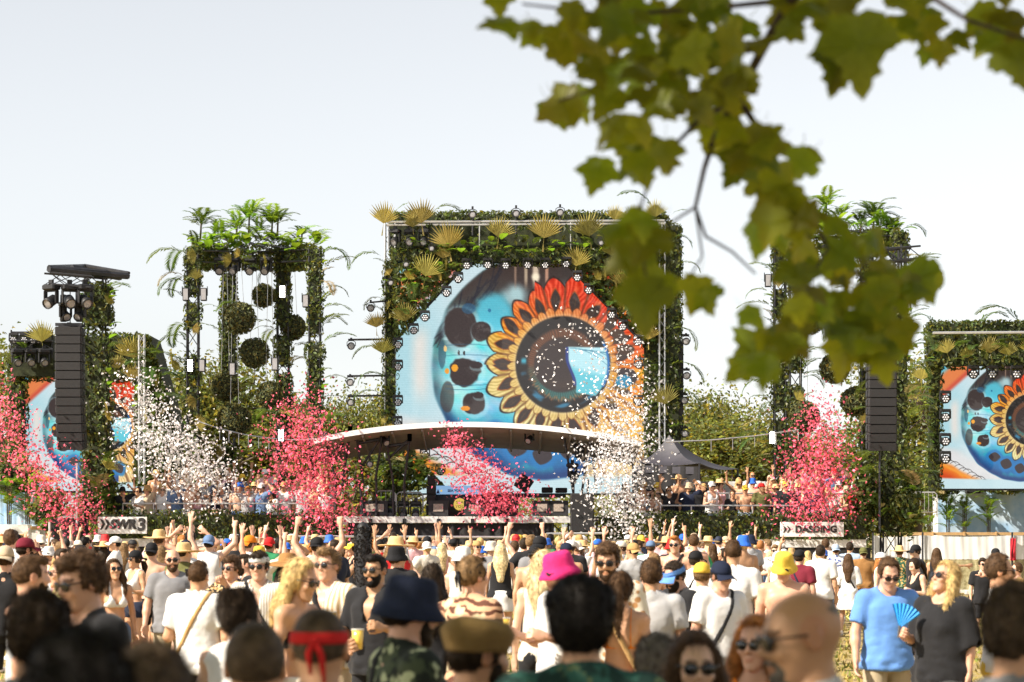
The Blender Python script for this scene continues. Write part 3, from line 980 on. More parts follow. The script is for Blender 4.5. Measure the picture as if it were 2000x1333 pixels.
# ---- patterned cloth
def pattern(name, kind, c1, c2, c3=None, scale=10.0):
    if name in MATS: return MATS[name]
    m, nt, p, out = _nt(name)
    N, L = nt.nodes, nt.links
    tc = N.new('ShaderNodeTexCoord')
    if kind == 'stripe':
        t = N.new('ShaderNodeTexWave'); t.wave_type = 'BANDS'; t.bands_direction = 'X'
        t.inputs['Scale'].default_value = scale; t.inputs['Distortion'].default_value = .8; t.inputs['Detail'].default_value = 1
        fac = t.outputs['Fac']; edge = (.5, .62)
    elif kind == 'rows':
        t = N.new('ShaderNodeTexWave'); t.wave_type = 'BANDS'; t.bands_direction = 'Z'
        t.inputs['Scale'].default_value = scale; t.inputs['Distortion'].default_value = 9; t.inputs['Detail'].default_value = 3
        fac = t.outputs['Fac']; edge = (.45, .6)
    elif kind == 'camo':
        t = N.new('ShaderNodeTexNoise'); t.inputs['Scale'].default_value = scale; t.inputs['Detail'].default_value = 2
        fac = t.outputs['Fac']; edge = (.47, .53)
    else:
        t = N.new('ShaderNodeTexVoronoi'); t.inputs['Scale'].default_value = scale; t.inputs['Randomness'].default_value = 1
        fac = t.outputs['Distance']; edge = (.36, .46)
    L.new(tc.outputs['Object'], t.inputs['Vector'])
    r = N.new('ShaderNodeMapRange'); r.inputs['From Min'].default_value, r.inputs['From Max'].default_value = edge
    L.new(fac, r.inputs['Value'])
    mx = N.new('ShaderNodeMix'); mx.data_type = 'RGBA'
    mx.inputs['A'].default_value = (*c1, 1); mx.inputs['B'].default_value = (*c2, 1)
    L.new(r.outputs['Result'], mx.inputs['Factor'])
    c = mx.outputs['Result']
    if c3:
        n2 = N.new('ShaderNodeTexNoise'); n2.inputs['Scale'].default_value = scale * 1.3; n2.inputs['Detail'].default_value = 2
        mp = N.new('ShaderNodeMapping'); mp.inputs['Location'].default_value = (3.1, 7.7, 1.3)
        L.new(tc.outputs['Object'], mp.inputs['Vector']); L.new(mp.outputs['Vector'], n2.inputs['Vector'])
        r2 = N.new('ShaderNodeMapRange'); r2.inputs['From Min'].default_value = .58; r2.inputs['From Max'].default_value = .63
        L.new(n2.outputs['Fac'], r2.inputs['Value'])
        m3 = N.new('ShaderNodeMix'); m3.data_type = 'RGBA'; m3.inputs['B'].default_value = (*c3, 1)
        L.new(r2.outputs['Result'], m3.inputs['Factor']); L.new(c, m3.inputs['A']); c = m3.outputs['Result']
    L.new(c, p.inputs['Base Color'])
    p.inputs['Roughness'].default_value = .85
    p.inputs['Specular IOR Level'].default_value = .2
    b2 = N.new('ShaderNodeTexNoise'); b2.inputs['Scale'].default_value = 14
    L.new(tc.outputs['Object'], b2.inputs['Vector'])
    bp = N.new('ShaderNodeBump'); bp.inputs['Strength'].default_value = .35; bp.inputs['Distance'].default_value = .01
    L.new(b2.outputs['Fac'], bp.inputs['Height']); L.new(bp.outputs['Normal'], p.inputs['Normal'])
    MATS[name] = m
    return m

SKIN = {'fair': (.62, .385, .265), 'pink': (.60, .335, .225), 'tan': (.52, .285, .165), 'olive': (.42, .23, .125), 'brown': (.24, .125, .07)}
HAIRC = {'black': (.012, .010, .009), 'dark': (.03, .02, .013), 'brown': (.075, .042, .022), 'light': (.19, .115, .055), 'blond': (.52, .36, .15), 'fairblond': (.62, .48, .26), 'grey': (.15, .13, .11), 'ash': (.075, .052, .034), 'ginger': (.34, .13, .035)}
CLO = {'white': (.68, .67, .655), 'cream': (.70, .64, .54), 'black': (.014, .014, .016), 'grey': (.20, .20, .21), 'lightgrey': (.42, .42, .43), 'navy': (.012, .017, .038), 'rust': (.21, .135, .05), 'blue': (.12, .27, .62), 'brightblue': (.03, .13, .55), 'denim': (.12, .19, .33), 'lightdenim': (.36, .46, .60), 'red': (.55, .02, .02), 'maroon': (.16, .015, .03), 'pink': (.62, .028, .17), 'palepink': (.72, .42, .45), 'yellow': (.70, .47, .06), 'paleyellow': (.78, .68, .30), 'orange': (.78, .22, .02), 'green': (.02, .17, .07), 'olive': (.12, .12, .04), 'beige': (.48, .38, .26), 'khaki': (.40, .33, .22), 'brown': (.30, .15, .05), 'tan': (.44, .27, .11), 'purple': (.30, .22, .55), 'teal': (.05, .30, .32), 'straw': (.62, .42, .20)}

def person_shape(lv, sex='m', aL='down', aR='down', hy=0, hp=0, hr=0, st=0, build=1.0, hair='short', hat=None, top='tee', bottom='shorts', glasses=False, beard=None, strap=0, shoes=True, loose=1.0, seed=1, fat=0.0):
    """meshes of one figure, cached by what they depend on"""
    pk = (lv, sex, aL, aR, hy, hp, hr, st, build)
    ps = CACHE.setdefault(('pose', pk), None) or Pose(sex, aL, aR, hy, hp, hr, st, build=build)
    CACHE[('pose', pk)] = ps
    def get(k, fn):
        if k not in CACHE: CACHE[k] = fn()
        return CACHE[k]
    out = [('body', get(('body', pk, fat), lambda: body_mesh(ps, lv, fat)), None)]
    if hair and hair != 'bald':
        out.append(('hair', hair_mesh(hair, lv, hat in ('bucket', 'straw', 'wide', 'beanie', 'flat', 'cap', 'capback')), ps.HM))
    if beard: out.append(('beard', beard_mesh(lv, beard), ps.HM))
    if top: out.append(('top', get(('top', pk, top, loose, seed % 3), lambda: top_mesh(ps, top, lv, loose, 1 + seed % 3)), None))
    if bottom: out.append(('bottom', get(('bottom', pk, bottom), lambda: bottom_mesh(ps, bottom, lv)), None))
    if shoes:
        for sd in (1, -1): out.append(('shoe', get(('shoe', lv, sex, st, sd), lambda sd=sd: shoe_mesh(ps, lv, sd)), None))
    if hat: out.append(('hat', hat_mesh(hat, lv), ps.HM))
    if glasses: out.append(('sunglasses', glasses_mesh(), ps.HM if glasses != 'up' else ps.HM @ Matrix.Translation((0, .022, .066)) @ Matrix.Rotation(R(-28), 4, 'X')))
    if strap: out.append(('bag_strap', get(('strap', pk, strap), lambda: strap_mesh(ps, lv, strap)), None))
    return out, ps

PARTNAME = {'bottom': {'shorts': 'shorts', 'pants': 'trousers', 'hot': 'denim_shorts', 'skirt': 'skirt', 'trunks': 'swim_shorts', 'bikinibottom': 'bikini_bottom'},
            'top': {'tee': 'shirt', 'shirt': 'shirt', 'longtee': 'shirt', 'tank': 'tank_top', 'crop': 'crop_top', 'bikini': 'bikini_top', 'bandeau': 'bandeau_top', 'dress': 'dress', 'maxidress': 'dress'},
            'hat': {'bucket': 'bucket_hat', 'straw': 'straw_hat', 'wide': 'wide_hat', 'beanie': 'beanie', 'flat': 'flat_cap', 'cap': 'cap', 'capback': 'cap', 'visor': 'visor', 'headband': 'headband', 'headscarf': 'headscarf'}}

def place_person(loc, yaw, scale, sp, lv, label, group=None):
    """sp: dict of person_shape arguments + colours"""
    kw = {k: v for k, v in sp.items() if k not in ('skin', 'hairc', 'topc', 'botc', 'hatc', 'shoec', 'strapc', 'topm', 'hatm', 'botm')}
    shp, ps = person_shape(lv, **kw)
    cols = {'body': SKIN[sp.get('skin', 'fair')], 'hair': HAIRC[sp.get('hairc', 'brown')], 'beard': HAIRC[sp.get('hairc', 'brown')]}
    root = None
    for nm, me, M in shp:
        if nm == 'body':
            root = link('person', me, M_SKIN, None, loc=loc, rot=(0, 0, yaw), scale=scale, color=cols['body'])
            tag(root, label, 'person', group)
            continue
        if nm in ('hair', 'beard'): mt, c = M_HAIR, tuple(v * (1 if nm == 'hair' else .7) for v in cols['hair'])
        elif nm == 'sunglasses': mt, c = M_LENS, None
        else:
            key = {'top': 'topc', 'bottom': 'botc', 'hat': 'hatc', 'shoe': 'shoec', 'bag_strap': 'strapc'}[nm]
            c = CLO[sp.get(key, {'topc': 'white', 'botc': 'black', 'hatc': 'black', 'shoec': 'white', 'strapc': 'black'}[key])]
            mt = M_HAT if nm == 'hat' else M_CLOTH
            if nm == 'top' and sp.get('topm'): mt = MATS[sp['topm']]
            if nm == 'hat' and sp.get('hatm'): mt = MATS[sp['hatm']]
            if nm == 'bottom' and sp.get('botm'): mt = MATS[sp['botm']]
        pn = PARTNAME.get(nm, {}).get(sp.get(nm), nm)
        link(pn, me, mt, root, color=c, mtx=M if M is not None else Matrix.Identity(4))
    return root, ps
# ================================================================== ground
def make_ground():
    xs = np.concatenate([np.arange(-60, -24, 6), np.arange(-24, 24, .5), np.arange(24, 61, 6)])
    ys = np.concatenate([np.arange(-12, 0, 3), np.arange(0, 100, .5), np.arange(100, 141, 8)])
    xs = np.concatenate([[-2500, -600, -160], xs, [160, 600, 2500]]); ys = np.concatenate([[-300, -60], ys, [220, 600, 3000]])
    g = np.array([[(x, y, ground(x, y)) for x in xs] for y in ys])
    n, m = len(ys), len(xs)
    i = np.arange((n - 1) * m).reshape(n - 1, m)[:, :-1].ravel()
    Q = np.stack([i, i + 1, i + m + 1, i + m], 1)
    mt, nt, p, out = _nt('dry_grass_ground')
    N, L = nt.nodes, nt.links
    tc = N.new('ShaderNodeTexCoord')
    a = N.new('ShaderNodeTexNoise'); a.inputs['Scale'].default_value = .9; a.inputs['Detail'].default_value = 8; a.inputs['Roughness'].default_value = .7
    b = N.new('ShaderNodeTexNoise'); b.inputs['Scale'].default_value = 22; b.inputs['Detail'].default_value = 5
    for t in (a, b): L.new(tc.outputs['Object'], t.inputs['Vector'])
    cr = N.new('ShaderNodeValToRGB')
    cr.color_ramp.elements[0].position = .34; cr.color_ramp.elements[0].color = (.23, .16, .085, 1)
    cr.color_ramp.elements[1].position = .62; cr.color_ramp.elements[1].color = (.34, .27, .09, 1)
    e = cr.color_ramp.elements.new(.5); e.color = (.38, .29, .14, 1)
    L.new(a.outputs['Fac'], cr.inputs['Fac'])
    mr = N.new('ShaderNodeMapRange'); mr.inputs['From Min'].default_value = .3; mr.inputs['From Max'].default_value = .7; mr.inputs['To Min'].default_value = .6; mr.inputs['To Max'].default_value = 1.3
    L.new(b.outputs['Fac'], mr.inputs['Value'])
    mx = N.new('ShaderNodeMix'); mx.data_type = 'RGBA'; mx.blend_type = 'MULTIPLY'; mx.inputs['Factor'].default_value = 1
    L.new(cr.outputs['Color'], mx.inputs['A']); L.new(mr.outputs['Result'], mx.inputs['B'])
    L.new(mx.outputs['Result'], p.inputs['Base Color']); p.inputs['Roughness'].default_value = .95; p.inputs['Specular IOR Level'].default_value = .1
    bp = N.new('ShaderNodeBump'); bp.inputs['Strength'].default_value = .6; bp.inputs['Distance'].default_value = .03
    L.new(b.outputs['Fac'], bp.inputs['Height']); L.new(bp.outputs['Normal'], p.inputs['Normal'])
    o = link('ground', mesh_np('ground', g.reshape(-1, 3), Q), mt)
    tag(o, 'trampled dry yellow grass field', kind='structure')
make_ground()

# ================================================================== leaves and fronds
G = np.random.RandomState(7)

def leaf_cloud(name, pts, nr, size, matl, root=None, jit=.9, seed=0, hue=.38, kind='stuff', asp=.62, label=None):
    """one leaf-shaped folded quad per point, facing roughly along nr; joined as one stuff part"""
    g = np.random.RandomState(seed + 11)
    n = len(pts)
    nr = nr + g.normal(size=(n, 3)) * jit * .55
    nr /= np.linalg.norm(nr, axis=1)[:, None] + 1e-9
    up = g.normal(size=(n, 3)) + np.array((0, 0, -.8))
    t = up - nr * (up * nr).sum(1)[:, None]; t /= np.linalg.norm(t, axis=1)[:, None] + 1e-9
    b = np.cross(nr, t)
    sz = size * g.uniform(.65, 1.35, n)[:, None]
    V = np.empty((n, 4, 3), np.float32)
    V[:, 0] = pts - t * sz * .5
    V[:, 1] = pts + b * sz * asp * .5 + nr * sz * .10
    V[:, 2] = pts + t * sz * .55 - nr * sz * .12
    V[:, 3] = pts - b * sz * asp * .5 + nr * sz * .10
    i = np.arange(n)[:, None] * 4
    T = np.concatenate([i + (0, 1, 2), i + (0, 2, 3)])
    val = np.exp(g.normal(0, .42, n)); h = g.normal(0, hue, n)
    tint = np.stack([val * (1 + .9 * np.maximum(h, 0) - .25 * np.maximum(-h, 0)), val * (1 + .25 * np.maximum(h, 0)), val * (1 - .5 * np.clip(h, -.5, 1))], 1).clip(.1, 3)
    me = mesh_np(name, V.reshape(-1, 3), T, False, np.repeat(tint, 4, 0))
    o = link(name, me, matl, root)
    if root is not None: o.location = -root.location
    if kind: o['kind'] = kind
    if label: o['label'] = label
    return o

def on_box(lo, hi, dens, g, faces=('-y', '-x', '+x', '+z', '-z'), thick=.06):
    lo, hi = np.array(lo, float), np.array(hi, float); d = hi - lo
    P_, N_ = [], []
    for f in faces:
        ax = 'xyz'.index(f[1]); o = [i for i in range(3) if i != ax]
        n = int(dens * d[o[0]] * d[o[1]]) + 1
        p = np.empty((n, 3)); p[:, o[0]] = g.uniform(lo[o[0]], hi[o[0]], n); p[:, o[1]] = g.uniform(lo[o[1]], hi[o[1]], n)
        s = 1 if f[0] == '+' else -1
        p[:, ax] = (hi[ax] if s > 0 else lo[ax]) + s * g.uniform(-.02, thick, n)
        nn = np.zeros((n, 3)); nn[:, ax] = s
        P_.append(p); N_.append(nn)
    return np.concatenate(P_), np.concatenate(N_)

def on_tri(a, b, c, n, g, thick=.12):
    a, b, c = (np.array(v, float) for v in (a, b, c))
    u = g.uniform(size=(n, 2)); s = u.sum(1) > 1; u[s] = 1 - u[s]
    p = a + u[:, :1] * (b - a) + u[:, 1:] * (c - a)
    nn = np.cross(b - a, c - a); nn /= np.linalg.norm(nn)
    if nn[1] > 0: nn = -nn
    return p + nn * g.uniform(-.02, thick, n)[:, None], np.repeat(nn[None], n, 0)

IVY = leaf_mat('ivy_leaf', (.072, .092, .026), .30, (.19, .23, .04), rough=.42)
HEDGE = leaf_mat('hedge_leaf', (.060, .080, .018), .26, (.19, .22, .03), rough=.42)
MOSS = leaf_mat('moss_leaf', (.105, .112, .042), .25, (.20, .20, .06), rough=.6)
FROND = leaf_mat('green_frond', (.062, .105, .025), .35, (.17, .24, .03), rough=.4, objvar=.8)
BRIGHT = leaf_mat('bright_leaf', (.11, .21, .025), .45, (.32, .50, .03), rough=.35, objvar=.7)
DRYFAN = leaf_mat('dry_fan_leaf', (.46, .39, .13), .32, (.66, .55, .14), rough=.6, objvar=.5)
STRAWF = leaf_mat('straw_frond', (.40, .32, .17), .3, (.5, .4, .18), rough=.7, objvar=.6)
TREEL = leaf_mat('tree_leaf', (.105, .118, .028), .38, (.30, .31, .05), rough=.5)
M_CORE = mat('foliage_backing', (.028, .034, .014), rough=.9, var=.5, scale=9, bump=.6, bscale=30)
M_BARK = mat('bark', (.10, .075, .055), rough=.9, var=.35, scale=9, bump=.8, bscale=24)
M_STEM = mat('palm_stem', (.085, .06, .03), rough=.85, var=.3, scale=30, bump=.5, bscale=60)

def frond_mesh(kind, seed):
    """base at origin, rising along +Z and arching over to +X"""
    g = np.random.RandomState(seed)
    V, T, C = [], [], []
    def tri(*p, c=1.0):
        k = len(V); V.extend(p); T.append((k, k + 1, k + 2)); C.extend([(c, c, c * .9)] * 3)
    if kind in ('palm', 'arch', 'monstera'):
        L = {'palm': 1.0, 'arch': 1.5, 'monstera': .55}[kind]
        bend = {'palm': 1.25, 'arch': 2.3, 'monstera': .9}[kind] * g.uniform(.85, 1.15)
        N_ = {'palm': 20, 'arch': 26, 'monstera': 9}[kind]
        pts, dirs = [], []
        p = np.zeros(3); ang = .1
        for i in range(N_ + 1):
            d = np.array((math.sin(ang), 0, math.cos(ang)))
            pts.append(p.copy()); dirs.append(d)
            p = p + d * L / N_; ang += bend / N_
        for i in range(N_):                                      # rachis
            w = .012 * (1 - .8 * i / N_); a, b = pts[i], pts[i + 1]
            tri(a + (0, w, 0), a - (0, w, 0), b, c=.7); tri(b, b + (0, w * .8, 0), a + (0, w, 0), c=.7)
        st = {'palm': 3, 'arch': 4, 'monstera': 1}[kind]
        for i in range(st, N_ + 1):
            t = i / N_
            ll = {'palm': .36, 'arch': .30, 'monstera': .34}[kind] * L * (math.sin(math.pi * (.12 + .86 * t)) ** .7) * g.uniform(.85, 1.1)
            w = {'palm': .019, 'arch': .016, 'monstera': .046}[kind] * L * 1.7
            d = dirs[i]; nrm_ = np.array((-d[2], 0, d[0]))
            for s in (-1, 1):
                out = d * (.55 + .5 * t) + np.array((0, s * 1.0, 0)) + nrm_ * g.uniform(.0, .25)
                out /= np.linalg.norm(out)
                a = pts[i]; m = a + out * ll * .5 + np.array((0, 0, -.01)); e = a + out * ll + np.array((0, 0, -.16 * ll * g.uniform(.6, 1.6)))
                c = g.uniform(.8, 1.2)
                tri(a, m + d * w, m - d * w, c=c); tri(m + d * w, e, m - d * w, c=c)
    elif kind == 'fan':
        R0 = .42; n = 17; spread = 2.3
        V.append((0, 0, 0)); C.append((.8, .8, .7))
        for k in range(3):
            a = (-.008 + .008 * k); tri((a, 0, -.25), (a + .016, 0, -.25), (0, 0, .02), c=.8)
        for i in range(n):
            a0 = -spread / 2 + spread * i / n; a1 = -spread / 2 + spread * (i + 1) / n; am = (a0 + a1) / 2
            def q(a, r, y): return np.array((math.sin(a) * r, y - .25 * r * r, math.cos(a) * r))
            r = R0 * g.uniform(.88, 1.08) * (1 - .15 * abs(am) / 1.15)
            c = g.uniform(.75, 1.15)
            b0, b1 = q(a0, r * .72, .014), q(a1, r * .72, .014); mid = q(am, r * .74, -.018); tip = q(am + g.uniform(-.03, .03), r * 1.18, -.01 + g.uniform(-.05, .01))
            z = np.zeros(3)
            tri(z, b0, mid, c=c); tri(z, mid, b1, c=c * .92); tri(b0, tip, mid, c=c); tri(mid, tip, b1, c=c * .92)
    elif kind == 'broad':
        L, W, n = .42, .13, 6
        rows = []
        for i in range(n + 1):
            t = i / n; w = W * math.sin(math.pi * min(1, t * .96 + .04)) ** .8; a = .3 + 1.1 * t
            x = L * (1 - math.cos(a * .9)) * .9; z = L * math.sin(a * .9) * .95
            rows.append([(x, -w, z + .02), (x, 0, z), (x, w, z + .02)])
        for i in range(n):
            for j in range(2):
                a, b, c_, d = rows[i][j], rows[i][j + 1], rows[i + 1][j + 1], rows[i + 1][j]
                tri(np.array(a), np.array(b), np.array(c_)); tri(np.array(a), np.array(c_), np.array(d))
    return mesh_np('leaf_' + kind, np.array(V, dtype=float), np.array(T), False, np.array(C))

FR = {}
for k_, n_ in (('palm', 3), ('arch', 3), ('monstera', 2), ('fan', 3), ('broad', 2)):
    FR[k_] = [frond_mesh(k_, 31 + i) for i in range(n_)]
FNAME = {'palm': 'palm_frond', 'arch': 'arching_frond', 'monstera': 'split_leaf', 'fan': 'fan_leaf', 'broad': 'broad_leaf'}

def frond(root, kind, p, az=0.0, tilt=0.0, scale=1.0, matl=None):
    """az: compass of the arch (0 = +X), tilt: lean of the stem towards az"""
    g = G
    me = FR[kind][g.randint(len(FR[kind]))]
    matl = matl or {'palm': FROND, 'arch': FROND, 'monstera': FROND, 'fan': DRYFAN, 'broad': BRIGHT}[kind]
    if kind == 'fan':
        M = Matrix.Rotation(az, 4, 'Z') @ Matrix.Rotation(tilt, 4, 'Y')
    else:
        M = Matrix.Rotation(az, 4, 'Z') @ Matrix.Rotation(tilt, 4, 'Y')
    o = link(FNAME[kind], me, matl, root)
    p = Vector(p) - (root.location if root is not None else Vector())
    o.matrix_basis = Matrix.Translation(p) @ M @ Matrix.Scale(scale, 4)
    return o

def kid(root, mb, name, matl, smooth=False):
    o = mb.build(name, matl, root, smooth)
    o.location = -root.location
    return o

def truss(m, a, b, w=.29, r=.024, rb=.011, n=None, tri=False):
    """square lattice beam from a to b"""
    a, b = np.array(a, float), np.array(b, float)
    d = b - a; L = np.linalg.norm(d); d /= L
    u = np.cross(d, (0, 1, 0)) if abs(d[1]) < .9 else np.cross(d, (0, 0, 1)); u /= np.linalg.norm(u); v = np.cross(d, u)
    C = [(u * sx + v * sy) * w / 2 for sx, sy in ((-1, -1), (1, -1), (1, 1), (-1, 1))]
    for c in C: m.tube([a + c, b + c], r, 6)
    n = n or max(2, int(L / (w * 1.5)))
    for k in range(n):
        p, q = a + d * L * k / n, a + d * L * (k + 1) / n
        for i in range(4):
            c0, c1 = C[i], C[(i + 1) % 4]
            if k % 2: c0, c1 = c1, c0
            m.tube([p + c0, q + c1], rb, 4, cap=False)
    return m
# ================================================================== the eye picture on the video walls
def eye_art(W, H):
    """painted in the pixel frame of an enlarged view: x 22..1445, y 45..1345"""
    x = np.linspace(22, 1445, W)[None, :] + np.zeros((H, 1)); y = np.linspace(45, 1345, H)[:, None] + np.zeros((1, W))
    g = np.random.RandomState(5)
    def nz(f, seed, ax=1.0, ay=1.0):
        q = np.random.RandomState(seed); t = 0
        for k in range(6):
            w = q.normal(size=2) * f * (1 + k * .35); t = t + np.sin(w[0] * x * ax + w[1] * y * ay + q.uniform(0, 6.28)) / (1 + .25 * k)
        return t / 3.2
    def ss(a, b, t):
        t = np.clip((t - a) / (b - a), 0, 1); return t * t * (3 - 2 * t)
    img = np.zeros((H, W, 3))
    def put(c, a):
        nonlocal img
        a = np.clip(a, 0, 1)[..., None]; img = img * (1 - a) + np.array(c, float) / 255.0 * a
    def putv(c, a):
        nonlocal img
        a = np.clip(a, 0, 1)[..., None]; img = img * (1 - a) + c / 255.0 * a
    # sclera
    put((205, 226, 232), np.ones((H, W)))
    put((168, 214, 224), .8 * ss(420, 120, np.hypot(x - 60, (y - 560) * .7)))
    put((244, 226, 214), .75 * ss(80, 0, np.abs(x - 175 - .1 * (y - 600) ** 2 / 600)) * ss(350, 500, y) * ss(900, 700, y))
    put((236, 208, 196), .7 * ss(880, 1000, y) * ss(350, 100, x))
    # skin, lower left, and upper left corner
    lower = y - (985 + .50 * (x - 22) + 10 * nz(.02, 3))
    put((226, 226, 226), ss(-60, 60, y - (900 + .35 * x)))
    put((238, 128, 34), ss(0, 60, lower - 30)); put((200, 52, 22), ss(90, 220, lower) * .8)
    put((250, 176, 70), .6 * ss(30, 0, np.abs(lower - 90 - 20 * nz(.015, 8))))
    for k in range(11):
        x0, y0 = 40 + k * 45, 1035 + k * 26 + 8 * math.sin(k * 2.1)
        t = np.clip((x - x0) / 110, 0, 1); yy = y0 - 60 * t * (1 - t) * 2 + 18 * t
        put((40, 26, 22), .9 * ss(5.0, 2.0, np.abs(y - yy)) * (x > x0) * (x < x0 + 110))
    corner = (330 - x) * .9 + (250 - y)
    put((232, 120, 60), .9 * ss(120, 200, corner)); put((96, 196, 222), ss(330, 420, corner)); put((210, 60, 36), .8 * ss(60, 0, np.abs(corner - 150)))
    # globe
    dx, dy = x - 890, y - 625
    rg = np.hypot(dx, dy * 1.015) + 9 * nz(.012, 2)
    ing = ss(662, 640, rg)
    cy = np.stack([122 + 60 * nz(.010, 21) + 40 * nz(.03, 22), 214 + 22 * nz(.012, 23), 226 + 16 * nz(.015, 24)], -1).clip(20, 250)
    putv(cy, ing)
    put((196, 236, 240), ing * .7 * ss(.1, .7, nz(.016, 31, 1, .4)) * ss(330, 480, y) * ss(900, 700, y))
    put((16, 96, 160), ing * ss(840, 1080, y) * .9)
    put((30, 170, 190), ing * ss(840, 1000, y) * ss(.0, .6, nz(.018, 33)))
    put((14, 60, 120), ing * ss(560, 640, rg) * ss(700, 1000, y))
    put((46, 42, 52), ing * ss(570, 655, rg) * (.55 + .4 * nz(.02, 9)) * ss(1000, 850, y))
    put((62, 50, 48), ing * ss(250, 110, y + 60 * nz(.01, 41)) * .96)
    put((62, 50, 48), ing * ss(330, 200, np.hypot((x - 640) * .8, (y - 120) * 1.1)) * .9)
    put((66, 54, 54), ing * ss(200, 120, np.hypot((x - 330) * 1.0, (y - 330) * .8)) * .55)
    for k in range(26):                                       # reflected twigs
        a = -0.95 + .28 * math.sin(k * 1.7); x0, y0 = 250 + 14 * k + 20 * math.sin(k), 480 - 13 * k + 30 * math.cos(k * 2.3)
        u = (x - x0) * math.cos(a) + (y - y0) * math.sin(a); v = -(x - x0) * math.sin(a) + (y - y0) * math.cos(a) + .0008 * u * u
        put((34, 34, 46), .85 * ing * ss(5, 1.5, np.abs(v)) * (u > -60) * (u < 150))
    put((190, 228, 232), .85 * ss(95, 20, np.hypot((x - 715) * .9, y - 225) + 12 * nz(.03, 51)))
    put((86, 200, 222), .9 * ing * ss(110, 60, np.hypot((x - 590) * .85, (y - 330) * .7) + 10 * nz(.03, 52)))
    for q in range(9):                                        # pale glints in the blue
        put((214, 244, 246), .55 * ing * ss(1, .4, np.hypot((x - (330 + 37 * q)) / (34 + 6 * (q % 3)), (y - (470 + 61 * ((q * 5) % 7))) / 13) + .2 * nz(.03, 120 + q)))
    def blotch(cx, cy, rx, ry, s, c=(58, 47, 47), a=1.0):
        if c == (58, 47, 47) and rx > 20: put((196, 238, 242), .38 * ss(1.34, 1.10, np.hypot((x - cx - 6) / rx, (y - cy - 10) / ry) + .10 * nz(.02, s)))
        put(c, a * ss(1.07, .93, np.hypot((x - cx) / rx, (y - cy) / ry) + .10 * nz(.02, s) + .05 * nz(.05, s + 1)))
    blotch(405, 405, 92, 108, 61); blotch(522, 425, 55, 58, 62); blotch(430, 660, 88, 82, 63); blotch(480, 835, 66, 64, 64); blotch(330, 800, 40, 90, 75, (66, 52, 48), .7); blotch(300, 560, 22, 80, 76, (40, 70, 90), .6)
    blotch(492, 620, 34, 20, 65); blotch(505, 790, 30, 18, 66); blotch(395, 550, 6, 16, 67); blotch(425, 552, 6, 14, 68)
    blotch(568, 310, 10, 10, 69, (40, 120, 160)); blotch(372, 636, 18, 20, 70, (246, 168, 40)); blotch(328, 652, 12, 16, 71, (240, 160, 50)); blotch(318, 526, 8, 18, 72, (240, 200, 130))
    blotch(432, 865, 26, 14, 73, (238, 150, 40)); blotch(455, 300, 40, 30, 74, (40, 100, 140), .6)
    for yy, sg in ((560, 1), (760, -1), (500, 1), (735, -1)):
        put((30, 84, 120), .6 * ing * ss(3.2, 1, np.abs(y - yy - sg * .0006 * (x - 440) ** 2)) * (np.abs(x - 450) < 130))
    # warm streaks at the top
    for xs_, w, c in ((830, 26, (250, 226, 196)), (775, 14, (214, 190, 160)), (893, 14, (226, 170, 140)), (715, 10, (160, 130, 110))):
        put(c, .8 * ss(w, w * .25, np.abs(x - xs_)) * ss(210, 120, y) * ss(35, 60, y))
    put((255, 240, 210), ss(34, 8, np.hypot(x - 830, y - 120)))
    # petals
    cx, cy_ = 985, 615
    px, py = x - cx, y - cy_
    r = np.hypot(px, py * .985); th = np.arctan2(py, px)
    NP = 21
    ph = th * NP / (2 * math.pi) + .15 * np.sin(th * 3)
    fr = np.abs((ph % 1) - .5) * 2                             # 0 petal axis .. 1 gap
    idx = np.floor(ph)
    edge = 442 - 62 * fr ** 1.7 + 14 * np.sin(idx * 2.3)
    edge = np.where(px > 120, 900, edge + np.where((py < -150) & (px > -160), 60, 0))
    inp = ss(0, 10, edge - r)
    put((44, 32, 30), ss(0, 10, edge + 12 - r))
    warm = np.clip((px * .42 - py * .95) / 420, -1, 1)          # -1 lower left .. 1 upper right
    k = warm[..., None]
    base = np.where(k < 0, np.array((222, 168, 62)) + (np.array((226, 214, 150)) - np.array((222, 168, 62))) * -k, np.array((246, 158, 34)) + (np.array((226, 62, 30)) - np.array((246, 158, 34))) * np.clip(k * 1.25 - .1, 0, 1))
    base = base + ((py > 120) & (px > 100))[..., None] * np.array((14, -10, -8))
    fib = nz(.05, 81) * 14 + 26 * np.sin(th * 120 + 6 * nz(.02, 82))
    putv((base + fib[..., None]).clip(0, 255), inp)
    put((252, 214, 120), inp * .75 * ss(.42, .0, fr) * ss(470, 330, r) * ss(250, 330, r) * (.5 + .5 * nz(.04, 83)))
    put((96, 48, 20), inp * .75 * ss(.78, 1.0, fr) * ss(260, 330, r))
    rc = 352 + 16 * np.sin(idx * 1.9); lean = .12 * np.sin(idx * 2.7)
    hu, hv = (r - rc) / 60, (((ph % 1) - .5 - lean * (r - rc) / 60) * 2 / .50 * (r / 362))
    hole = (np.abs(hu) ** 1.35 + np.abs(hv) ** 1.35) ** .74 + .16 * hu + .06 * nz(.03, 85)
    put((150, 72, 22), inp * .9 * ss(1.30, 1.12, hole)); put((56, 44, 42), inp * ss(1.08, .96, hole)); put((120, 88, 50), inp * ss(.7, .2, hole) * .35 * (np.sin(th * 150) > 0))
    ph2 = th * 37 / (2 * math.pi) + .2; fr2 = np.abs((ph2 % 1) - .5) * 2; e2 = 318 - 26 * fr2 ** 2 + 7 * np.sin(np.floor(ph2) * 2.1)
    put((120, 62, 20), inp * .7 * ss(0, 7, e2 + 6 - r)); putv((base * .55 + np.array((250, 214, 130)) * .45 + fib[..., None] * .7).clip(0, 255), inp * ss(0, 7, e2 - r) * .9)
    put((90, 44, 18), inp * .55 * ss(.72, 1.0, fr2) * ss(335, 300, r))
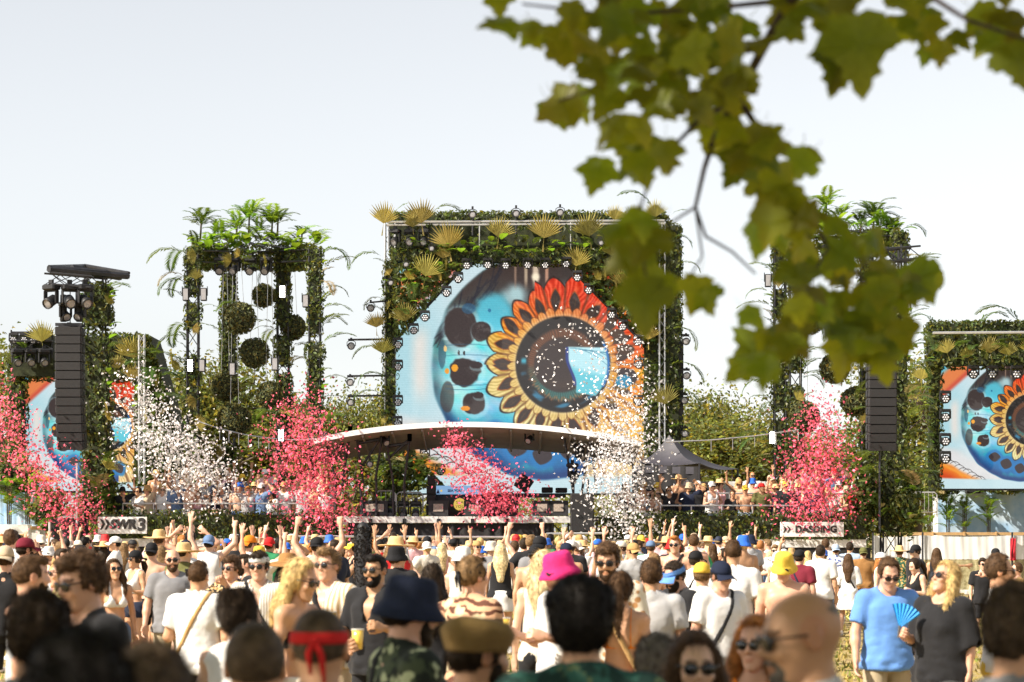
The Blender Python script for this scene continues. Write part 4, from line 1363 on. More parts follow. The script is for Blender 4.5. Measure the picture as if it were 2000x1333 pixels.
    put((250, 236, 200), inp * .3 * ss(292, 268, r))
    # far right: a second ring of flame and an opening with teal
    put((250, 190, 60), .8 * inp * (px > 250) * ss(.2, .8, nz(.02, 91)) )
    blotch(1345, 690, 62, 50, 92, (54, 46, 50)); blotch(1330, 712, 44, 36, 93, (30, 140, 178)); blotch(1338, 530, 52, 30, 94, (70, 48, 34)); blotch(1290, 440, 42, 26, 95, (74, 50, 36)); blotch(1270, 345, 36, 24, 96, (70, 46, 34))
    # iris
    put((26, 24, 26), ss(276, 262, r))
    fibre = .5 + .5 * np.sin(th * 90 + 4 * nz(.03, 101)) * .7
    brown = np.stack([104 + 46 * fibre, 66 + 24 * fibre, 46 + 12 * fibre], -1); teal = np.stack([52 + 26 * fibre, 104 + 40 * fibre, 104 + 30 * fibre], -1)
    tw = ss(-20, 130, py + 30 * nz(.02, 102))[..., None]
    putv(brown * (1 - tw) + teal * tw, ss(214, 190, r + 5 * nz(.06, 105)) * ss(128, 165, r) * (.62 + .3 * fibre))
    put((196, 116, 66), .75 * ss(16, 3, np.abs(r - 196 - 9 * np.sin(th * 31 + 3 * nz(.02, 106)))) * ss(20, 110, py) * fibre)
    put((60, 150, 190), .8 * ss(24, 8, np.abs(r - 228)) * ss(-40, 120, py) * ss(-.2, .6, nz(.03, 103)))
    put((70, 190, 214), .9 * ss(22, 6, np.abs(r - 222 + 10 * nz(.03, 104))) * ss(30, 0, np.abs(py + 20)) * (px < -150))
    put((58, 48, 48), ss(160, 146, np.hypot(px + 12, py - 5)))
    put((96, 76, 56), .5 * ss(150, 120, r) * ss(60, 130, py) * fibre)
    # bright reflection
    ref = np.minimum(np.minimum(ss(0, 16, 262 - np.hypot(px, py)), ss(0, 10, px - 25 - 46 * ss(-40, 110, py) ** 1)), np.minimum(ss(0, 10, py + 105 - .02 * px), ss(0, 12, 150 - py + .18 * px)))
    put((190, 236, 244), ref); put((104, 204, 220), ref * ss(60, 110, py - .25 * px + 80 + 14 * nz(.03, 111)))
    put((30, 60, 150), ss(13, 3, np.abs(px - 22 - 44 * ss(-40, 110, py))) * (np.abs(py - 10) < 110) * .85)
    for q in range(5):
        put((50, 120, 150), ref * .7 * ss(3.4, 1.2, np.abs(py + 92 - q * 6 - .0022 * (px - 40 - q * 46) ** 2)) * (px > 40 + q * 40))
    put((40, 120, 190), ss(9, 3, np.abs(np.hypot(px, py) - 258)) * (px > 150) * (np.abs(py) < 130))
    # dark diamonds in the blue lower rim
    for cx2, cy2, rx, ry, rt in ((600, 1010, 62, 50, .1), (722, 1082, 62, 56, .3), (868, 1130, 56, 54, .25), (1000, 1085, 44, 70, -.2), (1110, 1090, 50, 60, -.5)):
        u = (x - cx2) * math.cos(rt) + (y - cy2) * math.sin(rt); v = -(x - cx2) * math.sin(rt) + (y - cy2) * math.cos(rt)
        d = (np.abs(u) / rx) ** 1.5 + (np.abs(v) / ry) ** 1.5
        put((20, 120, 186), .9 * ss(2.6, 1.5, d)); put((52, 42, 48), ss(1.12, .95, d))
    below = ss(1236, 1262, y + .00022 * (x - 950) ** 2 * -1 + 60 * (np.abs(x - 950) / 500) ** 2)
    put((200, 226, 232), below * ss(640, 662, rg))
    img = img + (g.normal(size=(H, W)) * .012)[..., None]
    return img.clip(0, 1)

def screen_mesh(W, H, sx, sz):
    a = eye_art(W, H)
    c = np.where(a <= .04045, a / 12.92, ((a + .055) / 1.055) ** 2.4)
    X, Z = np.meshgrid(np.linspace(0, sx, W), np.linspace(sz, 0, H))
    V = np.stack([X.ravel(), np.zeros(W * H), Z.ravel()], 1)
    i = np.arange((H - 1) * W).reshape(H - 1, W)[:, :-1].ravel()
    Q = np.stack([i, i + W, i + W + 1, i + 1], 1)
    return mesh_np('screen_picture', V, Q, True, c.reshape(-1, 3))

def led_mat():
    m, nt, p, out = _nt('led_screen')
    N, L = nt.nodes, nt.links
    at = N.new('ShaderNodeAttribute'); at.attribute_name = 'tint'
    tc = N.new('ShaderNodeTexCoord')
    w = N.new('ShaderNodeTexWave'); w.bands_direction = 'Z'; w.inputs['Scale'].default_value = 6.0; w.inputs['Distortion'].default_value = .6
    L.new(tc.outputs['Object'], w.inputs['Vector'])
    mr = N.new('ShaderNodeMapRange'); mr.inputs['To Min'].default_value = .93; mr.inputs['To Max'].default_value = 1.04
    L.new(w.outputs['Fac'], mr.inputs['Value'])
    mx = N.new('ShaderNodeMix'); mx.data_type = 'RGBA'; mx.blend_type = 'MULTIPLY'; mx.inputs['Factor'].default_value = 1
    L.new(at.outputs['Color'], mx.inputs['A']); L.new(mr.outputs['Result'], mx.inputs['B'])
    p.inputs['Base Color'].default_value = (.03, .03, .032, 1); p.inputs['Roughness'].default_value = .6; p.inputs['Specular IOR Level'].default_value = .15
    L.new(mx.outputs['Result'], p.inputs['Emission Color'])
    p.inputs['Emission Strength'].default_value = LED
    return m
LED = 1.02 / 2 ** SC.view_settings.exposure
M_LED = led_mat()
# ================================================================== stage area
def WX(px, d): return (px - 1000.0) * d / F
def WZ(py, d): return CAMZ - (py - HOR) * d / F

# ---- lamps: one of each kind, then copies
M_GLASS = mat('lamp_glass', (.34, .33, .34), rough=.15, var=.1, spec=.8)
M_LEDC = mat('led_cell', (.62, .62, .66), rough=.2, var=.1, spec=.8)
M_GRILLE = mat('speaker_grille', (.020, .019, .020), rough=.75, var=.35, scale=60, bump=.5, bscale=200)
M_BOX = mat('speaker_box', (.024, .023, .024), rough=.65, var=.25, scale=12)
M_LIT = emis_mat('lit_tube', (1.0, .93, .84), 14.0)
LAMPS = {}
def lamp_proto(kind):
    """axis: the lens faces -Y; hangs from its origin at the clamp"""
    m = {}
    if kind == 'par':
        b = MB(); M = Matrix.Translation((0, 0, -.16)) @ Matrix.Rotation(R(90), 4, 'X')
        b.lathe([(.001, -.17), (.07, -.16), (.10, -.08), (.105, .0), (.115, .02), (.115, .06), (.10, .06), (.10, .03)], 14, M)
        m['lamp_housing'] = (b.mesh('lamp_housing', True), M_BLACK)
        b = MB(); b.lathe([(.001, .04), (.06, .045), (.10, .035), (.1, .02)], 14, M); m['lens'] = (b.mesh('lens', True), M_GLASS)
        b = MB(); b.tube([(-.125, 0, -.16), (-.125, 0, -.04), (-.06, 0, .0), (.06, 0, .0), (.125, 0, -.04), (.125, 0, -.16)], .012, 5); b.box(-.03, .03, -.03, .03, 0, .09)
        m['yoke'] = (b.mesh('yoke'), M_BLACK)
    elif kind == 'led':
        b = MB(); M = Matrix.Translation((0, 0, -.17)) @ Matrix.Rotation(R(90), 4, 'X')
        b.lathe([(.001, -.15), (.08, -.14), (.115, -.05), (.12, .05), (.11, .06), (.105, .045), (.001, .045)], 12, M)
        m['lamp_housing'] = (b.mesh('lamp_housing', True), M_BLACK)
        b = MB()
        for k in range(7):
            a = k * math.pi / 3; rr = 0 if k == 6 else .066
            b.lathe([(.001, .075), (.022, .068), (.030, .048), (.028, .044)], 8, M @ Matrix.Translation((rr * math.cos(a), rr * math.sin(a), 0)))
        m['led_cluster'] = (b.mesh('led_cluster', True), M_LEDC)
        b = MB(); b.box(-.14, .14, -.06, .06, -.03, .05, bev=.012); b.box(-.15, -.125, -.04, .04, -.2, 0); b.box(.125, .15, -.04, .04, -.2, 0)
        m['yoke'] = (b.mesh('yoke'), M_BLACK)
    elif kind == 'head':
        b = MB(); b.box(-.17, .17, -.13, .13, -.13, 0, bev=.03); b.box(-.05, .05, -.03, .03, 0, .10); m['lamp_base'] = (b.mesh('lamp_base'), M_BLACK)
        b = MB(); b.box(-.175, -.135, -.06, .06, -.42, -.13, bev=.015); b.box(.135, .175, -.06, .06, -.42, -.13, bev=.015); b.box(-.175, .175, -.03, .03, -.16, -.12); m['yoke'] = (b.mesh('yoke'), M_BLACK)
        b = MB(); M = Matrix.Translation((0, 0, -.36)) @ Matrix.Rotation(R(118), 4, 'X')
        b.lathe([(.001, -.15), (.07, -.15), (.11, -.11), (.115, .05), (.125, .10), (.12, .17), (.10, .17), (.095, .14)], 12, M); m['lamp_housing'] = (b.mesh('lamp_housing', True), M_BLACK)
        b = MB(); b.lathe([(.001, .15), (.06, .155), (.10, .145)], 12, M); m['lens'] = (b.mesh('lens', True), M_GLASS)
    elif kind == 'strobe':
        b = MB(); b.box(-.10, .10, -.08, .10, -.42, 0, bev=.015); m['lamp_housing'] = (b.mesh('lamp_housing'), M_BLACK)
        b = MB(); b.box(-.075, .075, -.092, -.078, -.39, -.03); m['lens'] = (b.mesh('lens'), M_GLASS)
        b = MB(); b.box(-.13, -.105, -.03, .03, -.25, .05); b.box(.105, .13, -.03, .03, -.25, .05); m['bracket'] = (b.mesh('bracket'), M_STEEL)
    return m
for k_ in ('par', 'led', 'head', 'strobe'): LAMPS[k_] = lamp_proto(k_)
LNAME = {'par': 'stage_spotlight', 'led': 'led_spotlight', 'head': 'moving_head_light', 'strobe': 'strobe_light'}
NL = {}
def lamp(kind, p, label, group, rz=0.0, rx=0.0, scale=1.0, lit=False):
    o = empty(LNAME[kind], p, rz); o.rotation_euler = (rx, 0, rz); o.scale = (scale,) * 3
    for nm, (me, mt) in LAMPS[kind].items():
        link(nm, me, M_LIT if (lit and nm == 'lens') else mt, o)
    tag(o, label, 'stage light', group)
    return o
ORD = ['first', 'second', 'third', 'fourth', 'fifth', 'sixth', 'seventh', 'eighth', 'ninth', 'tenth', 'eleventh', 'twelfth']

def ivy_box(root, px0, px1, py0, py1, d0, d1, dens=110, size=.13, matl=None, seed=0, faces=('-y', '-x', '+x', '+z', '-z'), core=True, name='ivy'):
    lo = (WX(px0, d0), d0, WZ(py1, d0)); hi = (WX(px1, d0), d1, WZ(py0, d0))
    if core:
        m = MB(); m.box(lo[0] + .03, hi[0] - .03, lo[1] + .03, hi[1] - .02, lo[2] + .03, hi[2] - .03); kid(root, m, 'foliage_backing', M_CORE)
    g = np.random.RandomState(seed + 100)
    p, n = on_box(lo, hi, dens, g, faces, .10)
    return leaf_cloud(name, p, n, size, matl or IVY, root, seed=seed)

# ---------------------------------------------------------------- main video wall
D = 72.0
sx, sz = WX(1258.3, D) - WX(767.6, D), WZ(515.5, D) - WZ(963.8, D)
SCRM = screen_mesh(330, 300, sx, sz)
vw = empty('video_wall', (WX(1013, D), D, ground(0, D)))
tag(vw, 'huge ivy framed video wall showing a flower eye above the stage', 'video wall')
o = link('screen', SCRM, M_LED, vw); o.location = Vector((WX(767.6, D), D, WZ(963.8, D))) - vw.location
o['label'] = 'bright screen showing a blue and orange flower eye'
m = MB(); m.box(WX(764, D), WX(1262, D), D + .06, D + .30, WZ(967, D), WZ(512, D)); kid(vw, m, 'screen_back', M_BLACK)
for px in (762, 1292):
    m = MB(); truss(m, (WX(px, D), D + .1 - (.35 if px > 1000 else 0), 0.25), (WX(px, D), D + .1 - (.35 if px > 1000 else 0), WZ(436, D)), .30 if px < 1000 else .16, .028); kid(vw, m, 'truss_column', M_ALU)
m = MB()
for py in (438, 444): m.tube([(WX(757, D), D - .45, WZ(py, D)), (WX(1296, D), D - .45, WZ(py - 3, D))], .035, 6)
for k in range(4):
    x = WX(760 + k * 177, D); m.tube([(x, D - .45, WZ(438, D)), (x, D - .45, WZ(490, D))], .018, 5)
kid(vw, m, 'header_rail', M_ALU)
m = MB(); m.box(WX(760, D), WX(1292, D), D - .05, D + .9, WZ(492, D), WZ(441, D)); kid(vw, m, 'header_backing', M_CORE)
ivy_box(vw, 752, 773, 512, 1000, D - .15, D + .25, 150, .13, seed=1)
ivy_box(vw, 1256, 1287, 440, 1000, D - .15, D + .25, 130, .13, seed=2)
ivy_box(vw, 1296, 1328, 438, 905, D - .3, D + 1.6, 120, .13, seed=3)
m = MB(); m.box(WX(1325, D), WX(1334, D), D - .2, D + 1.5, WZ(905, D), WZ(668, D)); kid(vw, m, 'side_panel', M_BLACK)
ivy_box(vw, 765, 1290, 489, 513, D - .5, D + .02, 150, .13, seed=4)
ivy_box(vw, 764, 1302, 417, 437, D + .2, D + 1.0, 170, .12, seed=5)
g = np.random.RandomState(50)
p, n = on_box((WX(765, D), D - .4, WZ(490, D)), (WX(1290, D), D - .1, WZ(442, D)), 34, g, ('-y',), .25)
leaf_cloud('ivy', p, n, .16, IVY, vw, seed=51)
tris = (((770, 514), (912, 514), (770, 668), 950), ((1105, 514), (1258, 514), (1258, 672), 1350), ((770, 835), (772, 957), (872, 957), 520))
for i, (a, b, c, n_) in enumerate(tris):
    A, B, C = (P(q[0], q[1], D - .3) for q in (a, b, c))
    p, n = on_tri(A, B, C, n_, np.random.RandomState(60 + i), .35)
    leaf_cloud('ivy', p, n, .17, IVY, vw, seed=70 + i)
    m = MB(); m.tube([B, C] if i < 2 else [A + Vector((0, 0, -.2)), C], .05, 6)
    if i == 1: m = MB().tube([A, C], .05, 6)
    kid(vw, m, 'corner_bar', M_STEEL)
for (px, py, s) in ((749, 437, 1.0), (823, 436, 1.05), (877, 484, 1.15), (974, 464, .95), (1062, 466, 1.1), (1151, 462, 1.1), (1281, 424, .8), (831, 540, 1.05), (1125, 520, .9), (1219, 560, 1.0), (792, 628, .9), (1266, 664, .8), (806, 444, .6), (1200, 430, .7), (1300, 790, .9), (746, 690, .8), (735, 640, .7), (1240, 430, .7), (1195, 500, .8), (865, 505, .5)):
    frond(vw, 'fan', P(px, py, D - .75), az=G.uniform(-.35, .35), tilt=G.uniform(-.3, .3), scale=s * 1.45)
for px in range(780, 1280, 13):
    frond(vw, G.choice(['palm', 'monstera', 'palm', 'broad']), P(px + G.uniform(-9, 9), G.uniform(470, 505), D - .6), az=G.uniform(-math.pi, 0), tilt=G.uniform(.2, 1.0), scale=G.uniform(.45, .75))
for px in range(860, 1270, 19):
    frond(vw, 'broad', P(px + G.uniform(-9, 9), G.uniform(472, 500), D - .7), az=G.uniform(-math.pi, 0), tilt=G.uniform(.3, 1.1), scale=G.uniform(.7, 1.05))
for (px, py, az, tl, s) in ((766, 430, .2, .1, .75), (842, 430, .15, .05, .85), (793, 436, 2.8, .0, .45), (1272, 418, 2.9, -.1, .95), (1308, 425, .1, .5, .6), (1310, 470, .0, .6, .6), (1322, 520, .0, .7, .6), (1322, 600, .1, .5, .7), (1305, 650, -.4, .8, .9), (1300, 720, -.3, .8, 1.0), (1300, 770, -.3, .9, 1.0), (1300, 840, -.3, .9, 1.0),
                        (752, 510, 3.1, .5, .8), (752, 590, 3.0, .6, .6), (752, 615, 3.3, .5, .75), (752, 690, 3.1, .6, .8), (750, 740, 3.2, .5, .7), (752, 780, 3.1, .5, .8), (752, 820, 2.9, .3, .8), (1200, 520, -1.0, .9, .6), (1170, 560, -2, .9, .6), (1230, 600, -1.6, .8, .7), (800, 560, -1.4, .9, .6), (785, 650, -1.2, 1, .6)):
    frond(vw, G.choice(['palm', 'arch']) if s > .5 else 'palm', P(px, py, D - .4), az, tl, s)
for k in range(26):
    py = 520 + k * 17; frond(vw, G.choice(['broad', 'monstera', 'palm', 'fan']), P(756 + G.uniform(-4, 10), py, D - .35), az=math.pi + G.uniform(-1.1, .9), tilt=G.uniform(.4, 1.1), scale=G.uniform(.4, .75))
for k in range(18):
    py = 520 + k * 19; frond(vw, G.choice(['broad', 'monstera', 'palm']), P(1272 + G.uniform(-10, 14), py, D - .35), az=G.uniform(-2.4, -.6), tilt=G.uniform(.4, 1.1), scale=G.uniform(.4, .7))
for k in range(34):
    a, b = sorted((G.uniform(), G.uniform())); px, py = (772 + 125 * a, 518 + 130 * (1 - b)) if k % 2 else (1255 - 130 * a, 518 + 135 * (1 - b))
    frond(vw, G.choice(['palm', 'monstera', 'broad', 'fan']), P(px, py, D - .65), az=G.uniform(-2.7, -.4), tilt=G.uniform(.3, 1.1), scale=G.uniform(.5, .8))
for k in range(9):
    frond(vw, 'palm', P(G.uniform(775, 850), G.uniform(900, 955), D - .8), az=G.uniform(-2.6, -.4), tilt=G.uniform(.3, 1.0), scale=G.uniform(.6, .9), matl=STRAWF if k % 3 == 0 else None)

for i, (px, py) in enumerate(((912, 512), (953, 511), (988, 512), (1031, 511), (1065, 511), (1106, 509))):
    lamp('led', P(px, py - 4, D - .75), f'{ORD[i]} led spotlight from the left along the top edge of the main screen', 'led spotlights round the main screen', G.uniform(-.1, .1), R(8))
for i, (px, py) in enumerate(((895, 545), (872, 572), (830, 620), (808, 645))):
    lamp('led', P(px, py - 10, D - .75), f'led spotlight on upper left diagonal of the main screen, {ORD[i]} from the top', 'led spotlights round the main screen', .1)
for i, (px, py) in enumerate(((1128, 542), (1150, 567), (1195, 615), (1217, 638))):
    lamp('led', P(px, py - 10, D - .75), f'led spotlight on upper right diagonal of the main screen, {ORD[i]} from the top', 'led spotlights round the main screen', -.1)
for i, (px, py) in enumerate(((777, 673), (777, 716), (777, 785), (776, 826))):
    lamp('led', P(px, py - 10, D - .75), f'led spotlight on left edge of the main screen, {ORD[i]} from the top', 'led spotlights round the main screen', .2)
for i, (px, py) in enumerate(((1247, 667), (1248, 712), (1247, 785))):
    lamp('led', P(px, py - 10, D - .75), f'led spotlight on right edge of the main screen, {ORD[i]} from the top', 'led spotlights round the main screen', -.2)
for i, (px, py) in enumerate(((830, 888), (860, 920))):
    lamp('led', P(px, py - 10, D - .75), f'{("upper", "lower")[i]} led spotlight on the bottom left corner bar of the main screen', 'led spotlights round the main screen', .2)
for i, (px, py) in enumerate(((923, 420), (1008, 418), (1094, 416))):
    lamp('par', P(px, py, D - .5) + Vector((0, 0, .16)), f'round spotlight standing on top of the video wall, {ORD[i]} from the left', 'round spotlights on top of the video wall', 0, 0, 1.0)
    m = MB().tube([P(px, py + 8, D - .45), P(px, py + 40, D - .45)], .03, 6); kid(vw, m, 'lamp_post', M_STEEL)
for sd, L in ((-1, ((686, 664, 676), (684, 735, 742), (685, 774, 785))), (1, ((1340, 655, 670), (1341, 722, 734), (1337, 770, 783), (1338, 835, 850)))):
    for i, (px, pb, py) in enumerate(L):
        m = MB(); a, b = P(px - sd * -6, pb, D - .3), P(757 if sd < 0 else 1300, pb - 1, D - .1)
        m.tube([a, b], .03, 6); kid(vw, m, 'outrigger_bar', M_STEEL)
        lamp('par', P(px, pb + 2, D - .3), f'round spotlight on an outrigger bar {"left" if sd < 0 else "right"} of the video wall, {ORD[i]} from the top', 'round outrigger spotlights')
lamp('par', P(724, 592, D - .4), 'round spotlight beside the palm fronds at upper left of the video wall', 'round outrigger spotlights')
m = MB().tube([P(724, 591, D - .4), P(760, 588, D - .2)], .025, 6); kid(vw, m, 'outrigger_bar', M_STEEL)
for i, px in enumerate((772, 800, 828, 1190, 1215, 1250)):
    lamp('head', P(px, 448, D - .55), f'moving head light under the top rail of the video wall, {ORD[i]} from the left', 'moving heads in the top rail', G.uniform(-.6, .6), 0, .95)
for i, (px, py) in enumerate(((843, 486), (793, 517), (763, 553), (1174, 475), (1226, 506))):
    lamp('par', P(px, py - 8, D - .9), f'small white faced lamp among the video wall header leaves, {ORD[(2, 1, 0, 3, 4)[i]]} from the left', 'small lamps in the header leaves', 0, 0, .75)

# ---------------------------------------------------------------- side video walls
def side_wall(px0, py0, k, d, label, seed):
    w = empty('video_wall', (WX(px0, d) + sx * k * d / D / 2, d, ground(WX(px0, d), d)))
    tag(w, label, 'video wall', 'side video walls')
    s = k * d / D
    zb = WZ(py0, d) - sz * s
    o = link('screen', SCRM, M_LED, w, scale=s); o.location = Vector((WX(px0, d), d, zb)) - w.location
    m = MB(); m.box(WX(px0 - 4, d), WX(px0, d) + sx * s + .06, d + .06, d + .3, zb - .06, zb + sz * s + .06); kid(w, m, 'screen_back', M_BLACK)
    return w, zb
lw, zbl = side_wall(45, 735, .5, 73.5, 'left video wall with flower eye, half hidden behind the black speaker column', 0)
rw, zbr = side_wall(1836, 715, .535, 82.0, 'right video wall with flower eye, cut by the right picture edge', 1)
ivy_box(rw, 1814, 1838, 640, 960, 81.6, 82.0, 120, .15, seed=20)
ivy_box(rw, 1814, 2120, 655, 716, 81.4, 81.9, 95, .17, seed=21)
ivy_box(rw, 1816, 2120, 631, 650, 81.9, 82.7, 150, .14, seed=22)
m = MB().tube([P(1822, 651, 81.2), P(2120, 649, 81.2)], .05, 6); kid(rw, m, 'header_rail', M_ALU)
for px, py, s in ((1850, 690, 1.1), (1935, 690, 1.3), (1970, 695, 1.0), (1800, 742, 1.2), (1890, 700, .9), (2010, 690, 1.1)):
    frond(rw, 'fan', P(px, py, 81.0), az=G.uniform(-.3, .3), tilt=G.uniform(-.3, .3), scale=s)
for k in range(16):
    frond(rw, G.choice(['palm', 'monstera']), P(1826 + k * 13, G.uniform(670, 708), 81.0), az=G.uniform(-2.8, -.3), tilt=G.uniform(.3, 1.1), scale=G.uniform(.5, .85))
for k in range(22):
    frond(rw, G.choice(['palm', 'broad', 'monstera']), P(1820 + G.uniform(-6, 8), 660 + k * 14, 81.3), az=math.pi + G.uniform(-1.2, 1.0), tilt=G.uniform(.4, 1.1), scale=G.uniform(.5, .95))
for px, py, az, s in ((1915, 640, .3, .9), (1990, 640, 2.6, 1.3), (1826, 640, 2.6, .8)):
    frond(rw, 'arch', P(px, py, 81.7), az, .1, s)
for i, px in enumerate((1901, 1938, 1986)):
    lamp('led', P(px, 718, 81.2), f'led spotlight along the top of the right video wall, {ORD[i]} from the left', 'led spotlights of the right video wall', 0, R(8), 1.35)
for i, py in enumerate((779, 815, 862, 897)):
    lamp('led', P(1846, py - 12, 81.2), f'led spotlight on left edge of the right video wall, {ORD[i]} from the top', 'led spotlights of the right video wall', .2, 0, 1.3)
# left one
ivy_box(lw, 14, 46, 690, 1000, 73.0, 73.5, 110, .15, seed=24)
ivy_box(lw, 20, 110, 700, 738, 72.8, 73.4, 110, .15, seed=25)
ivy_box(lw, 205, 275, 655, 740, 72.6, 73.4, 110, .15, seed=26)
for px, py, s in ((82, 668, 1.4), (262, 700, 1.5), (240, 690, 1.0), (256, 740, .9), (232, 720, .9)):
    frond(lw, 'fan', P(px, py, 72.2), az=G.uniform(-.3, .3), tilt=G.uniform(-.4, .4), scale=s)
for k in range(34):
    px, py = (G.uniform(5, 60), G.uniform(680, 960)) if k % 2 else (G.uniform(205, 270), G.uniform(680, 860))
    frond(lw, G.choice(['broad', 'palm', 'monstera']), P(px, py, 72.4), az=G.uniform(-3.1, 0), tilt=G.uniform(.3, 1.1), scale=G.uniform(.55, 1.0))
# wing: ivy wall sloping down to the right of the left screen
wing = empty('ivy_wing', P(300, 1035, 72).to_tuple()[0:2] + (0.2,)); tag(wing, 'tall dark ivy covered wing beside the left video wall', 'ivy wall')
a, b, c, d_ = (P(262, 655, 72.6), P(292, 655, 72.6), P(345, 840, 72.6), P(262, 900, 72.6))
m = MB(); V = [a, b, c, P(345, 950, 72.6), P(262, 950, 72.6)]; V2 = [v + Vector((0, 2.2, 0)) for v in V]
m.add(V + V2, [(0, 5, 6, 1), (1, 6, 7, 2), (2, 7, 8, 3), (3, 8, 9, 4), (4, 9, 5, 0)], [(0, 1, 2), (0, 2, 3), (0, 3, 4)]); kid(wing, m, 'foliage_backing', M_CORE)
for i, (t, n_) in enumerate((((a, b, c), 500), ((a, c, V[3]), 900), ((a, V[3], V[4]), 900))):
    p, n = on_tri(*t, n_, np.random.RandomState(80 + i), .15); leaf_cloud('ivy', p, n, .16, HEDGE, wing, seed=83 + i)
m = MB(); truss(m, P(277, 655, 72.0), P(277, 945, 72.0), .16, .022, .012); kid(wing, m, 'white_truss', M_ALU)
for k in range(22):
    frond(wing, G.choice(['palm', 'arch', 'fan', 'palm']), P(G.uniform(285, 345), G.uniform(690, 880), 71.8), az=G.uniform(-2.9, .3), tilt=G.uniform(.3, 1.1), scale=G.uniform(.6, 1.0))
for i, px in enumerate((27, 48, 66, 78)):
    lamp('led', P(px, 654, 72.4), f'led spotlight on the rack above the left video wall, {ORD[i]} from the left', 'lamps on the rack above the left video wall', 0, 0, 1.0)
for i, px in enumerate((34, 60, 86)):
    lamp('head', P(px, 682, 72.2), f'moving head light on the rack above the left video wall, {ORD[i]} from the left', 'lamps on the rack above the left video wall', .4, 0, 1.0)
rk = empty('lamp_rack', (WX(55, 72.3), 72.3, ground(0, 72))); tag(rk, 'dark steel lamp rack above the left video wall', 'lamp rack')
m = MB(); truss(m, P(20, 675, 72.4), P(104, 675, 72.4), .25, .03); m.tube([P(24, 650, 72.4), P(100, 650, 72.4)], .035, 6)
for px in (22, 60, 102): m.tube([P(px, 645, 72.5), P(px, 700, 72.5)], .03, 6)
kid(rk, m, 'rack_frame', M_STEEL)
m = MB().box(WX(24, 72.6), WX(104, 72.6), 72.6, 73.0, WZ(735, 72.6), WZ(655, 72.6)); kid(rk, m, 'rack_backing', M_CORE)

# ---------------------------------------------------------------- green towers, pergolas and moss balls
def tower(root, px, d, pyt, pyb, wpx, seed, side=0, wrap=.64, fr=13):
    g = np.random.RandomState(seed)
    w = wpx * d / F
    m = MB(); truss(m, (WX(px, d), d, WZ(pyb, d)), (WX(px, d), d, WZ(pyt, d)), w * .78, .026, .013); kid(root, m, 'truss_column', M_STEEL)
    py = pyt
    pts, nn = [], []
    core = MB()
    while py < pyb - 10:
        h = g.uniform(26, 62)
        if g.uniform() < wrap:
            ww = w * g.uniform(.85, 1.15)
            lo = (WX(px, d) - ww / 2, d - ww / 2, WZ(min(py + h, pyb), d)); hi = (WX(px, d) + ww / 2, d + ww / 2, WZ(py, d))
            q, n_ = on_box(lo, hi, 170, g, ('-y', '-x', '+x', '+z', '-z'), .07); pts.append(q); nn.append(n_)
            core.box(lo[0] + .04, hi[0] - .04, lo[1] + .04, hi[1] - .04, lo[2] + .03, hi[2] - .03)
            py += h
        else:
            py += h * .5
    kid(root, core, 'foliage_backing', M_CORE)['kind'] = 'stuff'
    leaf_cloud('ivy', np.concatenate(pts), np.concatenate(nn), .12, IVY, root, seed=seed)
    for k in range(fr):
        py = g.uniform(pyt + 10, pyb - 60); s = g.choice((-1, 1)) if side == 0 else side
        kind = g.choice(['palm', 'arch', 'monstera', 'broad', 'monstera', 'fan', 'palm', 'palm'])
        p = P(px + s * wpx * .45, py, d - w * .3)
        if kind == 'fan': frond(root, 'fan', P(px + g.uniform(-8, 8), py, d - w * .7), g.uniform(-.4, .4), g.uniform(-2.2, 2.2), g.uniform(.55, .85))
        else: frond(root, kind, p, (0 if s > 0 else math.pi) + g.uniform(-.9, .4), g.uniform(.35, 1.0), g.uniform(.6, 1.0) * (1.25 if kind in ('palm', 'monstera') else .9), STRAWF if g.uniform() < .25 and kind != 'broad' else None)

def beam(root, a, b, seed, h=.80, ivy=True):
    m = MB(); truss(m, a, b, .34, .028, .012); kid(root, m, 'truss_beam', M_STEEL)
    if ivy:
        g = np.random.RandomState(seed); a, b = np.array(a), np.array(b); L = np.linalg.norm(b - a); n = int(L * 420)
        t = g.uniform(size=(n, 1)); q = a + (b - a) * t + g.uniform(-.5, .5, (n, 3)) * (.1, .5, h)
        nn = q - (a + (b - a) * t) + np.array((0, -.3, 0)); nn /= np.linalg.norm(nn, axis=1)[:, None]
        leaf_cloud('ivy', q, nn, .13, IVY, root, seed=seed)

def small_palm(root, p, h, n, g, matl=None, stem=True, s=.8):
    p = Vector(p)
    if stem:
        m = MB(); m.tube([p, p + Vector((.02, 0, h * .5)), p + Vector((.03, 0, h))], [.035, .03, .025], 6); kid(root, m, 'palm_stem', M_STEM)
    for k in range(n):
        frond(root, 'palm', p + Vector((.03, 0, h - .02 * k)), k * 2.4 + g.uniform(-.3, .3), g.uniform(.05, .75), s * g.uniform(.75, 1.1), matl)

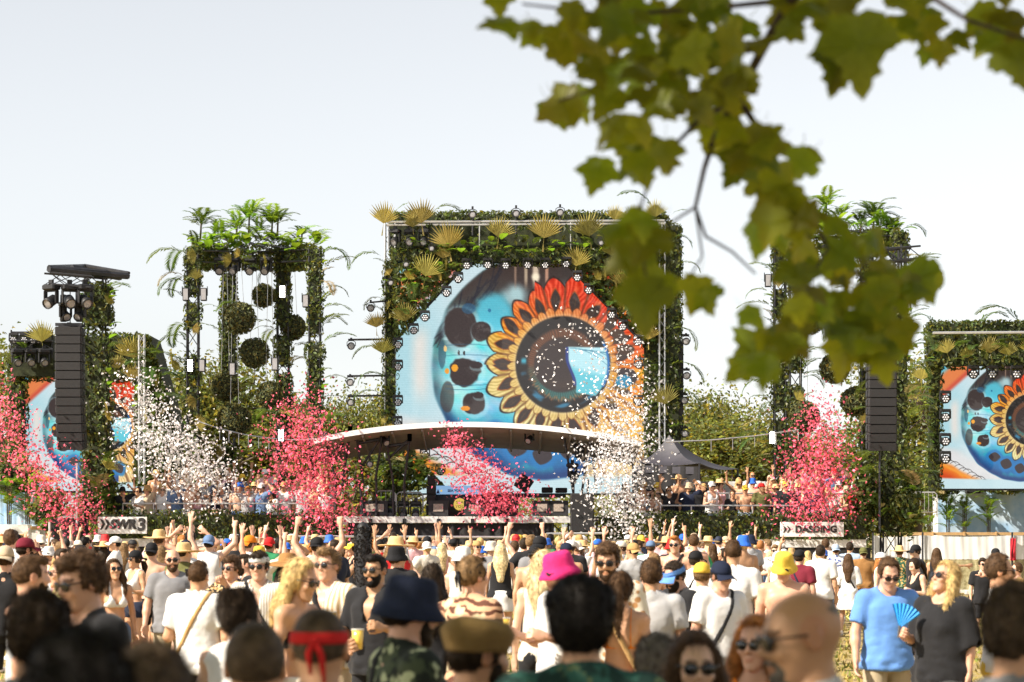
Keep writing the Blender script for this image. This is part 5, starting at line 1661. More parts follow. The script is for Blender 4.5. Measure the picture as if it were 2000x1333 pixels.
def pergola(label, tw, htop, hbot, seed, tops, strobes, mirror=False):
    g = np.random.RandomState(seed)
    r = empty('plant_pergola', (WX((tw[0][0] + tw[-1][0]) / 2, 71), 71, ground(0, 71) if not mirror else 0.0)); tag(r, label, 'pergola', 'plant covered pergolas')
    for i, (px, d, wp) in enumerate(tw): tower(r, px, d, htop + (8 if d > 71.5 else 0), 1000, wp, seed + i, (-1, 0, 0, 1)[i], fr=27)
    order = tw if not mirror else tw
    zt = lambda d: WZ((htop + hbot) / 2 + (0 if d < 71.5 else 3), d)
    for i in range(3):
        (x0, d0, _), (x1, d1, _) = tw[i], tw[i + 1]
        beam(r, (WX(x0, d0), d0, zt(d0)), (WX(x1, d1), d1, zt(d1)), seed + 20 + i)
    m = MB()
    for k in range(3):
        x0 = tw[1][0] - 20 + k * (tw[2][0] - tw[1][0]) / 2.4; truss(m, P(x0, hbot - 62 + 8 * k, 73.5), P(x0 + 55, htop - 8, 71), .24, .02, .009)
    kid(r, m, 'top_truss', M_STEEL)
    for (px, py, h, n, s, st) in tops:
        small_palm(r, P(px, py, 71.5), h, n, g, BRIGHT if g.uniform() < .6 else None, st, s)
    for k in range(46):
        px = g.uniform(tw[0][0] - 5, tw[-1][0] + 8)
        frond(r, 'broad', P(px, htop + g.uniform(-16, 8), 70.6), g.uniform(-3.1, 3.1), g.uniform(.1, 1.0), g.uniform(.8, 1.3))
    for k in range(24):
        px = g.uniform(tw[0][0] - 2, tw[-1][0] + 4)
        frond(r, 'palm', P(px, htop + g.uniform(-14, 2), 70.8), g.uniform(-3.1, 3.1), g.uniform(.0, .6), g.uniform(.5, .9), BRIGHT if k % 2 else None)
    for k in range(12):
        frond(r, G.choice(['fan', 'monstera', 'palm']), P(g.uniform(tw[0][0], tw[-1][0]), hbot - g.uniform(-8, 20), 70.5), g.uniform(-2.6, -.5), g.uniform(.4, 1.3), g.uniform(.5, .8))
    return r
TWL = [(377, 70.2, 27), (447, 73.0, 27), (553, 72.4, 28), (615, 70.2, 27)]
pl = pergola('left plant covered truss pergola with palms on top and moss balls inside', TWL, 486, 516, 200,
             ((391, 470, .60, 13, .75, True), (461, 468, .45, 13, .7, True), (485, 468, .75, 14, .75, True), (530, 462, .5, 14, .8, True), (541, 468, .6, 8, .7, True), (588, 478, .35, 8, .6, True), (612, 478, .25, 7, .6, False), (425, 468, .25, 8, .6, False), (505, 468, .3, 8, .6, False), (377, 486, .2, 7, .55, False)), None)
TWR = [(1523, 70.2, 27), (1553, 72.6, 27), (1693, 73.0, 27), (1757, 70.2, 28)]
pr = pergola('right plant covered truss pergola partly behind the hanging tree leaves', TWR, 456, 488, 300,
             ((1612, 440, .7, 13, .75, True), (1705, 455, .6, 14, .8, True), (1640, 440, .35, 8, .6, True), (1680, 455, .35, 8, .6, True), (1735, 460, .25, 8, .6, False), (1600, 440, .2, 8, .55, False), (1560, 460, .3, 8, .6, False)), None, True)
for (px, py, az, tl, s) in ((366, 505, 3.2, .55, .95), (366, 560, 3.0, .5, .8), (366, 665, 3.1, .7, .75), (625, 500, -.1, .5, .6), (628, 570, .1, .6, .65), (470, 600, 3.0, .6, .6), (1765, 450, .1, .5, .6), (1510, 470, 3.1, .5, .6), (1770, 560, -.1, .5, .8), (1505, 575, 3.2, .6, .6), (1510, 760, 3.1, .4, .8), (1565, 740, .2, .5, .6)):
    frond(pl if px < 1000 else pr, 'arch', P(px, py, 69.9), az, tl, s)
def moss_ball(px, py, rpx, d, label, wtop, seed):
    c = P(px, py, d); r = rpx * d / F
    o = empty('moss_ball', c); tag(o, label, 'moss ball', 'hanging moss balls')
    m = MB(); m.lathe([(.001, r * .93), (r * .5, r * .8), (r * .8, r * .48), (r * .93, 0), (r * .8, -r * .48), (r * .5, -r * .8), (.001, -r * .93)], 12, Matrix.Translation(c)); kid(o, m, 'ball_core', M_CORE, True)
    g = np.random.RandomState(seed); n = int(1000 * (r / .4) ** 2)
    v = g.normal(size=(n, 3)); v /= np.linalg.norm(v, axis=1)[:, None]
    leaf_cloud('moss', np.array(c) + v * r * g.uniform(.94, 1.08, (n, 1)), v, .10, MOSS, o, seed=seed, asp=.5, jit=1.3)
    m = MB()
    for k in (-.12, .12): m.tube([c + Vector((k, 0, r * .9)), Vector((c.x + k * .4, d, WZ(wtop, d)))], .008, 4)
    kid(o, m, 'wire', M_ALU)
BL = ((515, 578, 22, 72.0, 'small moss ball hanging highest inside the left pergola'), (468, 622, 30, 70.6, 'large moss ball on wires left of centre, second highest in the left pergola'), (572, 640, 24, 72.6, 'moss ball tucked against the third column of the left pergola'), (497, 690, 28, 71.2, 'moss ball with palm leaf hanging at mid height in the left pergola'), (440, 755, 27, 71.0, 'moss ball at lower left of the left pergola, above the lowest one'), (527, 772, 25, 71.0, 'moss ball beside the third column, above the pink confetti'), (458, 822, 32, 70.6, 'lowest and widest moss ball in the left pergola'))
for i, (a, b, c, d_, l) in enumerate(BL): moss_ball(a, b, c, d_, l, 515, 400 + i)
BR = ((1583, 625, 27, 71.0, 'moss ball hanging highest inside the right pergola'), (1630, 720, 28, 71.0, 'moss ball below the hanging leaves in the right pergola'), (1670, 785, 27, 71.2, 'lowest moss ball in the right pergola, above the pink confetti'), (1570, 815, 30, 72.4, 'moss ball in shade behind the pink confetti on the right'))
for i, (a, b, c, d_, l) in enumerate(BR): moss_ball(a, b, c, d_, l, 490, 420 + i)
SL = ((363, 577, 0, 'on upper left column of the left pergola'), (398, 577, 0, 'on right side of the first column of the left pergola'), (552, 572, 1, 'lit, on the third column of the left pergola'), (597, 590, 0, 'on left side of the fourth column of the left pergola'), (372, 716, 1, 'lit, low on the first column of the left pergola'), (395, 716, 0, 'beside the lit strobe low on the first column'), (454, 723, 0, 'low on the second column of the left pergola'), (537, 713, 0, 'low on the third column of the left pergola'), (549, 852, 1, 'lit, hanging below the cable left of the stage roof'), (1508, 857, 1, 'lit, in front of the right trees near the black tent'), (1500, 550, 0, 'on left side of the right pergola'), (1772, 596, 0, 'on right side of the right pergola'))
for px, py, lit, l in SL:
    lamp('strobe', P(px, py - 14, 69.6), ('lit ' if lit else '') + 'upright strobe light ' + l.replace('lit, ', ''), 'upright strobe lights', 0, 0, .88, bool(lit))
for i, px in enumerate((430, 458, 489, 520)):
    lamp('head', P(px, 503, 70.6), f'moving head light under the left pergola beam, {ORD[i]} from the left', 'moving heads under the left pergola', G.uniform(-.5, .5), 0, 1.0)
for i, px in enumerate((1618, 1650, 1682)):
    lamp('head', P(px, 478, 70.6), f'moving head light under the right pergola beam, {ORD[i]} from the left', 'moving heads under the right pergola', G.uniform(-.5, .5), 0, 1.0)

# ---------------------------------------------------------------- line arrays and their towers
def line_array(px0, px1, py0, py1, d, n, label, curve, zt):
    w = (px1 - px0) * d / F; h = (py1 - py0) * d / F / n
    x = WX((px0 + px1) / 2, d)
    o = empty('line_array', (x, d, WZ(py0, d))); tag(o, label, 'loudspeaker', 'hanging line arrays')
    b = MB(); b.box(-w / 2, w / 2, 0, .62, -h * .97, 0, bev=.02); cab = b.mesh('speaker_cabinet')
    b = MB(); b.box(-w / 2 + .03, w / 2 - .03, -.02, .006, -h * .93, -h * .05); gr = b.mesh('grille')
    b = MB(); b.box(w / 2 - .002, w / 2 + .02, .2, .5, -h * .8, -h * .2); b.box(-w / 2 - .02, -w / 2 + .002, .2, .5, -h * .8, -h * .2); rg = b.mesh('rigging_plate')
    y, z, ang, xo = 0.0, 0.0, -.02, 0.0
    for k in range(n):
        c = link('speaker_cabinet', cab, M_BOX, o, loc=(xo, y, z), rot=(ang, 0, 0))
        link('grille', gr, M_GRILLE, c); link('rigging_plate', rg, M_STEEL, c)
        z -= h; y += h * math.tan(max(0, -ang)) * -1 + 0; xo += curve * (k / n) ** 2; ang = -.02 + (.22 * (k / n) ** 2)
        y += h * math.sin(max(0, ang)) * .9
    b = MB(); b.box(-w / 2, w / 2, .05, .12, .02, .10); b.box(-w / 2, w / 2, .5, .57, .02, .10); b.tube([(0, .3, .06), (0, .3, zt)], .015, 5)
    b.box(-.05, .05, .1, .5, .05, .12); kid_ = b.build('flying_frame', M_STEEL, o)
    b = MB(); b.lathe([(.001, .9), (.09, .88), (.1, .2), (.08, .15), (.001, .15)], 8, Matrix.Translation((-.18, .3, 0))); b.lathe([(.001, .9), (.09, .88), (.1, .2), (.08, .15), (.001, .15)], 8, Matrix.Translation((.25, .3, 0)))
    b.build('chain_hoist', M_BLACK, o, True)
line_array(107, 159, 638, 880, 65.3, 14, 'tall black curved loudspeaker column hanging at left', .012, 1.2)
line_array(1697, 1752, 690, 882, 65.3, 11, 'black loudspeaker column hanging at right below the tree leaves', .004, 1.2)
lt = empty('speaker_tower', (WX(186, 67), 67.2, ground(WX(186, 67), 64))); tag(lt, 'ivy wrapped speaker tower behind the left loudspeaker column', 'tower', 'ivy wrapped speaker towers')
ivy_box(lt, 163, 211, 556, 636, 66.9, 67.6, 140, .13, seed=30)
ivy_box(lt, 160, 209, 655, 1010, 66.9, 67.6, 140, .13, seed=31)
m = MB(); truss(m, P(186, 1100, 67.3), P(186, 535, 67.3), .5, .03, .014); kid(lt, m, 'truss_column', M_STEEL)
m = MB(); truss(m, P(92, 545, 66.4), P(215, 556, 67.6), .32, .028, .013); kid(lt, m, 'truss_beam', M_STEEL); m = MB(); truss(m, P(98, 545, 65.2), P(180, 552, 65.2), .3, .026, .012); kid(lt, m, 'truss_beam', M_STEEL)
m = MB()
for (x0, y0, d0, x1, y1, d1, r_) in ((96, 522, 65.3, 165, 520, 69, .06), (95, 526, 65.3, 250, 540, 67.6, .09), (165, 519, 69, 252, 534, 67.6, .05), (140, 524, 66.2, 235, 542, 67.6, .1), (100, 524, 65.4, 210, 532, 67, .07)):
    m.tube([P(x0, y0, d0), P(x1, y1, d1)], r_, 6)
kid(lt, m, 'roof_grid', M_STEEL)
for k in range(30):
    py = G.uniform(560, 1010); s = 1 if G.uniform() < .75 else -1
    frond(lt, G.choice(['broad', 'palm', 'monstera', 'arch', 'fan', 'broad']), P(186 + s * 24, py, 66.7), (0 if s > 0 else math.pi) + G.uniform(-1.4, .3), G.uniform(.3, .9), G.uniform(.5, .9))
for i, (px, py) in enumerate(((100, 556), (136, 556), (166, 556))):
    lamp('head', P(px, py, 65.2), f'moving head light under the left speaker tower beam, {ORD[i]} from the left', 'moving heads on the left speaker tower', (-.5, .4, .6)[i], 0, 1.25)
for i, (px, py) in enumerate(((128, 590), (157, 590))):
    lamp('head', P(px, py, 65.6), f'lower moving head light above the left loudspeaker column, {ORD[i]} from the left', 'moving heads on the left speaker tower', .5 - i, 0, 1.0)
rt = empty('speaker_tower', (WX(1742, 67), 67.2, ground(WX(1742, 67), 64))); tag(rt, 'ivy wrapped speaker tower behind the right loudspeaker column', 'tower', 'ivy wrapped speaker towers')
ivy_box(rt, 1722, 1768, 560, 1042, 66.9, 67.6, 130, .13, seed=33)
m = MB(); truss(m, P(1740, 1150, 67.3), P(1740, 480, 67.3), .5, .03, .014); kid(rt, m, 'truss_column', M_STEEL)
m = MB(); truss(m, P(1672, 505, 65.6), P(1790, 495, 67.3), .34, .028, .013); kid(rt, m, 'truss_beam', M_STEEL); m = MB().tube([P(1718, 882, 65.6), P(1718, 1040, 65.6)], .03, 6); kid(rt, m, 'cable_pole', M_STEEL)
for k in range(44):
    py = G.uniform(560, 1020); s = G.choice((-1, 1))
    frond(rt, G.choice(['broad', 'palm', 'palm', 'arch', 'monstera', 'palm']), P(1745 + s * 24, py, 66.7), (0 if s > 0 else math.pi) + G.uniform(-1.3, .4), G.uniform(.3, .9), G.uniform(.55, 1.0), STRAWF if k % 6 == 0 else None)
m = MB(); tube_ = [P(150, 905, 65.6), P(150, 1035, 65.6)]; m.tube(tube_, .03, 6); kid(lt, m, 'cable_pole', M_ALU)
# ================================================================== stage platform, roof and gear
SD = 66.0
M_SKIRT = mat('black_skirt', (.022, .021, .022), rough=.9, var=.25, scale=2, bump=.6, bscale=3)
M_EDGE = mat('stage_edge', (.70, .69, .67), rough=.45, var=.08, scale=2, dirt=((.42, .40, .38), 5))
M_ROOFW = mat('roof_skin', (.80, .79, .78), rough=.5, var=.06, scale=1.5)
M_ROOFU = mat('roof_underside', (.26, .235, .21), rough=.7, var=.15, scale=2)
st = empty('stage', (WX(890, SD), SD, ground(0, SD))); tag(st, 'low stage with pale edge band and black skirt', 'stage')
zd = WZ(1010, SD)
m = MB(); m.box(WX(655, SD), WX(1170, SD), SD + .02, SD + 4.6, zd - .12, zd); kid(st, m, 'deck', M_BLACK)
for k in range(7):
    x0, x1 = 658 + k * 66.5, 658 + (k + 1) * 66.5 - .8
    m = MB(); m.box(WX(x0, SD), WX(min(x1, 1117), SD), SD - .05, SD + .02, zd - .165, zd + .01, bev=.006); kid(st, m, 'edge_panel', M_EDGE)
    m = MB(); m.box(WX(x1, SD) - .05, WX(x1, SD) + .05, SD - .075, SD - .052, zd - .17, zd - .05); kid(st, m, 'clamp', M_BLACK)
n = 120
xs = np.linspace(WX(680, SD), WX(1078, SD), n)
V = [(x, SD + .05 + .05 * math.sin(i * .9) * (.5 + .5 * math.sin(i * .23)), z) for z in (.3, zd - .17) for i, x in enumerate(xs)]
kid(st, MB().add(V, [(i, i + 1, n + i + 1, n + i) for i in range(n - 1)]), 'skirt', M_SKIRT, True)
for k, px in enumerate((664, 1080, 1110, 1140, 1166)):
    m = MB(); m.tube([P(px, 1020, SD + .1), (WX(px, SD), SD + .1, .3)], .03, 6); m.tube([P(px, 1024, SD + .1), P(px + 26 if px < 1150 else px - 20, 1050, SD + .1)], .018, 5); kid(st, m, 'scaffold_leg', M_STEEL)
m = MB()
for k in range(3): m.box(WX(660, SD), WX(680, SD), SD - .3 + k * .12, SD - .16 + k * .12, zd - .55 + k * .17, zd - .52 + k * .17)
m.tube([P(700, 1031, SD - .3), P(702, 1048, SD - .3)], .02, 5); kid(st, m, 'steps', M_ALU)
# front barrier line below the stage
br = empty('crowd_barrier', (0, SD - 2.2, ground(0, SD))); tag(br, 'black crowd barrier with pale top rail before the stage', 'barrier')
m = MB()
m.box(WX(560, 63.8), WX(1080, 63.8), 63.80, 63.86, .3, 1.38); m.box(WX(1069, 63.8), WX(1175, 63.8), 63.80, 63.86, .3, 1.62); kid(br, m, 'barrier_sheet', M_SKIRT)
m = MB(); m.tube([P(560, 1048, 63.8), P(1066, 1050, 63.8)], .03, 6); m.tube([P(1067, 1043, 63.8), P(1176, 1042, 63.8)], .03, 6); kid(br, m, 'top_rail', M_ALU)

rf = empty('stage_roof', (WX(930, SD), SD + 1.5, zd)); tag(rf, 'white arched stage roof on black truss legs', 'stage roof')
def arch(px):
    t = (px - 612) / (1250 - 612); return 858 + (862 - 858) * t - (4 * t * (1 - t)) ** .9 * 35.5 * (1 + .12 * (.5 - t))
N_ = 46; prof = [612 + k * (1250 - 612) / N_ for k in range(N_ + 1)]
V, Q = [], []
for dd, dz in ((SD - .6, 0), (SD - .6, -.14), (SD + 2.9, -.58), (SD + 2.9, -.46)):
    for px in prof: V.append((WX(px, SD - .6), dd, WZ(arch(px), SD - .6) + dz))
nn = N_ + 1
for r_ in range(4):
    a, b = r_ * nn, ((r_ + 1) % 4) * nn
    for i in range(N_): Q.append((a + i, a + i + 1, b + i + 1, b + i))
me_top = [q for i, q in enumerate(Q) if i // N_ != 1]; me_bot = [q for i, q in enumerate(Q) if i // N_ == 1]
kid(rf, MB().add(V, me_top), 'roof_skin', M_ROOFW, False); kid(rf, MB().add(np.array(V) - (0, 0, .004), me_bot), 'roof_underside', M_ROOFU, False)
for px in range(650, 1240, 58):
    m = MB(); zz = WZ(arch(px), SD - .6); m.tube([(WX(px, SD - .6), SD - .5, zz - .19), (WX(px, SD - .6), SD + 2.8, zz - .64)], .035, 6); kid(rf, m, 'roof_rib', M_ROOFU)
legs = ((634, 853, 655, 935), (684, 843, 655, 890), (684, 843, 668, 950), (697, 858, 710, 945), (747, 850, 708, 910), (747, 850, 733, 940), (755, 866, 768, 945), (800, 858, 755, 900), (800, 858, 788, 955), (1100, 842, 1120, 965), (1100, 842, 1148, 905), (1153, 853, 1136, 965), (1120, 940, 1153, 900), (1153, 853, 1165, 955))
for (x0, y0, x1, y1) in legs:
    m = MB(); m.tube([P(x0, y0, SD + .2), P(x1, y1, SD + .4)], .035, 6); m.box(*(lambda c: (c.x - .06, c.x + .06, c.y - .06, c.y + .06, c.z - .06, c.z + .14))(P(x0, y0, SD + .2))); kid(rf, m, 'truss_leg', M_STEEL)
m = MB()
for (x0, y0, x1, y1) in ((634, 862, 684, 852), (697, 866, 747, 858), (1100, 852, 1165, 862), (755, 872, 800, 866)): m.tube([P(x0, y0, SD + .25), P(x1, y1, SD + .25)], .045, 6)
for (x0, x1) in ((655, 655), (700, 712), (735, 735), (768, 768), (790, 790), (1120, 1120), (1148, 1148)): m.tube([P(x0, 935, SD + .5), (WX(x1, SD + .5), SD + .5, zd)], .035, 6)
kid(rf, m, 'roof_brace', M_STEEL)
lamp('head', P(752, 842, SD + .1), 'moving head light under the left part of the stage roof', 'lamps under the stage roof', .5, 0, .8)
lamp('head', P(1034, 838, SD + .1), 'black lamp under the middle of the stage roof', 'lamps under the stage roof', -.4, 0, .8)
lamp('par', P(722, 898, SD + .2), 'round spotlight between the left legs of the stage roof', 'lamps under the stage roof', .2, 0, .8)
for i, (px, py) in enumerate(((1132, 868), (1118, 905))): lamp('head', P(px, py, SD + .3), f'{("upper", "lower")[i]} moving head light on the right legs of the stage roof', 'lamps under the stage roof', .8, 0, .9)

# dj booth
bd = SD + 1.2
bo = empty('dj_booth', (WX(930, bd), bd, zd)); tag(bo, 'black dj booth with round yellow sign and light blue banner', 'dj booth')
m = MB(); m.box(WX(846, bd), WX(1012, bd), bd, bd + .9, zd, WZ(967, bd), bev=.02); kid(bo, m, 'booth_body', M_BOX)
m = MB(); m.box(WX(852, bd - .1), WX(945, bd - .1), bd - .1, bd - .06, WZ(966, bd - .1), WZ(949, bd - .1)); bn = kid(bo, m, 'banner', emis_mat('banner_blue', (.27, .50, .80), .42, (.03, .05, .08)))
def letter(root, s, px, py, d, hpx, matl, name='lettering', **kw):
    me = text_mesh(name, s, hpx * d / F * 1.35, **kw)
    o = link(name, me, matl, root); o.rotation_euler = (R(90), 0, 0); o.location = P(px, py, d) - root.location
    return o
M_INK = mat('dark_ink', (.035, .032, .032), rough=.7, var=.1)
M_NAVY = mat('navy_ink', (.02, .03, .16), rough=.7, var=.1)
letter(bo, 'SEA YOU', 888, 959, bd - .115, 5, M_NAVY, offset=.004)
me = MB(); me.lathe([(.001, .012), (.16, .012), (.172, .0), (.17, -.01)], 28, Matrix.Translation(P(898, 985.5, bd - .03)) @ Matrix.Rotation(R(90), 4, 'X')); kid(bo, me, 'round_sign', emis_mat('sign_yellow', (.85, .60, .12), .42, (.3, .2, .04)))
letter(bo, 'SEA', 898, 981.5, bd - .052, 5.6, M_INK, offset=.001, space=1.25); letter(bo, 'YOU', 898, 990, bd - .052, 5.6, M_INK, offset=.001, space=1.25)
m = MB(); m.lathe([(.001, .01), (.028, .01), (.03, 0)], 12, Matrix.Translation(P(862, 959, bd - .105)) @ Matrix.Rotation(R(90), 4, 'X')); kid(bo, m, 'sun_emblem', MATS['sign_yellow'])
m = MB(); c = P(855.5, 961, bd - .112); m.add([c + Vector((-.05, 0, -.05)), c + Vector((.05, 0, -.05)), c + Vector((0, 0, .08))], None, [(0, 1, 2)]); kid(bo, m, 'sail_emblem', M_NAVY)
# dj gear on the table
m = MB()
for px, w_, h_ in ((870, 14, 4), (905, 18, 5), (960, 16, 5), (990, 12, 6)): m.box(WX(px - w_, bd + .3), WX(px + w_, bd + .3), bd + .25, bd + .6, WZ(967, bd + .3), WZ(967 - h_, bd + .3), bev=.01)
kid(bo, m, 'mixer', M_BLACK)
m = MB(); m.box(WX(940, bd + 1.2), WX(1105, bd + 1.2), bd + 1.2, bd + 2.0, WZ(972, bd + 1.2), WZ(966, bd + 1.2)); kid(bo, m, 'rear_table', M_STEEL)
M_COOL = mat('pale_crate', (.36, .30, .25), rough=.8, var=.25, scale=25)
for i, (px, l) in enumerate(((740, 'beside the left barrier'), (722, 'by the left truss leg'), (856, 'left of the round yellow sign'), (925, 'right of the round yellow sign'), (1059, 'left of two at stage right'), (1091, 'right of two at stage right'))):
    o = empty('stage_monitor', P(px, 1008, SD + .5)); tag(o, 'wedge monitor with pale front grille on the stage, ' + l, 'loudspeaker', 'stage monitors')
    w_ = .27 if i else .24
    m = MB(); m.add([(-w_, 0, 0), (w_, 0, 0), (w_, .45, 0), (-w_, .45, 0), (-w_, .06, .42), (w_, .06, .42), (w_, .35, .42), (-w_, .35, .42)], [(0, 1, 5, 4), (1, 2, 6, 5), (2, 3, 7, 6), (3, 0, 4, 7), (4, 5, 6, 7), (3, 2, 1, 0)]); m.build('monitor_body', M_BOX, o)
    m = MB(); m.box(-.135, .135, -.018, .0, .12, .33, Matrix.Rotation(R(-8), 4, 'X')); m.build('grille', M_COOL, o)
def cabinet(px0, px1, py0, py1, d, dep, name, label, cones=2, rot=0):
    w, h = (px1 - px0) * d / F, (py1 - py0) * d / F
    o = empty(name, P((px0 + px1) / 2, py1, d)); tag(o, label, 'loudspeaker', 'stage loudspeakers'); o.rotation_euler = (0, rot, 0)
    m = MB(); m.box(-w / 2, w / 2, 0, dep, 0, h, bev=.02); m.build('speaker_cabinet', M_BOX, o)
    m = MB(); m.box(-w / 2 + .03, w / 2 - .03, -.02, .004, .03, h - .03); m.build('grille', M_GRILLE, o)
    return o
cabinet(1115, 1160, 964, 1040, SD - .9, .8, 'subwoofer', 'big black loudspeaker box at the right end of the stage')
cabinet(835, 850, 930, 948, SD + .9, .4, 'loudspeaker', 'top box of the small speaker stack left of the dj booth')
cabinet(833, 851, 949, 966, SD + .9, .4, 'loudspeaker', 'second box of the small speaker stack left of the dj booth')
cabinet(833, 851, 967, 986, SD + .9, .5, 'loudspeaker', 'third box of the small speaker stack left of the dj booth')
cabinet(832, 852, 987, 1007, SD + .9, .5, 'loudspeaker', 'lowest box of the small speaker stack left of the dj booth')
cabinet(1000, 1030, 927, 956, SD + 1.8, .5, 'loudspeaker', 'tilted black box at the right end of the dj booth', rot=.6)
cabinet(1058, 1080, 952, 963, SD + 2.2, .4, 'equipment_case', 'flat black case on the rear table, left of two')
cabinet(1085, 1108, 953, 963, SD + 2.2, .4, 'equipment_case', 'flat black case on the rear table, right of two')
for i, px in enumerate((762, 788, 812)):
    lamp('head', P(px, 979, SD + .8), f'moving head light standing on the stage floor left of the booth, {ORD[i]} from the left', 'floor lamps on the stage', 0, R(0), .9)
def steel_barrier(px0, px1, py0, py1, d, label, matl=None):
    o = empty('steel_barrier', P((px0 + px1) / 2, py1, d)); tag(o, label, 'barrier', 'steel barriers')
    a, b = P(px0, py0, d), P(px1, py1, d); r_ = .08
    m = MB(); m.tube([(a.x, d, b.z), (a.x, d, a.z - r_), (a.x + r_, d, a.z), (b.x - r_, d, a.z), (b.x, d, a.z - r_), (b.x, d, b.z)], .022, 6); m.tube([(a.x, d, b.z + .15), (b.x, d, b.z + .15)], .02, 6); kid(o, m, 'barrier_frame', matl or M_ALU)
    n = max(3, int((b.x - a.x) / .13))
    m = MB()
    for k in range(1, n): x = a.x + (b.x - a.x) * k / n; m.tube([(x, d, b.z + .15), (x, d, a.z)], .009, 4)
    kid(o, m, 'barrier_bars', matl or M_ALU)
    return o
steel_barrier(735, 772, 959, 998, SD + 2.6, 'steel barrier at the back of the stage, left one')
steel_barrier(774, 826, 962, 1000, SD + 2.7, 'steel barrier at the back of the stage beside the small speaker stack')

# ================================================================== viewing platforms with hedges
def platform(px0, px1, label, zlist):
    o = empty('viewing_platform', (WX((px0 + px1) / 2, 67), 67, 0.2)); tag(o, label, 'platform', 'viewing platforms')
    for k, z in enumerate(zlist):
        m = MB(); m.box(WX(px0, 66.8), WX(px1, 66.8), 66.75 + k * 1.05, 67.75 + k * 1.05, .2, z); kid(o, m, 'step_deck', M_BLACK)
    return o
TIERS = (1.75, 1.95, 2.15, 2.3)
platform(212, 652, 'left viewing platform full of guests behind the hedge', TIERS)
platform(1178, 1700, 'right viewing platform full of guests behind the hedge', TIERS)
def hedge(px0, px1, py0, py1, d, label, seed, dens=190):
    o = empty('hedge', (WX((px0 + px1) / 2, d), d, 0.3)); tag(o, label, 'hedge', 'hedges along the viewing platforms')
    lo = (WX(px0, d), d, WZ(py1, d)); hi = (WX(px1, d), d + .35, WZ(py0, d))
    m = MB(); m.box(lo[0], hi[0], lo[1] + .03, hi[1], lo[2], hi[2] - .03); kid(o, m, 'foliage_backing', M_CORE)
    g = np.random.RandomState(seed); p, n = on_box(lo, hi, dens, g, ('-y', '+z', '-x', '+x'), .10)
    leaf_cloud('hedge_leaves', p, n, .105, HEDGE, o, seed=seed, hue=.4)
    m = MB(); m.box(lo[0], hi[0], d + .02, d + .3, lo[2] - .22, lo[2] - .005); kid(o, m, 'base_board', M_EDGE)
    m = MB(); m.box(lo[0], hi[0], d + .06, d + .28, .2, lo[2] - .225); kid(o, m, 'base_skirt', M_SKIRT)
    return o
hl = hedge(190, 657, 1003, 1052, 66.2, 'long clipped hedge in front of the left viewing platform', 500)
hr = hedge(1176, 1692, 1005, 1054, 66.2, 'long clipped hedge in front of the right viewing platform', 501)
def rail(px0, px1, py, d, label):
    o = empty('railing', P((px0 + px1) / 2, py + 30, d)); tag(o, label, 'railing', 'railings of the viewing platforms')
    m = MB(); m.tube([P(px0, py, d), P(px1, py, d)], .022, 6); kid(o, m, 'handrail', M_ALU)
    for k in range(int((px1 - px0) / 60) + 2):
        px = min(px0 + k * 60, px1); m = MB(); m.tube([P(px, py, d), P(px, py + 40, d)], .02, 5); kid(o, m, 'rail_post', M_ALU)
rail(425, 640, 962, 67.7, 'upper handrail of the left viewing platform'); rail(240, 640, 984, 66.75, 'lower handrail of the left viewing platform')
rail(1365, 1680, 964, 67.7, 'upper handrail of the right viewing platform'); rail(1290, 1560, 988, 66.75, 'lower handrail of the right viewing platform')
# mist lines on cables
def cable(pts, drops, label):
    o = empty('mist_line', pts[0]); tag(o, label, 'cable', 'mist lines')
    m = MB(); m.tube(pts, .018, 5); kid(o, m, 'cable', M_ALU)
    for p in drops:
        m = MB(); m.tube([p, p + Vector((0, 0, -.32))], .011, 4); kid(o, m, 'nozzle_drop', M_ALU)
cb = [P(385, 823, 69.3), P(430, 838, 69.3), P(480, 850, 69.3), P(530, 857, 69.3), P(575, 860, 69.3), P(614, 858, 69.3)]
cable(cb, [P(x, y, 69.3) for x, y in ((429, 838), (447, 843), (466, 848), (485, 851), (505, 854), (525, 857), (545, 859))], 'pale mist line hanging below the left pergola')
cable([P(1300, 864, 69.3), P(1390, 860, 69.3), P(1475, 852, 69.3), P(1560, 840, 69.3)], [P(x, y, 69.3) for x, y in ((1389, 860), (1431, 857), (1474, 852), (1516, 847), (1559, 840))], 'dark mist line hanging right of the black tent')

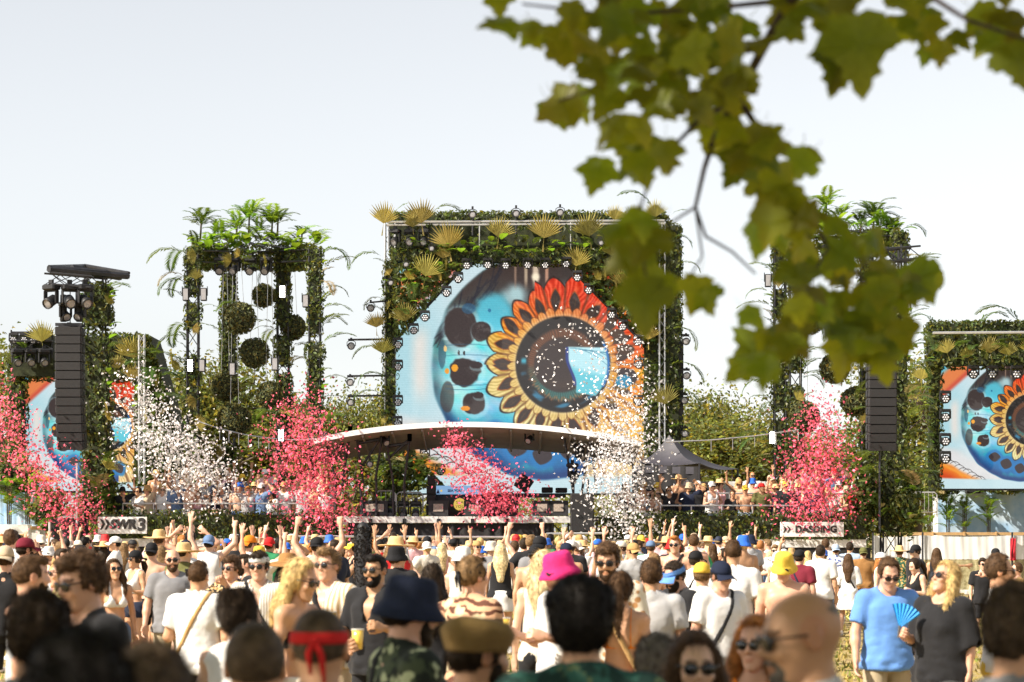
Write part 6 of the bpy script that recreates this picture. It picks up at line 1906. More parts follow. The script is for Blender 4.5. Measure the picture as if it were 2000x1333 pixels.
# ================================================================== black tent
def tent():
    o = empty('tent', P(1330, 960, 69.5)); tag(o, 'black peaked tent right of the video wall', 'tent')
    ap = P(1307, 850, 70.0)
    cs = [P(1236, 901, 69.6), P(1366, 905, 68.6), P(1441, 916, 70.4), P(1300, 905, 71.6)]
    N = 8; V, Q = [], []
    for i in range(4):
        a, b = cs[i], cs[(i + 1) % 4]; base = len(V)
        for r_ in range(N + 1):
            t = r_ / N; 
            for k in range(N + 1):
                e = a.lerp(b, k / N); p = ap.lerp(e, t); sag = .22 * math.sin(math.pi * t) + .10 * math.sin(math.pi * k / N) * t
                V.append((p.x, p.y, p.z - sag))
        for r_ in range(N):
            for k in range(N):
                q = base + r_ * (N + 1) + k; Q.append((q, q + 1, q + N + 2, q + N + 1))
    kid(o, MB().add(V, Q), 'canopy', mat('tent_black', (.045, .043, .055), rough=.55, var=.15, scale=3, bump=.3, bscale=5), True)
    zb = WZ(960, 69)
    for i, (a, b) in enumerate(((cs[0], cs[1]), (cs[3], cs[0]))):
        V = []; 
        for z_ in (0, 1):
            for k in range(25): e = a.lerp(b, k / 24); V.append((e.x, e.y + .04 * math.sin(k * 1.3), e.z - .1 if z_ else zb - .3))
        kid(o, MB().add(V, [(k, k + 1, 26 + k, 25 + k) for k in range(24)]), 'side_wall', M_SKIRT, True)
    for c in cs:
        m = MB(); m.tube([(c.x, c.y, zb - .3), c], .03, 6); kid(o, m, 'tent_leg', M_STEEL)
    for i in range(4):
        a, b = cs[i], cs[(i + 1) % 4]; V = []
        for z_ in (0, 1):
            for k in range(9): e = a.lerp(b, k / 8); V.append((e.x, e.y - .01, e.z - (.10 if k in (0, 8) else .10) * 1 - .02 - (.20 if not z_ else 0)))
        if i == 0: kid(o, MB().add(V, [(k, k + 1, 10 + k, 9 + k) for k in range(8)]), 'valance', MATS['tent_black'])
tent()
# white board fence behind the right platform
o = empty('white_fence', P(1400, 990, 71.0)); tag(o, 'pale panel fence behind the guests beside the black tent', 'fence')
for k in range(8):
    m = MB(); m.box(WX(1362 + k * 27, 71), WX(1388 + k * 27, 71), 71, 71.05, WZ(985, 71), WZ(941, 71), bev=.008); kid(o, m, 'fence_panel', M_WHITE)
# ================================================================== signs
def sign(px0, px1, py0, py1, d, label, name='sign_board'):
    o = empty(name, P((px0 + px1) / 2, py1, d)); tag(o, label, 'sign', 'white sign boards on the hedges')
    a, b = P(px0, py0, d), P(px1, py1, d); m = MB(); m.box(a.x, b.x, d, d + .05, b.z, a.z, bev=.006); kid(o, m, 'board', M_WHITE); return o
def chev(root, px, py, d, hp, wp):
    m = MB()
    for k in (0, 1):
        x0 = px + k * wp * .62; z = lambda y: WZ(y, d)
        t = hp * .34
        pts = [(x0, py - hp / 2), (x0 + t * .9, py - hp / 2 + t * .45), (x0 + wp * .72, py), (x0 + t * .5, py + hp / 2), (x0, py + hp / 2), (x0 + wp * .34, py)]
        m.add([P(x, y, d) for x, y in pts] + [P(x, y, d + .004) for x, y in pts], [(0, 5, 2, 1), (5, 4, 3, 2)])
    kid(root, m, 'chevron_mark', M_INK)
sg = sign(191, 287, 1010, 1043, 65.7, 'white board with bold black letters SWR3 on the left hedge')
chev(sg, 195, 1024, 65.69, 22, 15); letter(sg, 'SWR', 240, 1025, 65.69, 17.5, M_INK, offset=.022, shear=.16, space=.98); letter(sg, '3', 276, 1026, 65.69, 24, M_INK, offset=.022, shear=.08)
sg = sign(1524, 1648, 1020, 1049, 65.7, 'white board with bold black letters DASDING on the right hedge')
chev(sg, 1529, 1034, 65.69, 14, 12); letter(sg, 'DASDING', 1594, 1034.5, 65.69, 13.2, M_INK, offset=.014, space=1.06)

# ================================================================== right: printed fence and blue wall
FD = 84.0
def print_mat(name, sky_c, z_h, blue=False):
    m, nt, p, out = _nt(name); N, L = nt.nodes, nt.links
    tc = N.new('ShaderNodeTexCoord'); sp = N.new('ShaderNodeSeparateXYZ'); L.new(tc.outputs['Object'], sp.inputs[0])
    n1 = N.new('ShaderNodeTexNoise'); n1.inputs['Scale'].default_value = 1.4; n1.inputs['Detail'].default_value = 6; L.new(tc.outputs['Object'], n1.inputs['Vector'])
    n2 = N.new('ShaderNodeTexNoise'); n2.inputs['Scale'].default_value = 7; n2.inputs['Detail'].default_value = 8; n2.inputs['Roughness'].default_value = .8; L.new(tc.outputs['Object'], n2.inputs['Vector'])
    cs = N.new('ShaderNodeValToRGB'); cs.color_ramp.elements[0].position = .35; cs.color_ramp.elements[1].position = .65
    cs.color_ramp.elements[0].color = (*sky_c[0], 1); cs.color_ramp.elements[1].color = (*sky_c[1], 1); L.new(n1.outputs['Fac'], cs.inputs['Fac'])
    c = cs.outputs['Color']
    if not blue:
        cg = N.new('ShaderNodeValToRGB'); cg.color_ramp.elements[0].position = .35; cg.color_ramp.elements[1].position = .68
        cg.color_ramp.elements[0].color = (.16, .13, .05, 1); cg.color_ramp.elements[1].color = (.58, .53, .33, 1); L.new(n2.outputs['Fac'], cg.inputs['Fac'])
        def step(z0, soft):
            ad = N.new('ShaderNodeMath'); ad.operation = 'MULTIPLY_ADD'; L.new(n2.outputs['Fac'], ad.inputs[0]); ad.inputs[1].default_value = soft; L.new(sp.outputs['Z'], ad.inputs[2])
            lt_ = N.new('ShaderNodeMath'); lt_.operation = 'LESS_THAN'; L.new(ad.outputs[0], lt_.inputs[0]); lt_.inputs[1].default_value = z0; return lt_.outputs[0]
        a = N.new('ShaderNodeMix'); a.data_type = 'RGBA'; L.new(step(z_h + .07, .16), a.inputs['Factor']); L.new(c, a.inputs['A']); a.inputs['B'].default_value = (.10, .09, .07, 1)
        b = N.new('ShaderNodeMix'); b.data_type = 'RGBA'; L.new(step(z_h, .02), b.inputs['Factor']); L.new(a.outputs['Result'], b.inputs['A']); L.new(cg.outputs['Color'], b.inputs['B']); c = b.outputs['Result']
    L.new(c, p.inputs['Base Color']); p.inputs['Roughness'].default_value = .55; p.inputs['Specular IOR Level'].default_value = .25
    MATS[name] = m; return m
fz0, fz1 = WZ(1152, FD), WZ(1046, FD)
M_FIELD = print_mat('field_print', ((.62, .64, .66), (.74, .74, .73)), (fz1 - fz0) * .56)
M_BLUEW = print_mat('sky_print', ((.26, .45, .68), (.58, .70, .80)), 0, True)
fe = empty('banner_fence', (WX(1850, FD), FD, 0.0)); tag(fe, 'mesh fence with printed banner of a yellow grass field', 'fence')
def sheet(px0, px1, d, z0, z1, seed, n=40, sag=0.05):
    g = np.random.RandomState(seed); V = []; rows = 9
    for r_ in range(rows):
        for k in range(n + 1):
            t = k / n; u = r_ / (rows - 1)
            V.append((WX(px0 + (px1 - px0) * t, d), d + .02 * math.sin(t * 31 + u * 5) + .015 * math.sin(t * 67 + u * 2), (z1 - z0) * u - sag * 4 * t * (1 - t) * u ** 3))
    return V, [(r_ * (n + 1) + k, r_ * (n + 1) + k + 1, (r_ + 1) * (n + 1) + k + 1, (r_ + 1) * (n + 1) + k) for r_ in range(rows - 1) for k in range(n)]
for i, (a, b) in enumerate(((1706, 1801), (1804, 1975), (1979, 2150))):
    V, Q = sheet(a, b, FD, fz0, fz1, i); o = MB().add(V, Q).build('banner_sheet', M_FIELD, fe, True); o.location = Vector((0, 0, fz0)) - fe.location
for px in (1705, 1802, 1977):
    m = MB(); m.tube([P(px, 1160, FD - .08), P(px, 1040, FD - .08)], .035, 6); kid(fe, m, 'fence_post', M_STEEL)
for i, px in enumerate((1973, 1979)):
    V, Q = sheet(px, px + 5, FD - .12, WZ(1095, FD), WZ(1050, FD), 9, 6); o = MB().add(V, Q).build('red_ribbon', mat('ribbon_red', (.55, .02, .04), rough=.6), fe, True); o.location = Vector((0, 0, WZ(1095, FD))) - fe.location
m = MB()
for k in range(30): m.tube([P(1706 + k * 14, 1152, FD + .06), P(1706 + k * 14, 1046, FD + .06)], .008, 4)
kid(fe, m, 'wire_mesh', M_STEEL)
m = MB(); m.box(WX(1758, FD + .3), WX(2160, FD + .3), FD + .2, FD + .4, WZ(1046, FD + .3), WZ(1040, FD + .3)); wb = kid(fe, m, 'timber_rail', mat('timber', (.52, .33, .15), rough=.7, var=.2, scale=6))
for k in range(6):
    m = MB(); m.box(WX(1758 + k * 62, FD + .18), WX(1761 + k * 62, FD + .18), FD + .12, FD + .19, WZ(1047, FD), WZ(1039, FD)); kid(fe, m, 'timber_block', MATS['timber'])
M_KERB = mat('fence_foot', (.5, .48, .45), rough=.8, var=.2)
for k in range(7):
    m = MB(); m.box(WX(1705 + k * 60, FD - .3), WX(1735 + k * 60, FD - .3), FD - .45, FD - .1, 0, .15, bev=.02); kid(fe, m, 'fence_foot', M_KERB)
bw = empty('blue_wall', (WX(1920, 86), 86, 0)); tag(bw, 'light blue printed wall behind the row of small palms at right', 'wall')
V, Q = sheet(1832, 2160, 86.0, WZ(1041, 86), WZ(950, 86), 4, 60, 0.0); o = MB().add(V, Q).build('printed_sheet', M_BLUEW, bw, True); o.location = Vector((0, 0, WZ(1041, 86))) - bw.location
m = MB(); m.box(WX(1832, 86.2), WX(2160, 86.2), 86.1, 87.2, 0, WZ(952, 86.1)); kid(bw, m, 'wall_body', M_WHITE)
bl = empty('blue_wall', (WX(30, 70), 70, .2)); tag(bl, 'light blue printed wall at the left picture edge behind small palms', 'wall')
V, Q = sheet(-60, 79, 70.0, WZ(1028, 70), WZ(962, 70), 6, 40, 0.0); o = MB().add(V, Q).build('printed_sheet', M_BLUEW, bl, True); o.location = Vector((0, 0, WZ(1028, 70))) - bl.location
m = MB(); m.box(WX(-60, 70.2), WX(79, 70.2), 70.1, 71, .2, WZ(963, 70.2)); kid(bl, m, 'wall_body', M_WHITE)
m = MB(); m.box(WX(-60, 69.6), WX(61, 69.6), 69.6, 69.65, WZ(1100, 69.6), WZ(1025, 69.6)); kid(bl, m, 'white_board', M_WHITE)
m = MB(); m.box(WX(61, 69.5), WX(82, 69.5), 69.4, 69.9, WZ(1035, 69.5), WZ(1028, 69.5)); kid(bl, m, 'timber_rail', MATS['timber'])
ut = empty('utility_cart', P(135, 1060, 66)); tag(ut, 'dark equipment rack with pale sloping lid left of the white letter board', 'equipment rack')
m = MB(); m.box(WX(96, 66), WX(158, 66), 66, 67, .3, WZ(1013, 66), bev=.03); kid(ut, m, 'rack_body', M_BOX)
a, b = P(110, 1012, 66), P(152, 1004, 66.4); m = MB(); m.add([a, (b.x, a.y, a.z), (b.x - .1, 66.6, b.z), (a.x + .25, 66.6, b.z)], [(0, 1, 2, 3)]); kid(ut, m, 'sloping_lid', M_WHITE)
m = MB(); m.tube([P(97, 1020, 65.9), P(97, 1070, 65.9)], .04, 6); kid(ut, m, 'pale_post', M_ALU)
# palms in front of the blue walls
for i, (px, d, l) in enumerate(((1815, 84.8, 'leftmost of four young palms before the blue wall, beside the steel barrier'), (1852, 84.8, 'second young palm from the left before the right blue wall'), (1884, 84.8, 'third young palm from the left before the right blue wall'), (1931, 84.8, 'rightmost young palm before the right blue wall'), (18, 69.3, 'young palm at the far left before the left blue wall'), (54, 69.3, 'young palm nearest the confetti before the left blue wall'))):
    pb = 1040 if px > 1000 else 1024
    o = empty('young_palm', P(px, pb, d)); tag(o, l, 'palm', 'young palms before the blue walls')
    g = np.random.RandomState(600 + i)
    m = MB()
    for k in range(3): m.tube([o.location + Vector((.05 * k - .05, 0, 0)), o.location + Vector((.06 * k - .06, 0, 1.1))], .02, 5)
    kid(o, m, 'stem', M_STEM)
    for k in range(17):
        frond(o, 'palm', o.location + Vector((g.uniform(-.06, .06), 0, g.uniform(.1, 1.15))), k * 2.4, g.uniform(.1, .7), g.uniform(.5, .75), BRIGHT if k % 3 else None)
steel_barrier(1765, 1830, 962, 1010, 78.0, 'steel barrier between the right speaker tower and the blue wall')
for i, (px, py) in enumerate(((1902, 950), (1986, 945))):
    cabinet(px - 14, px + 14, py, py + 14, 85.6, .4, 'floor_monitor', f'small black box on top of the right blue wall, {("left", "right")[i]} one')
# shrubs closing the gap along the sides
def shrub(px, py0, py1, wpx, d, label, seed, matl=None, n=900, size=.16):
    o = empty('shrub', P(px, py1, d)); tag(o, label, 'shrub', 'shrubs beside the stage')
    g = np.random.RandomState(seed); v = g.normal(size=(n, 3)); v /= np.linalg.norm(v, axis=1)[:, None]
    c = np.array(P(px, (py0 + py1) / 2, d)); rr = np.array((wpx * d / F / 2, wpx * d / F / 2, (py1 - py0) * d / F / 2))
    r_ = g.uniform(.55, 1.05, (n, 1)) * (1 + .22 * np.sin(5 * v[:, :1] + 3 * v[:, 2:] * 2))
    leaf_cloud('leaves', c + v * rr * r_, v, size, matl or IVY, o, seed=seed, hue=.4)
    m = MB(); m.lathe([(.001, .6), (.35, .45), (.55, 0), (.35, -.45), (.001, -.6)], 8, Matrix.Translation(c) @ Matrix.Diagonal((rr[0], rr[1], rr[2], 1))); kid(o, m, 'foliage_backing', M_CORE, True)
    return o
SH = ((25, 900, 975, 110, 70.5, 'dark shrub above the left blue wall'), (95, 955, 1040, 70, 66.8, 'dark shrub behind the pink confetti at far left'), (200, 930, 1010, 60, 67.2, 'leafy shrub at the left end of the viewing platform'), (1690, 900, 1040, 70, 67.0, 'leafy shrub at the right end of the viewing platform'), (1770, 930, 1045, 60, 66.5, 'palm shrub at the foot of the right speaker tower'), (1835, 925, 975, 70, 85.0, 'shrub above the left end of the right blue wall'), (1960, 940, 965, 120, 85.4, 'low shrub under the right video wall'), (760, 890, 985, 70, 70.5, 'dark shrub under the left part of the stage roof'))
for i, (px, a, b, w_, d, l) in enumerate(SH):
    o = shrub(px, a, b, w_, d, l, 700 + i)
    for k in range(10): frond(o, G.choice(['palm', 'broad', 'palm']), P(px + G.uniform(-.4, .4) * w_, G.uniform(a, b), d - .5), G.uniform(-3, 0), G.uniform(.1, .9), G.uniform(.6, .9), STRAWF if k % 5 == 4 else None)

# ================================================================== trees behind
def tree_protos():
    out = []
    for s in range(3):
        g = np.random.RandomState(900 + s); h = 1.0
        m = MB(); tips = []
        def limb(p, d, L, r, lev):
            q = p + d * L
            mid = p + d * L * .5 + g.normal(size=3) * L * .05
            m.tube([p, mid, q], [r, r * .8, r * .6], 6, cap=False)
            if lev == 0: tips.append(q); return
            for k in range(4 if lev > 1 else 3):
                nd = d * .75 + g.normal(size=3) * .55 + np.array((0, 0, .25)); nd /= np.linalg.norm(nd)
                limb(p + d * L * g.uniform(.55, 1.0), nd, L * g.uniform(.55, .75), r * .5, lev - 1)
        limb(np.array((0, 0, 0.)), np.array((.03, 0, 1.)), .36, .022, 3)
        trunk = m.mesh('trunk', True)
        pts, nn = [], []
        for t in tips:
            k = 80; v = g.normal(size=(k, 3)); pts.append(t + v * np.array((.05, .05, .045))); nn.append(v + (0, 0, .5))
        p = np.concatenate(pts); n = np.concatenate(nn); n /= np.linalg.norm(n, axis=1)[:, None]
        o = leaf_cloud('crown', p, n, .016, TREEL, None, seed=900 + s, hue=.45, kind=None, asp=.7)
        me = o.data; bpy.data.objects.remove(o)
        out.append((trunk, me))
    return out
TP = tree_protos()
def tree(px, pyt, d, label, k, wide=1.0, gz=0.0):
    hgt = (WZ(pyt, d) - gz) * 1.12
    o = empty('tree', (WX(px, d), d, gz)); tag(o, label, 'tree', 'trees behind the stage')
    tr, cr = TP[k % 3]
    zmax = max(v.co.z for v in cr.vertices) if ('zm', k % 3) not in CACHE else CACHE[('zm', k % 3)]
    CACHE[('zm', k % 3)] = zmax
    s = hgt / zmax
    o.scale = (s * wide, s * wide, s); o.rotation_euler = (0, 0, k * 1.7)
    link('trunk', tr, M_BARK, o); c = link('crown', cr, TREEL, o); c['kind'] = 'stuff'
TREES = ((1365, 772, 118, 'tall poplar like tree right behind the black tent', 1.0), (1425, 782, 120, 'tall tree in the gap right of the video wall', 1.0), (1478, 795, 116, 'tree left of the right pergola columns', 1.0), (1395, 830, 98, 'lower yellow green tree behind the black tent', 1.5), (1450, 828, 97, 'lower yellow green tree in the middle of the right gap', 1.5), (1500, 835, 98, 'lower tree beside the lit strobe at right', 1.5), (1560, 850, 96, 'tree behind the pink confetti at right', 1.5), (1640, 840, 97, 'tree behind the right pergola', 1.5), (1795, 690, 98, 'tree between the right speaker tower and right video wall', 1.0), (1765, 740, 100, 'darker tree behind the right speaker tower', 1.2),
         (650, 775, 98, 'conifer like tree left of the stage roof', .8), (685, 800, 100, 'tree behind the left end of the stage roof', 1.0), (735, 770, 96, 'tree hidden behind the left edge of the video wall', .8), (600, 790, 97, 'tree behind the fourth pergola column at left', 1.0), (395, 690, 98, 'tall tree behind the first columns of the left pergola', 1.0), (345, 720, 96, 'tree behind the ivy wing at left', 1.2), (470, 760, 99, 'tree behind the middle of the left pergola', 1.3), (520, 790, 97, 'tree behind the third pergola column', 1.3), (560, 800, 99, 'tree behind the pink confetti left of the stage', 1.2), (15, 690, 98, 'tree at the left picture edge', 1.0), (-30, 650, 100, 'tall tree cut by the left picture edge', 1.0), (430, 800, 95, 'low tree behind the left mist line', 1.6), (690, 850, 94, 'low tree under the left end of the stage roof', 1.5))
for i, (px, py, d, l, w) in enumerate(TREES): tree(px, py, d, l, i, w)
M_WOOD = None
g = np.random.RandomState(77)
n = 46000; xx = g.uniform(-60, 60, n); yy = g.uniform(125, 150, n); zz = g.uniform(0, 1, n) ** .6 * (4.6 + 1.2 * np.sin(xx * .35) + .8 * np.sin(xx * .9 + 1))
vv = g.normal(size=(n, 3)); vv[:, 1] -= .6; vv /= np.linalg.norm(vv, axis=1)[:, None]
o = leaf_cloud('far_wood', np.stack([xx, yy, zz], 1), vv, .32, TREEL, None, seed=78, hue=.35); tag(o, 'far line of trees closing the field behind the stage', 'wood', kind='stuff')
# ================================================================== the crowd
pattern('cream_stripe', 'stripe', (.72, .66, .56), (.50, .36, .20), scale=9)
pattern('white_stripe', 'stripe', (.74, .72, .68), (.42, .36, .28), scale=14)
pattern('camo_shirt', 'camo', (.018, .023, .018), (.055, .07, .04), (.40, .44, .27), scale=11)
pattern('paisley', 'rows', (.56, .33, .20), (.10, .04, .025), (.55, .47, .30), scale=5)
pattern('dark_leaf_shirt', 'camo', (.012, .035, .03), (.03, .10, .08), (.10, .14, .07), scale=14)
pattern('black_floral', 'dots', (.55, .40, .22), (.02, .02, .02), (.42, .22, .06), scale=24)
pattern('cream_floral', 'dots', (.45, .24, .10), (.72, .66, .54), None, scale=16)
pattern('green_floral', 'dots', (.62, .36, .12), (.03, .09, .05), (.30, .34, .2), scale=20)
pattern('blue_print', 'dots', (.10, .14, .34), (.74, .74, .74), None, scale=16)
LV[3] = dict(body=.040, cloth=.034, head=.021, hair=.023, hand=.019)
M_CUP = mat('beer_cup', (.80, .55, .10), rough=.2, var=.05, spec=.6)
M_CUPW = mat('clear_cup', (.72, .70, .64), rough=.15, var=.05, spec=.6)
M_PHONE = mat('phone_black', (.01, .01, .012), rough=.2, var=.05)
CUP = MB().lathe([(.001, 0), (.028, 0), (.032, .05), (.038, .125), (.036, .125), (.03, .02), (.001, .015)], 14).mesh('cup_body', True)
CUPR = MB().lathe([(.036, .120), (.040, .122), (.040, .128), (.036, .127)], 14).mesh('cup_rim', True)
USED = []        # (x, y) already taken
NPEOPLE = 0
def hand_point(o, ps, sd, off=(0, -.045, .05)):
    w = nrm(ps.wr[sd] - ps.el[sd]); p = ps.wr[sd] + w * .075
    sc = o.scale[0]; return o.location + Matrix.Rotation(o.rotation_euler.z, 3, 'Z') @ (Vector(p) * sc + Vector(off) * .6)
def cup(p, label, m=None):
    o = empty('drink_cup', p - Vector((0, 0, .06))); tag(o, label, 'cup', 'cups held in the crowd')
    link('cup_body', CUP, m or M_CUP, o); link('cup_rim', CUPR, M_CUPW, o)
def H(px, ytop, d, yaw, label, **sp):
    global NPEOPLE
    x, y = WX(px, d), d
    gz = ground(x, y)
    s = min(1.15, max(.86, (WZ(ytop, d) - gz) / 1.75))
    lv = 0 if d < 12.5 else (1 if d < 29 else 2)
    hold = sp.pop('cup', None); ph = sp.pop('phone', None)
    o, ps = place_person((x, y, gz), R(yaw), s, sp, lv, label, 'people in the crowd')
    USED.append((x, y)); NPEOPLE += 1
    if hold: cup(hand_point(o, ps, hold[0]), hold[1], M_CUPW if len(hold) > 2 else None)
    if ph:
        p = hand_point(o, ps, ph[0]); q = empty('phone', p); q.rotation_euler = (R(12), 0, R(yaw)); tag(q, ph[1], 'phone')
        m = MB(); m.box(-.085, .085, -.006, .006, -.02, .06, bev=.003); m.build('phone_body', M_PHONE, q); m = MB(); m.lathe([(.001, .003), (.008, .002), (.009, 0)], 8, Matrix.Translation((.06, .0065, .04)) @ Matrix.Rotation(R(-90), 4, 'X')); m.build('camera_lens', M_LENS, q)
    return o, ps
# ---- near row, in the shade of the tree
H(150, 1250, 3.9, 190, 'very blurred dark haired person nearest the camera at lower left', hair='curly', hairc='black', top='tee', topc='black', aL='down', aR='down', bottom='pants', skin='olive')
H(300, 1272, 4.6, 165, 'blurred grey haired person with orange headband at the bottom edge', hair='short', hairc='ash', hat='headband', hatc='orange', top='tee', topc='grey', skin='tan')
H(78, 1164, 7.0, 170, 'person with thick dark hair seen from behind, blurred at lower left', hair='curly', hairc='dark', top='tee', topc='grey', skin='olive')
H(500, 1210, 6.2, 180, 'blurred person with buzz cut at bottom, left of the red headband', hair='buzz', hairc='ash', top='tee', topc='black', skin='tan')
H(625, 1184, 6.9, 178, 'person with shaved head and red headband tied at the back', hair='buzz', hairc='ash', hat='headband', hatc='red', top='tank', topc='cream', skin='tan', fat=.003)
H(1135, 1142, 7.3, 178, 'person with thick black hair and dark green leafy shirt, back to camera', hair='afro', hairc='black', top='shirt', topm='dark_leaf_shirt', skin='tan', build=1.08)
H(797, 1132, 9.3, 112, 'person in navy bucket hat and camouflage shirt looking right', hair='short', hairc='dark', hat='bucket', hatc='navy', top='shirt', topm='camo_shirt', beard='stubble', skin='pink', hp=8, strap=1, build=1.06)
H(930, 1205, 7.6, 118, 'bearded person in brown flat cap looking right, blurred', hair='short', hairc='dark', hat='flat', hatc='rust', beard='full', top='tee', topc='brown', skin='tan', hp=6)
H(1575, 1146, 6.3, -78, 'bald bearded person with glasses in left profile, large and blurred', hair='balding', hairc='grey', beard='stubble', glasses=True, top='shirt', topc='lightgrey', skin='olive', build=1.15, fat=.006, hp=8)
H(1475, 1208, 10.2, -25, 'person with orange hair and dark sunglasses at bottom right', sex='f', hair='loose', hairc='ginger', glasses=True, top='tee', topc='orange', skin='pink')
H(1358, 1240, 8.2, 5, 'brown haired person with round sunglasses facing camera, cut by bottom edge', sex='f', hair='loose', hairc='brown', glasses=True, top='tank', topc='cream', skin='fair')
H(1282, 1246, 8.9, 175, 'person with curly grey blond hair at the bottom edge, back to camera', sex='f', hair='curly', hairc='grey', top='tee', topc='beige', skin='fair')
H(1988, 1148, 6.6, 150, 'grey haired blurred person cut by the right picture edge', hair='curly', hairc='ash', top='tee', topc='grey', skin='tan')
# ---- sunlit people behind them
H(62, 1085, 14.2, 118, 'person with fair skin and fade haircut in pale tank top at left edge', hair='fade', hairc='brown', top='tank', topc='lightgrey', skin='pink', aR='down2', beard='stubble', build=1.05)
H(165, 1080, 11.0, -48, 'person with curly brown hair and black shirt, hand at mouth', hair='curly', hairc='brown', glasses=True, top='tee', topc='black', aL='down', aR='face', skin='pink', hp=10)
H(118, 1094, 21, -70, 'person in green and yellow top with hair bun looking left', sex='f', hair='bun', hairc='light', top='tee', topc='paleyellow', glasses=True, skin='pink')
H(224, 1094, 26, 25, 'person in white triangle bikini top with round sunglasses', sex='f', hair='loose', hairc='brown', top='bikini', topc='white', bottom='hot', botc='denim', glasses=True, skin='tan', hp=-10)
H(263, 1076, 33, -45, 'person in white crop top, black cap and denim shorts', sex='f', hair='pony', hairc='dark', hat='capback', hatc='black', top='crop', topc='white', bottom='hot', botc='navy', glasses=True, aL='drink', aR='drink', skin='tan')
H(297, 1061, 34, 172, 'bare backed person in black shorts behind the grey shirt', hair='short', hairc='dark', hat='capback', hatc='black', top=None, bottom='trunks', botc='black', aL='drink', skin='pink')
H(337, 1072, 26, 6, 'bearded bald person in grey t-shirt with sunglasses holding a clear cup', hair='bald', hairc='brown', beard='full', glasses=True, top='tee', topc='grey', bottom='pants', botc='khaki', aL='drink', aR='down2', cup=(1, 'clear cup held by the person in grey t-shirt', 1), skin='pink', build=1.12)
H(388, 1097, 19, 168, 'person in cream white t-shirt with brown crossbody strap, back to camera', hair='fade', hairc='brown', top='tee', topc='white', bottom='pants', strap=-1, strapc='tan', aL='drink', skin='tan')
H(452, 1088, 24.5, -32, 'person holding up a phone, in black flowered shirt', hair='curly', hairc='brown', glasses=True, top='shirt', topm='black_floral', aL='phone', aR='phone', phone=(-1, 'black phone held up at left of the crowd'), skin='pink')
H(480, 1083, 27, -78, 'person with undercut hair in left profile beside the phone holder', hair='fade', hairc='dark', top='tee', topc='black', skin='pink', beard='stubble')
H(470, 1155, 11.3, 160, 'person with dark hair bun low in the crowd, back to camera', sex='f', hair='bun', hairc='dark', top='tank', topc='white', skin='fair', hy=-30)
H(505, 1080, 21, -8, 'smiling person with white headscarf, sunglasses and striped white shirt', hair='curly', hairc='dark', hat='headscarf', hatc='white', glasses=True, top='shirt', topm='white_stripe', strap=-1, skin='pink')
H(563, 1082, 24, 165, 'person in wide dark brown hat seen from behind', sex='f', hair='long', hairc='dark', hat='wide', hatc='brown', top='tank', topc='black', skin='tan')
H(583, 1092, 15.2, 62, 'long blond haired person in black bandeau looking right and down', sex='f', hair='long', hairc='blond', glasses=True, top='bandeau', topc='black', bottom='skirt', botc='cream', aL='drink', aR='down', hp=12, skin='tan', cup=(1, 'cup held by the long blond haired person'))
H(640, 1073, 19, -30, 'person in open cream striped shirt with round sunglasses and black strap', hair='quiff', hairc='light', glasses=True, top='shirt', topm='cream_stripe', aL='drink', strap=-1, skin='pink', bottom='shorts', botc='beige')
H(733, 1083, 18.6, -28, 'dark bearded person in open black shirt with sunglasses holding a cup', hair='fade', hairc='black', beard='full', glasses=True, top='shirt', topc='black', aR='drink', aL='drink', skin='olive', cup=(-1, 'cup held by the person in black shirt'), bottom='pants')
H(775, 1070, 28, 165, 'person in black bucket hat with red trim and black t-shirt', hair='short', hairc='brown', hat='bucket', hatc='black', top='tee', topc='black', skin='pink', hy=-35)
H(845, 1104, 20, 178, 'person with long dark brown hair and yellow clip, back to camera', sex='f', hair='long', hairc='dark', top='tank', topc='black', skin='tan')
H(925, 1090, 15.8, 130, 'person in brown paisley shirt with sunglasses pushed up, looking right', hair='short', hairc='light', glasses='up', top='shirt', topm='paisley', skin='pink', aL='reach', bottom='shorts', botc='olive', hat='headband', hatc='black', build=1.1)
H(1096, 1080, 16.5, -62, 'person in bright pink bucket hat and white t-shirt holding a beer', hair='short', hairc='dark', hat='bucket', hatc='pink', top='tee', topc='white', aR='drink', aL='drink', glasses=True, skin='pink', cup=(-1, 'yellow beer cup held below the pink hat'), bottom='shorts', botc='white', hp=12)
H(1062, 1078, 19.5, 175, 'person with long fair blond hair beside the pink hat', sex='f', hair='long', hairc='fairblond', top='tank', topc='cream', skin='fair')
H(1187, 1062, 18, -12, 'tall smiling person with curly hair, round sunglasses and cream flowered shirt', hair='curly', hairc='brown', glasses=True, beard='stubble', top='shirt', topm='cream_floral', skin='tan', bottom='shorts', botc='beige', aL='down', hp=8)
H(1213, 1120, 16.5, 170, 'bare backed person with brown ponytail and crossed straps', sex='f', hair='pony', hairc='brown', top='bikini', topc='orange', strap=1, strapc='tan', bottom='skirt', botc='palepink', skin='tan')
H(1272, 1095, 18.5, 176, 'person in grey t-shirt with brown hair, back to camera', hair='short', hairc='brown', top='tee', topc='lightgrey', bottom='shorts', botc='navy', skin='tan', aL='drink')
H(1325, 1095, 21, -58, 'bearded person in black t-shirt and blue visor looking down', hair='short', hairc='dark', hat='visor', hatc='blue', beard='full', top='tee', topc='black', aR='drink', hp=22, skin='pink')
H(1407, 1097, 20.5, 28, 'person in white t-shirt and dark cap with black crossbody strap', hair='short', hairc='dark', hat='cap', hatc='navy', top='tee', topc='white', strap=1, skin='pink', hp=10, loose=1.3, bottom='pants')
H(1372, 1100, 23, 160, 'person in white t-shirt half hidden behind the dark cap', hair='short', hairc='light', top='tee', topc='white', bottom='shorts', botc='grey', skin='tan', hat='cap', hatc='yellow')
H(1432, 1055, 24, 172, 'tall person in white t-shirt with small back print', hair='fade', hairc='brown', top='tee', topc='white', aL='drink', bottom='pants', skin='tan')
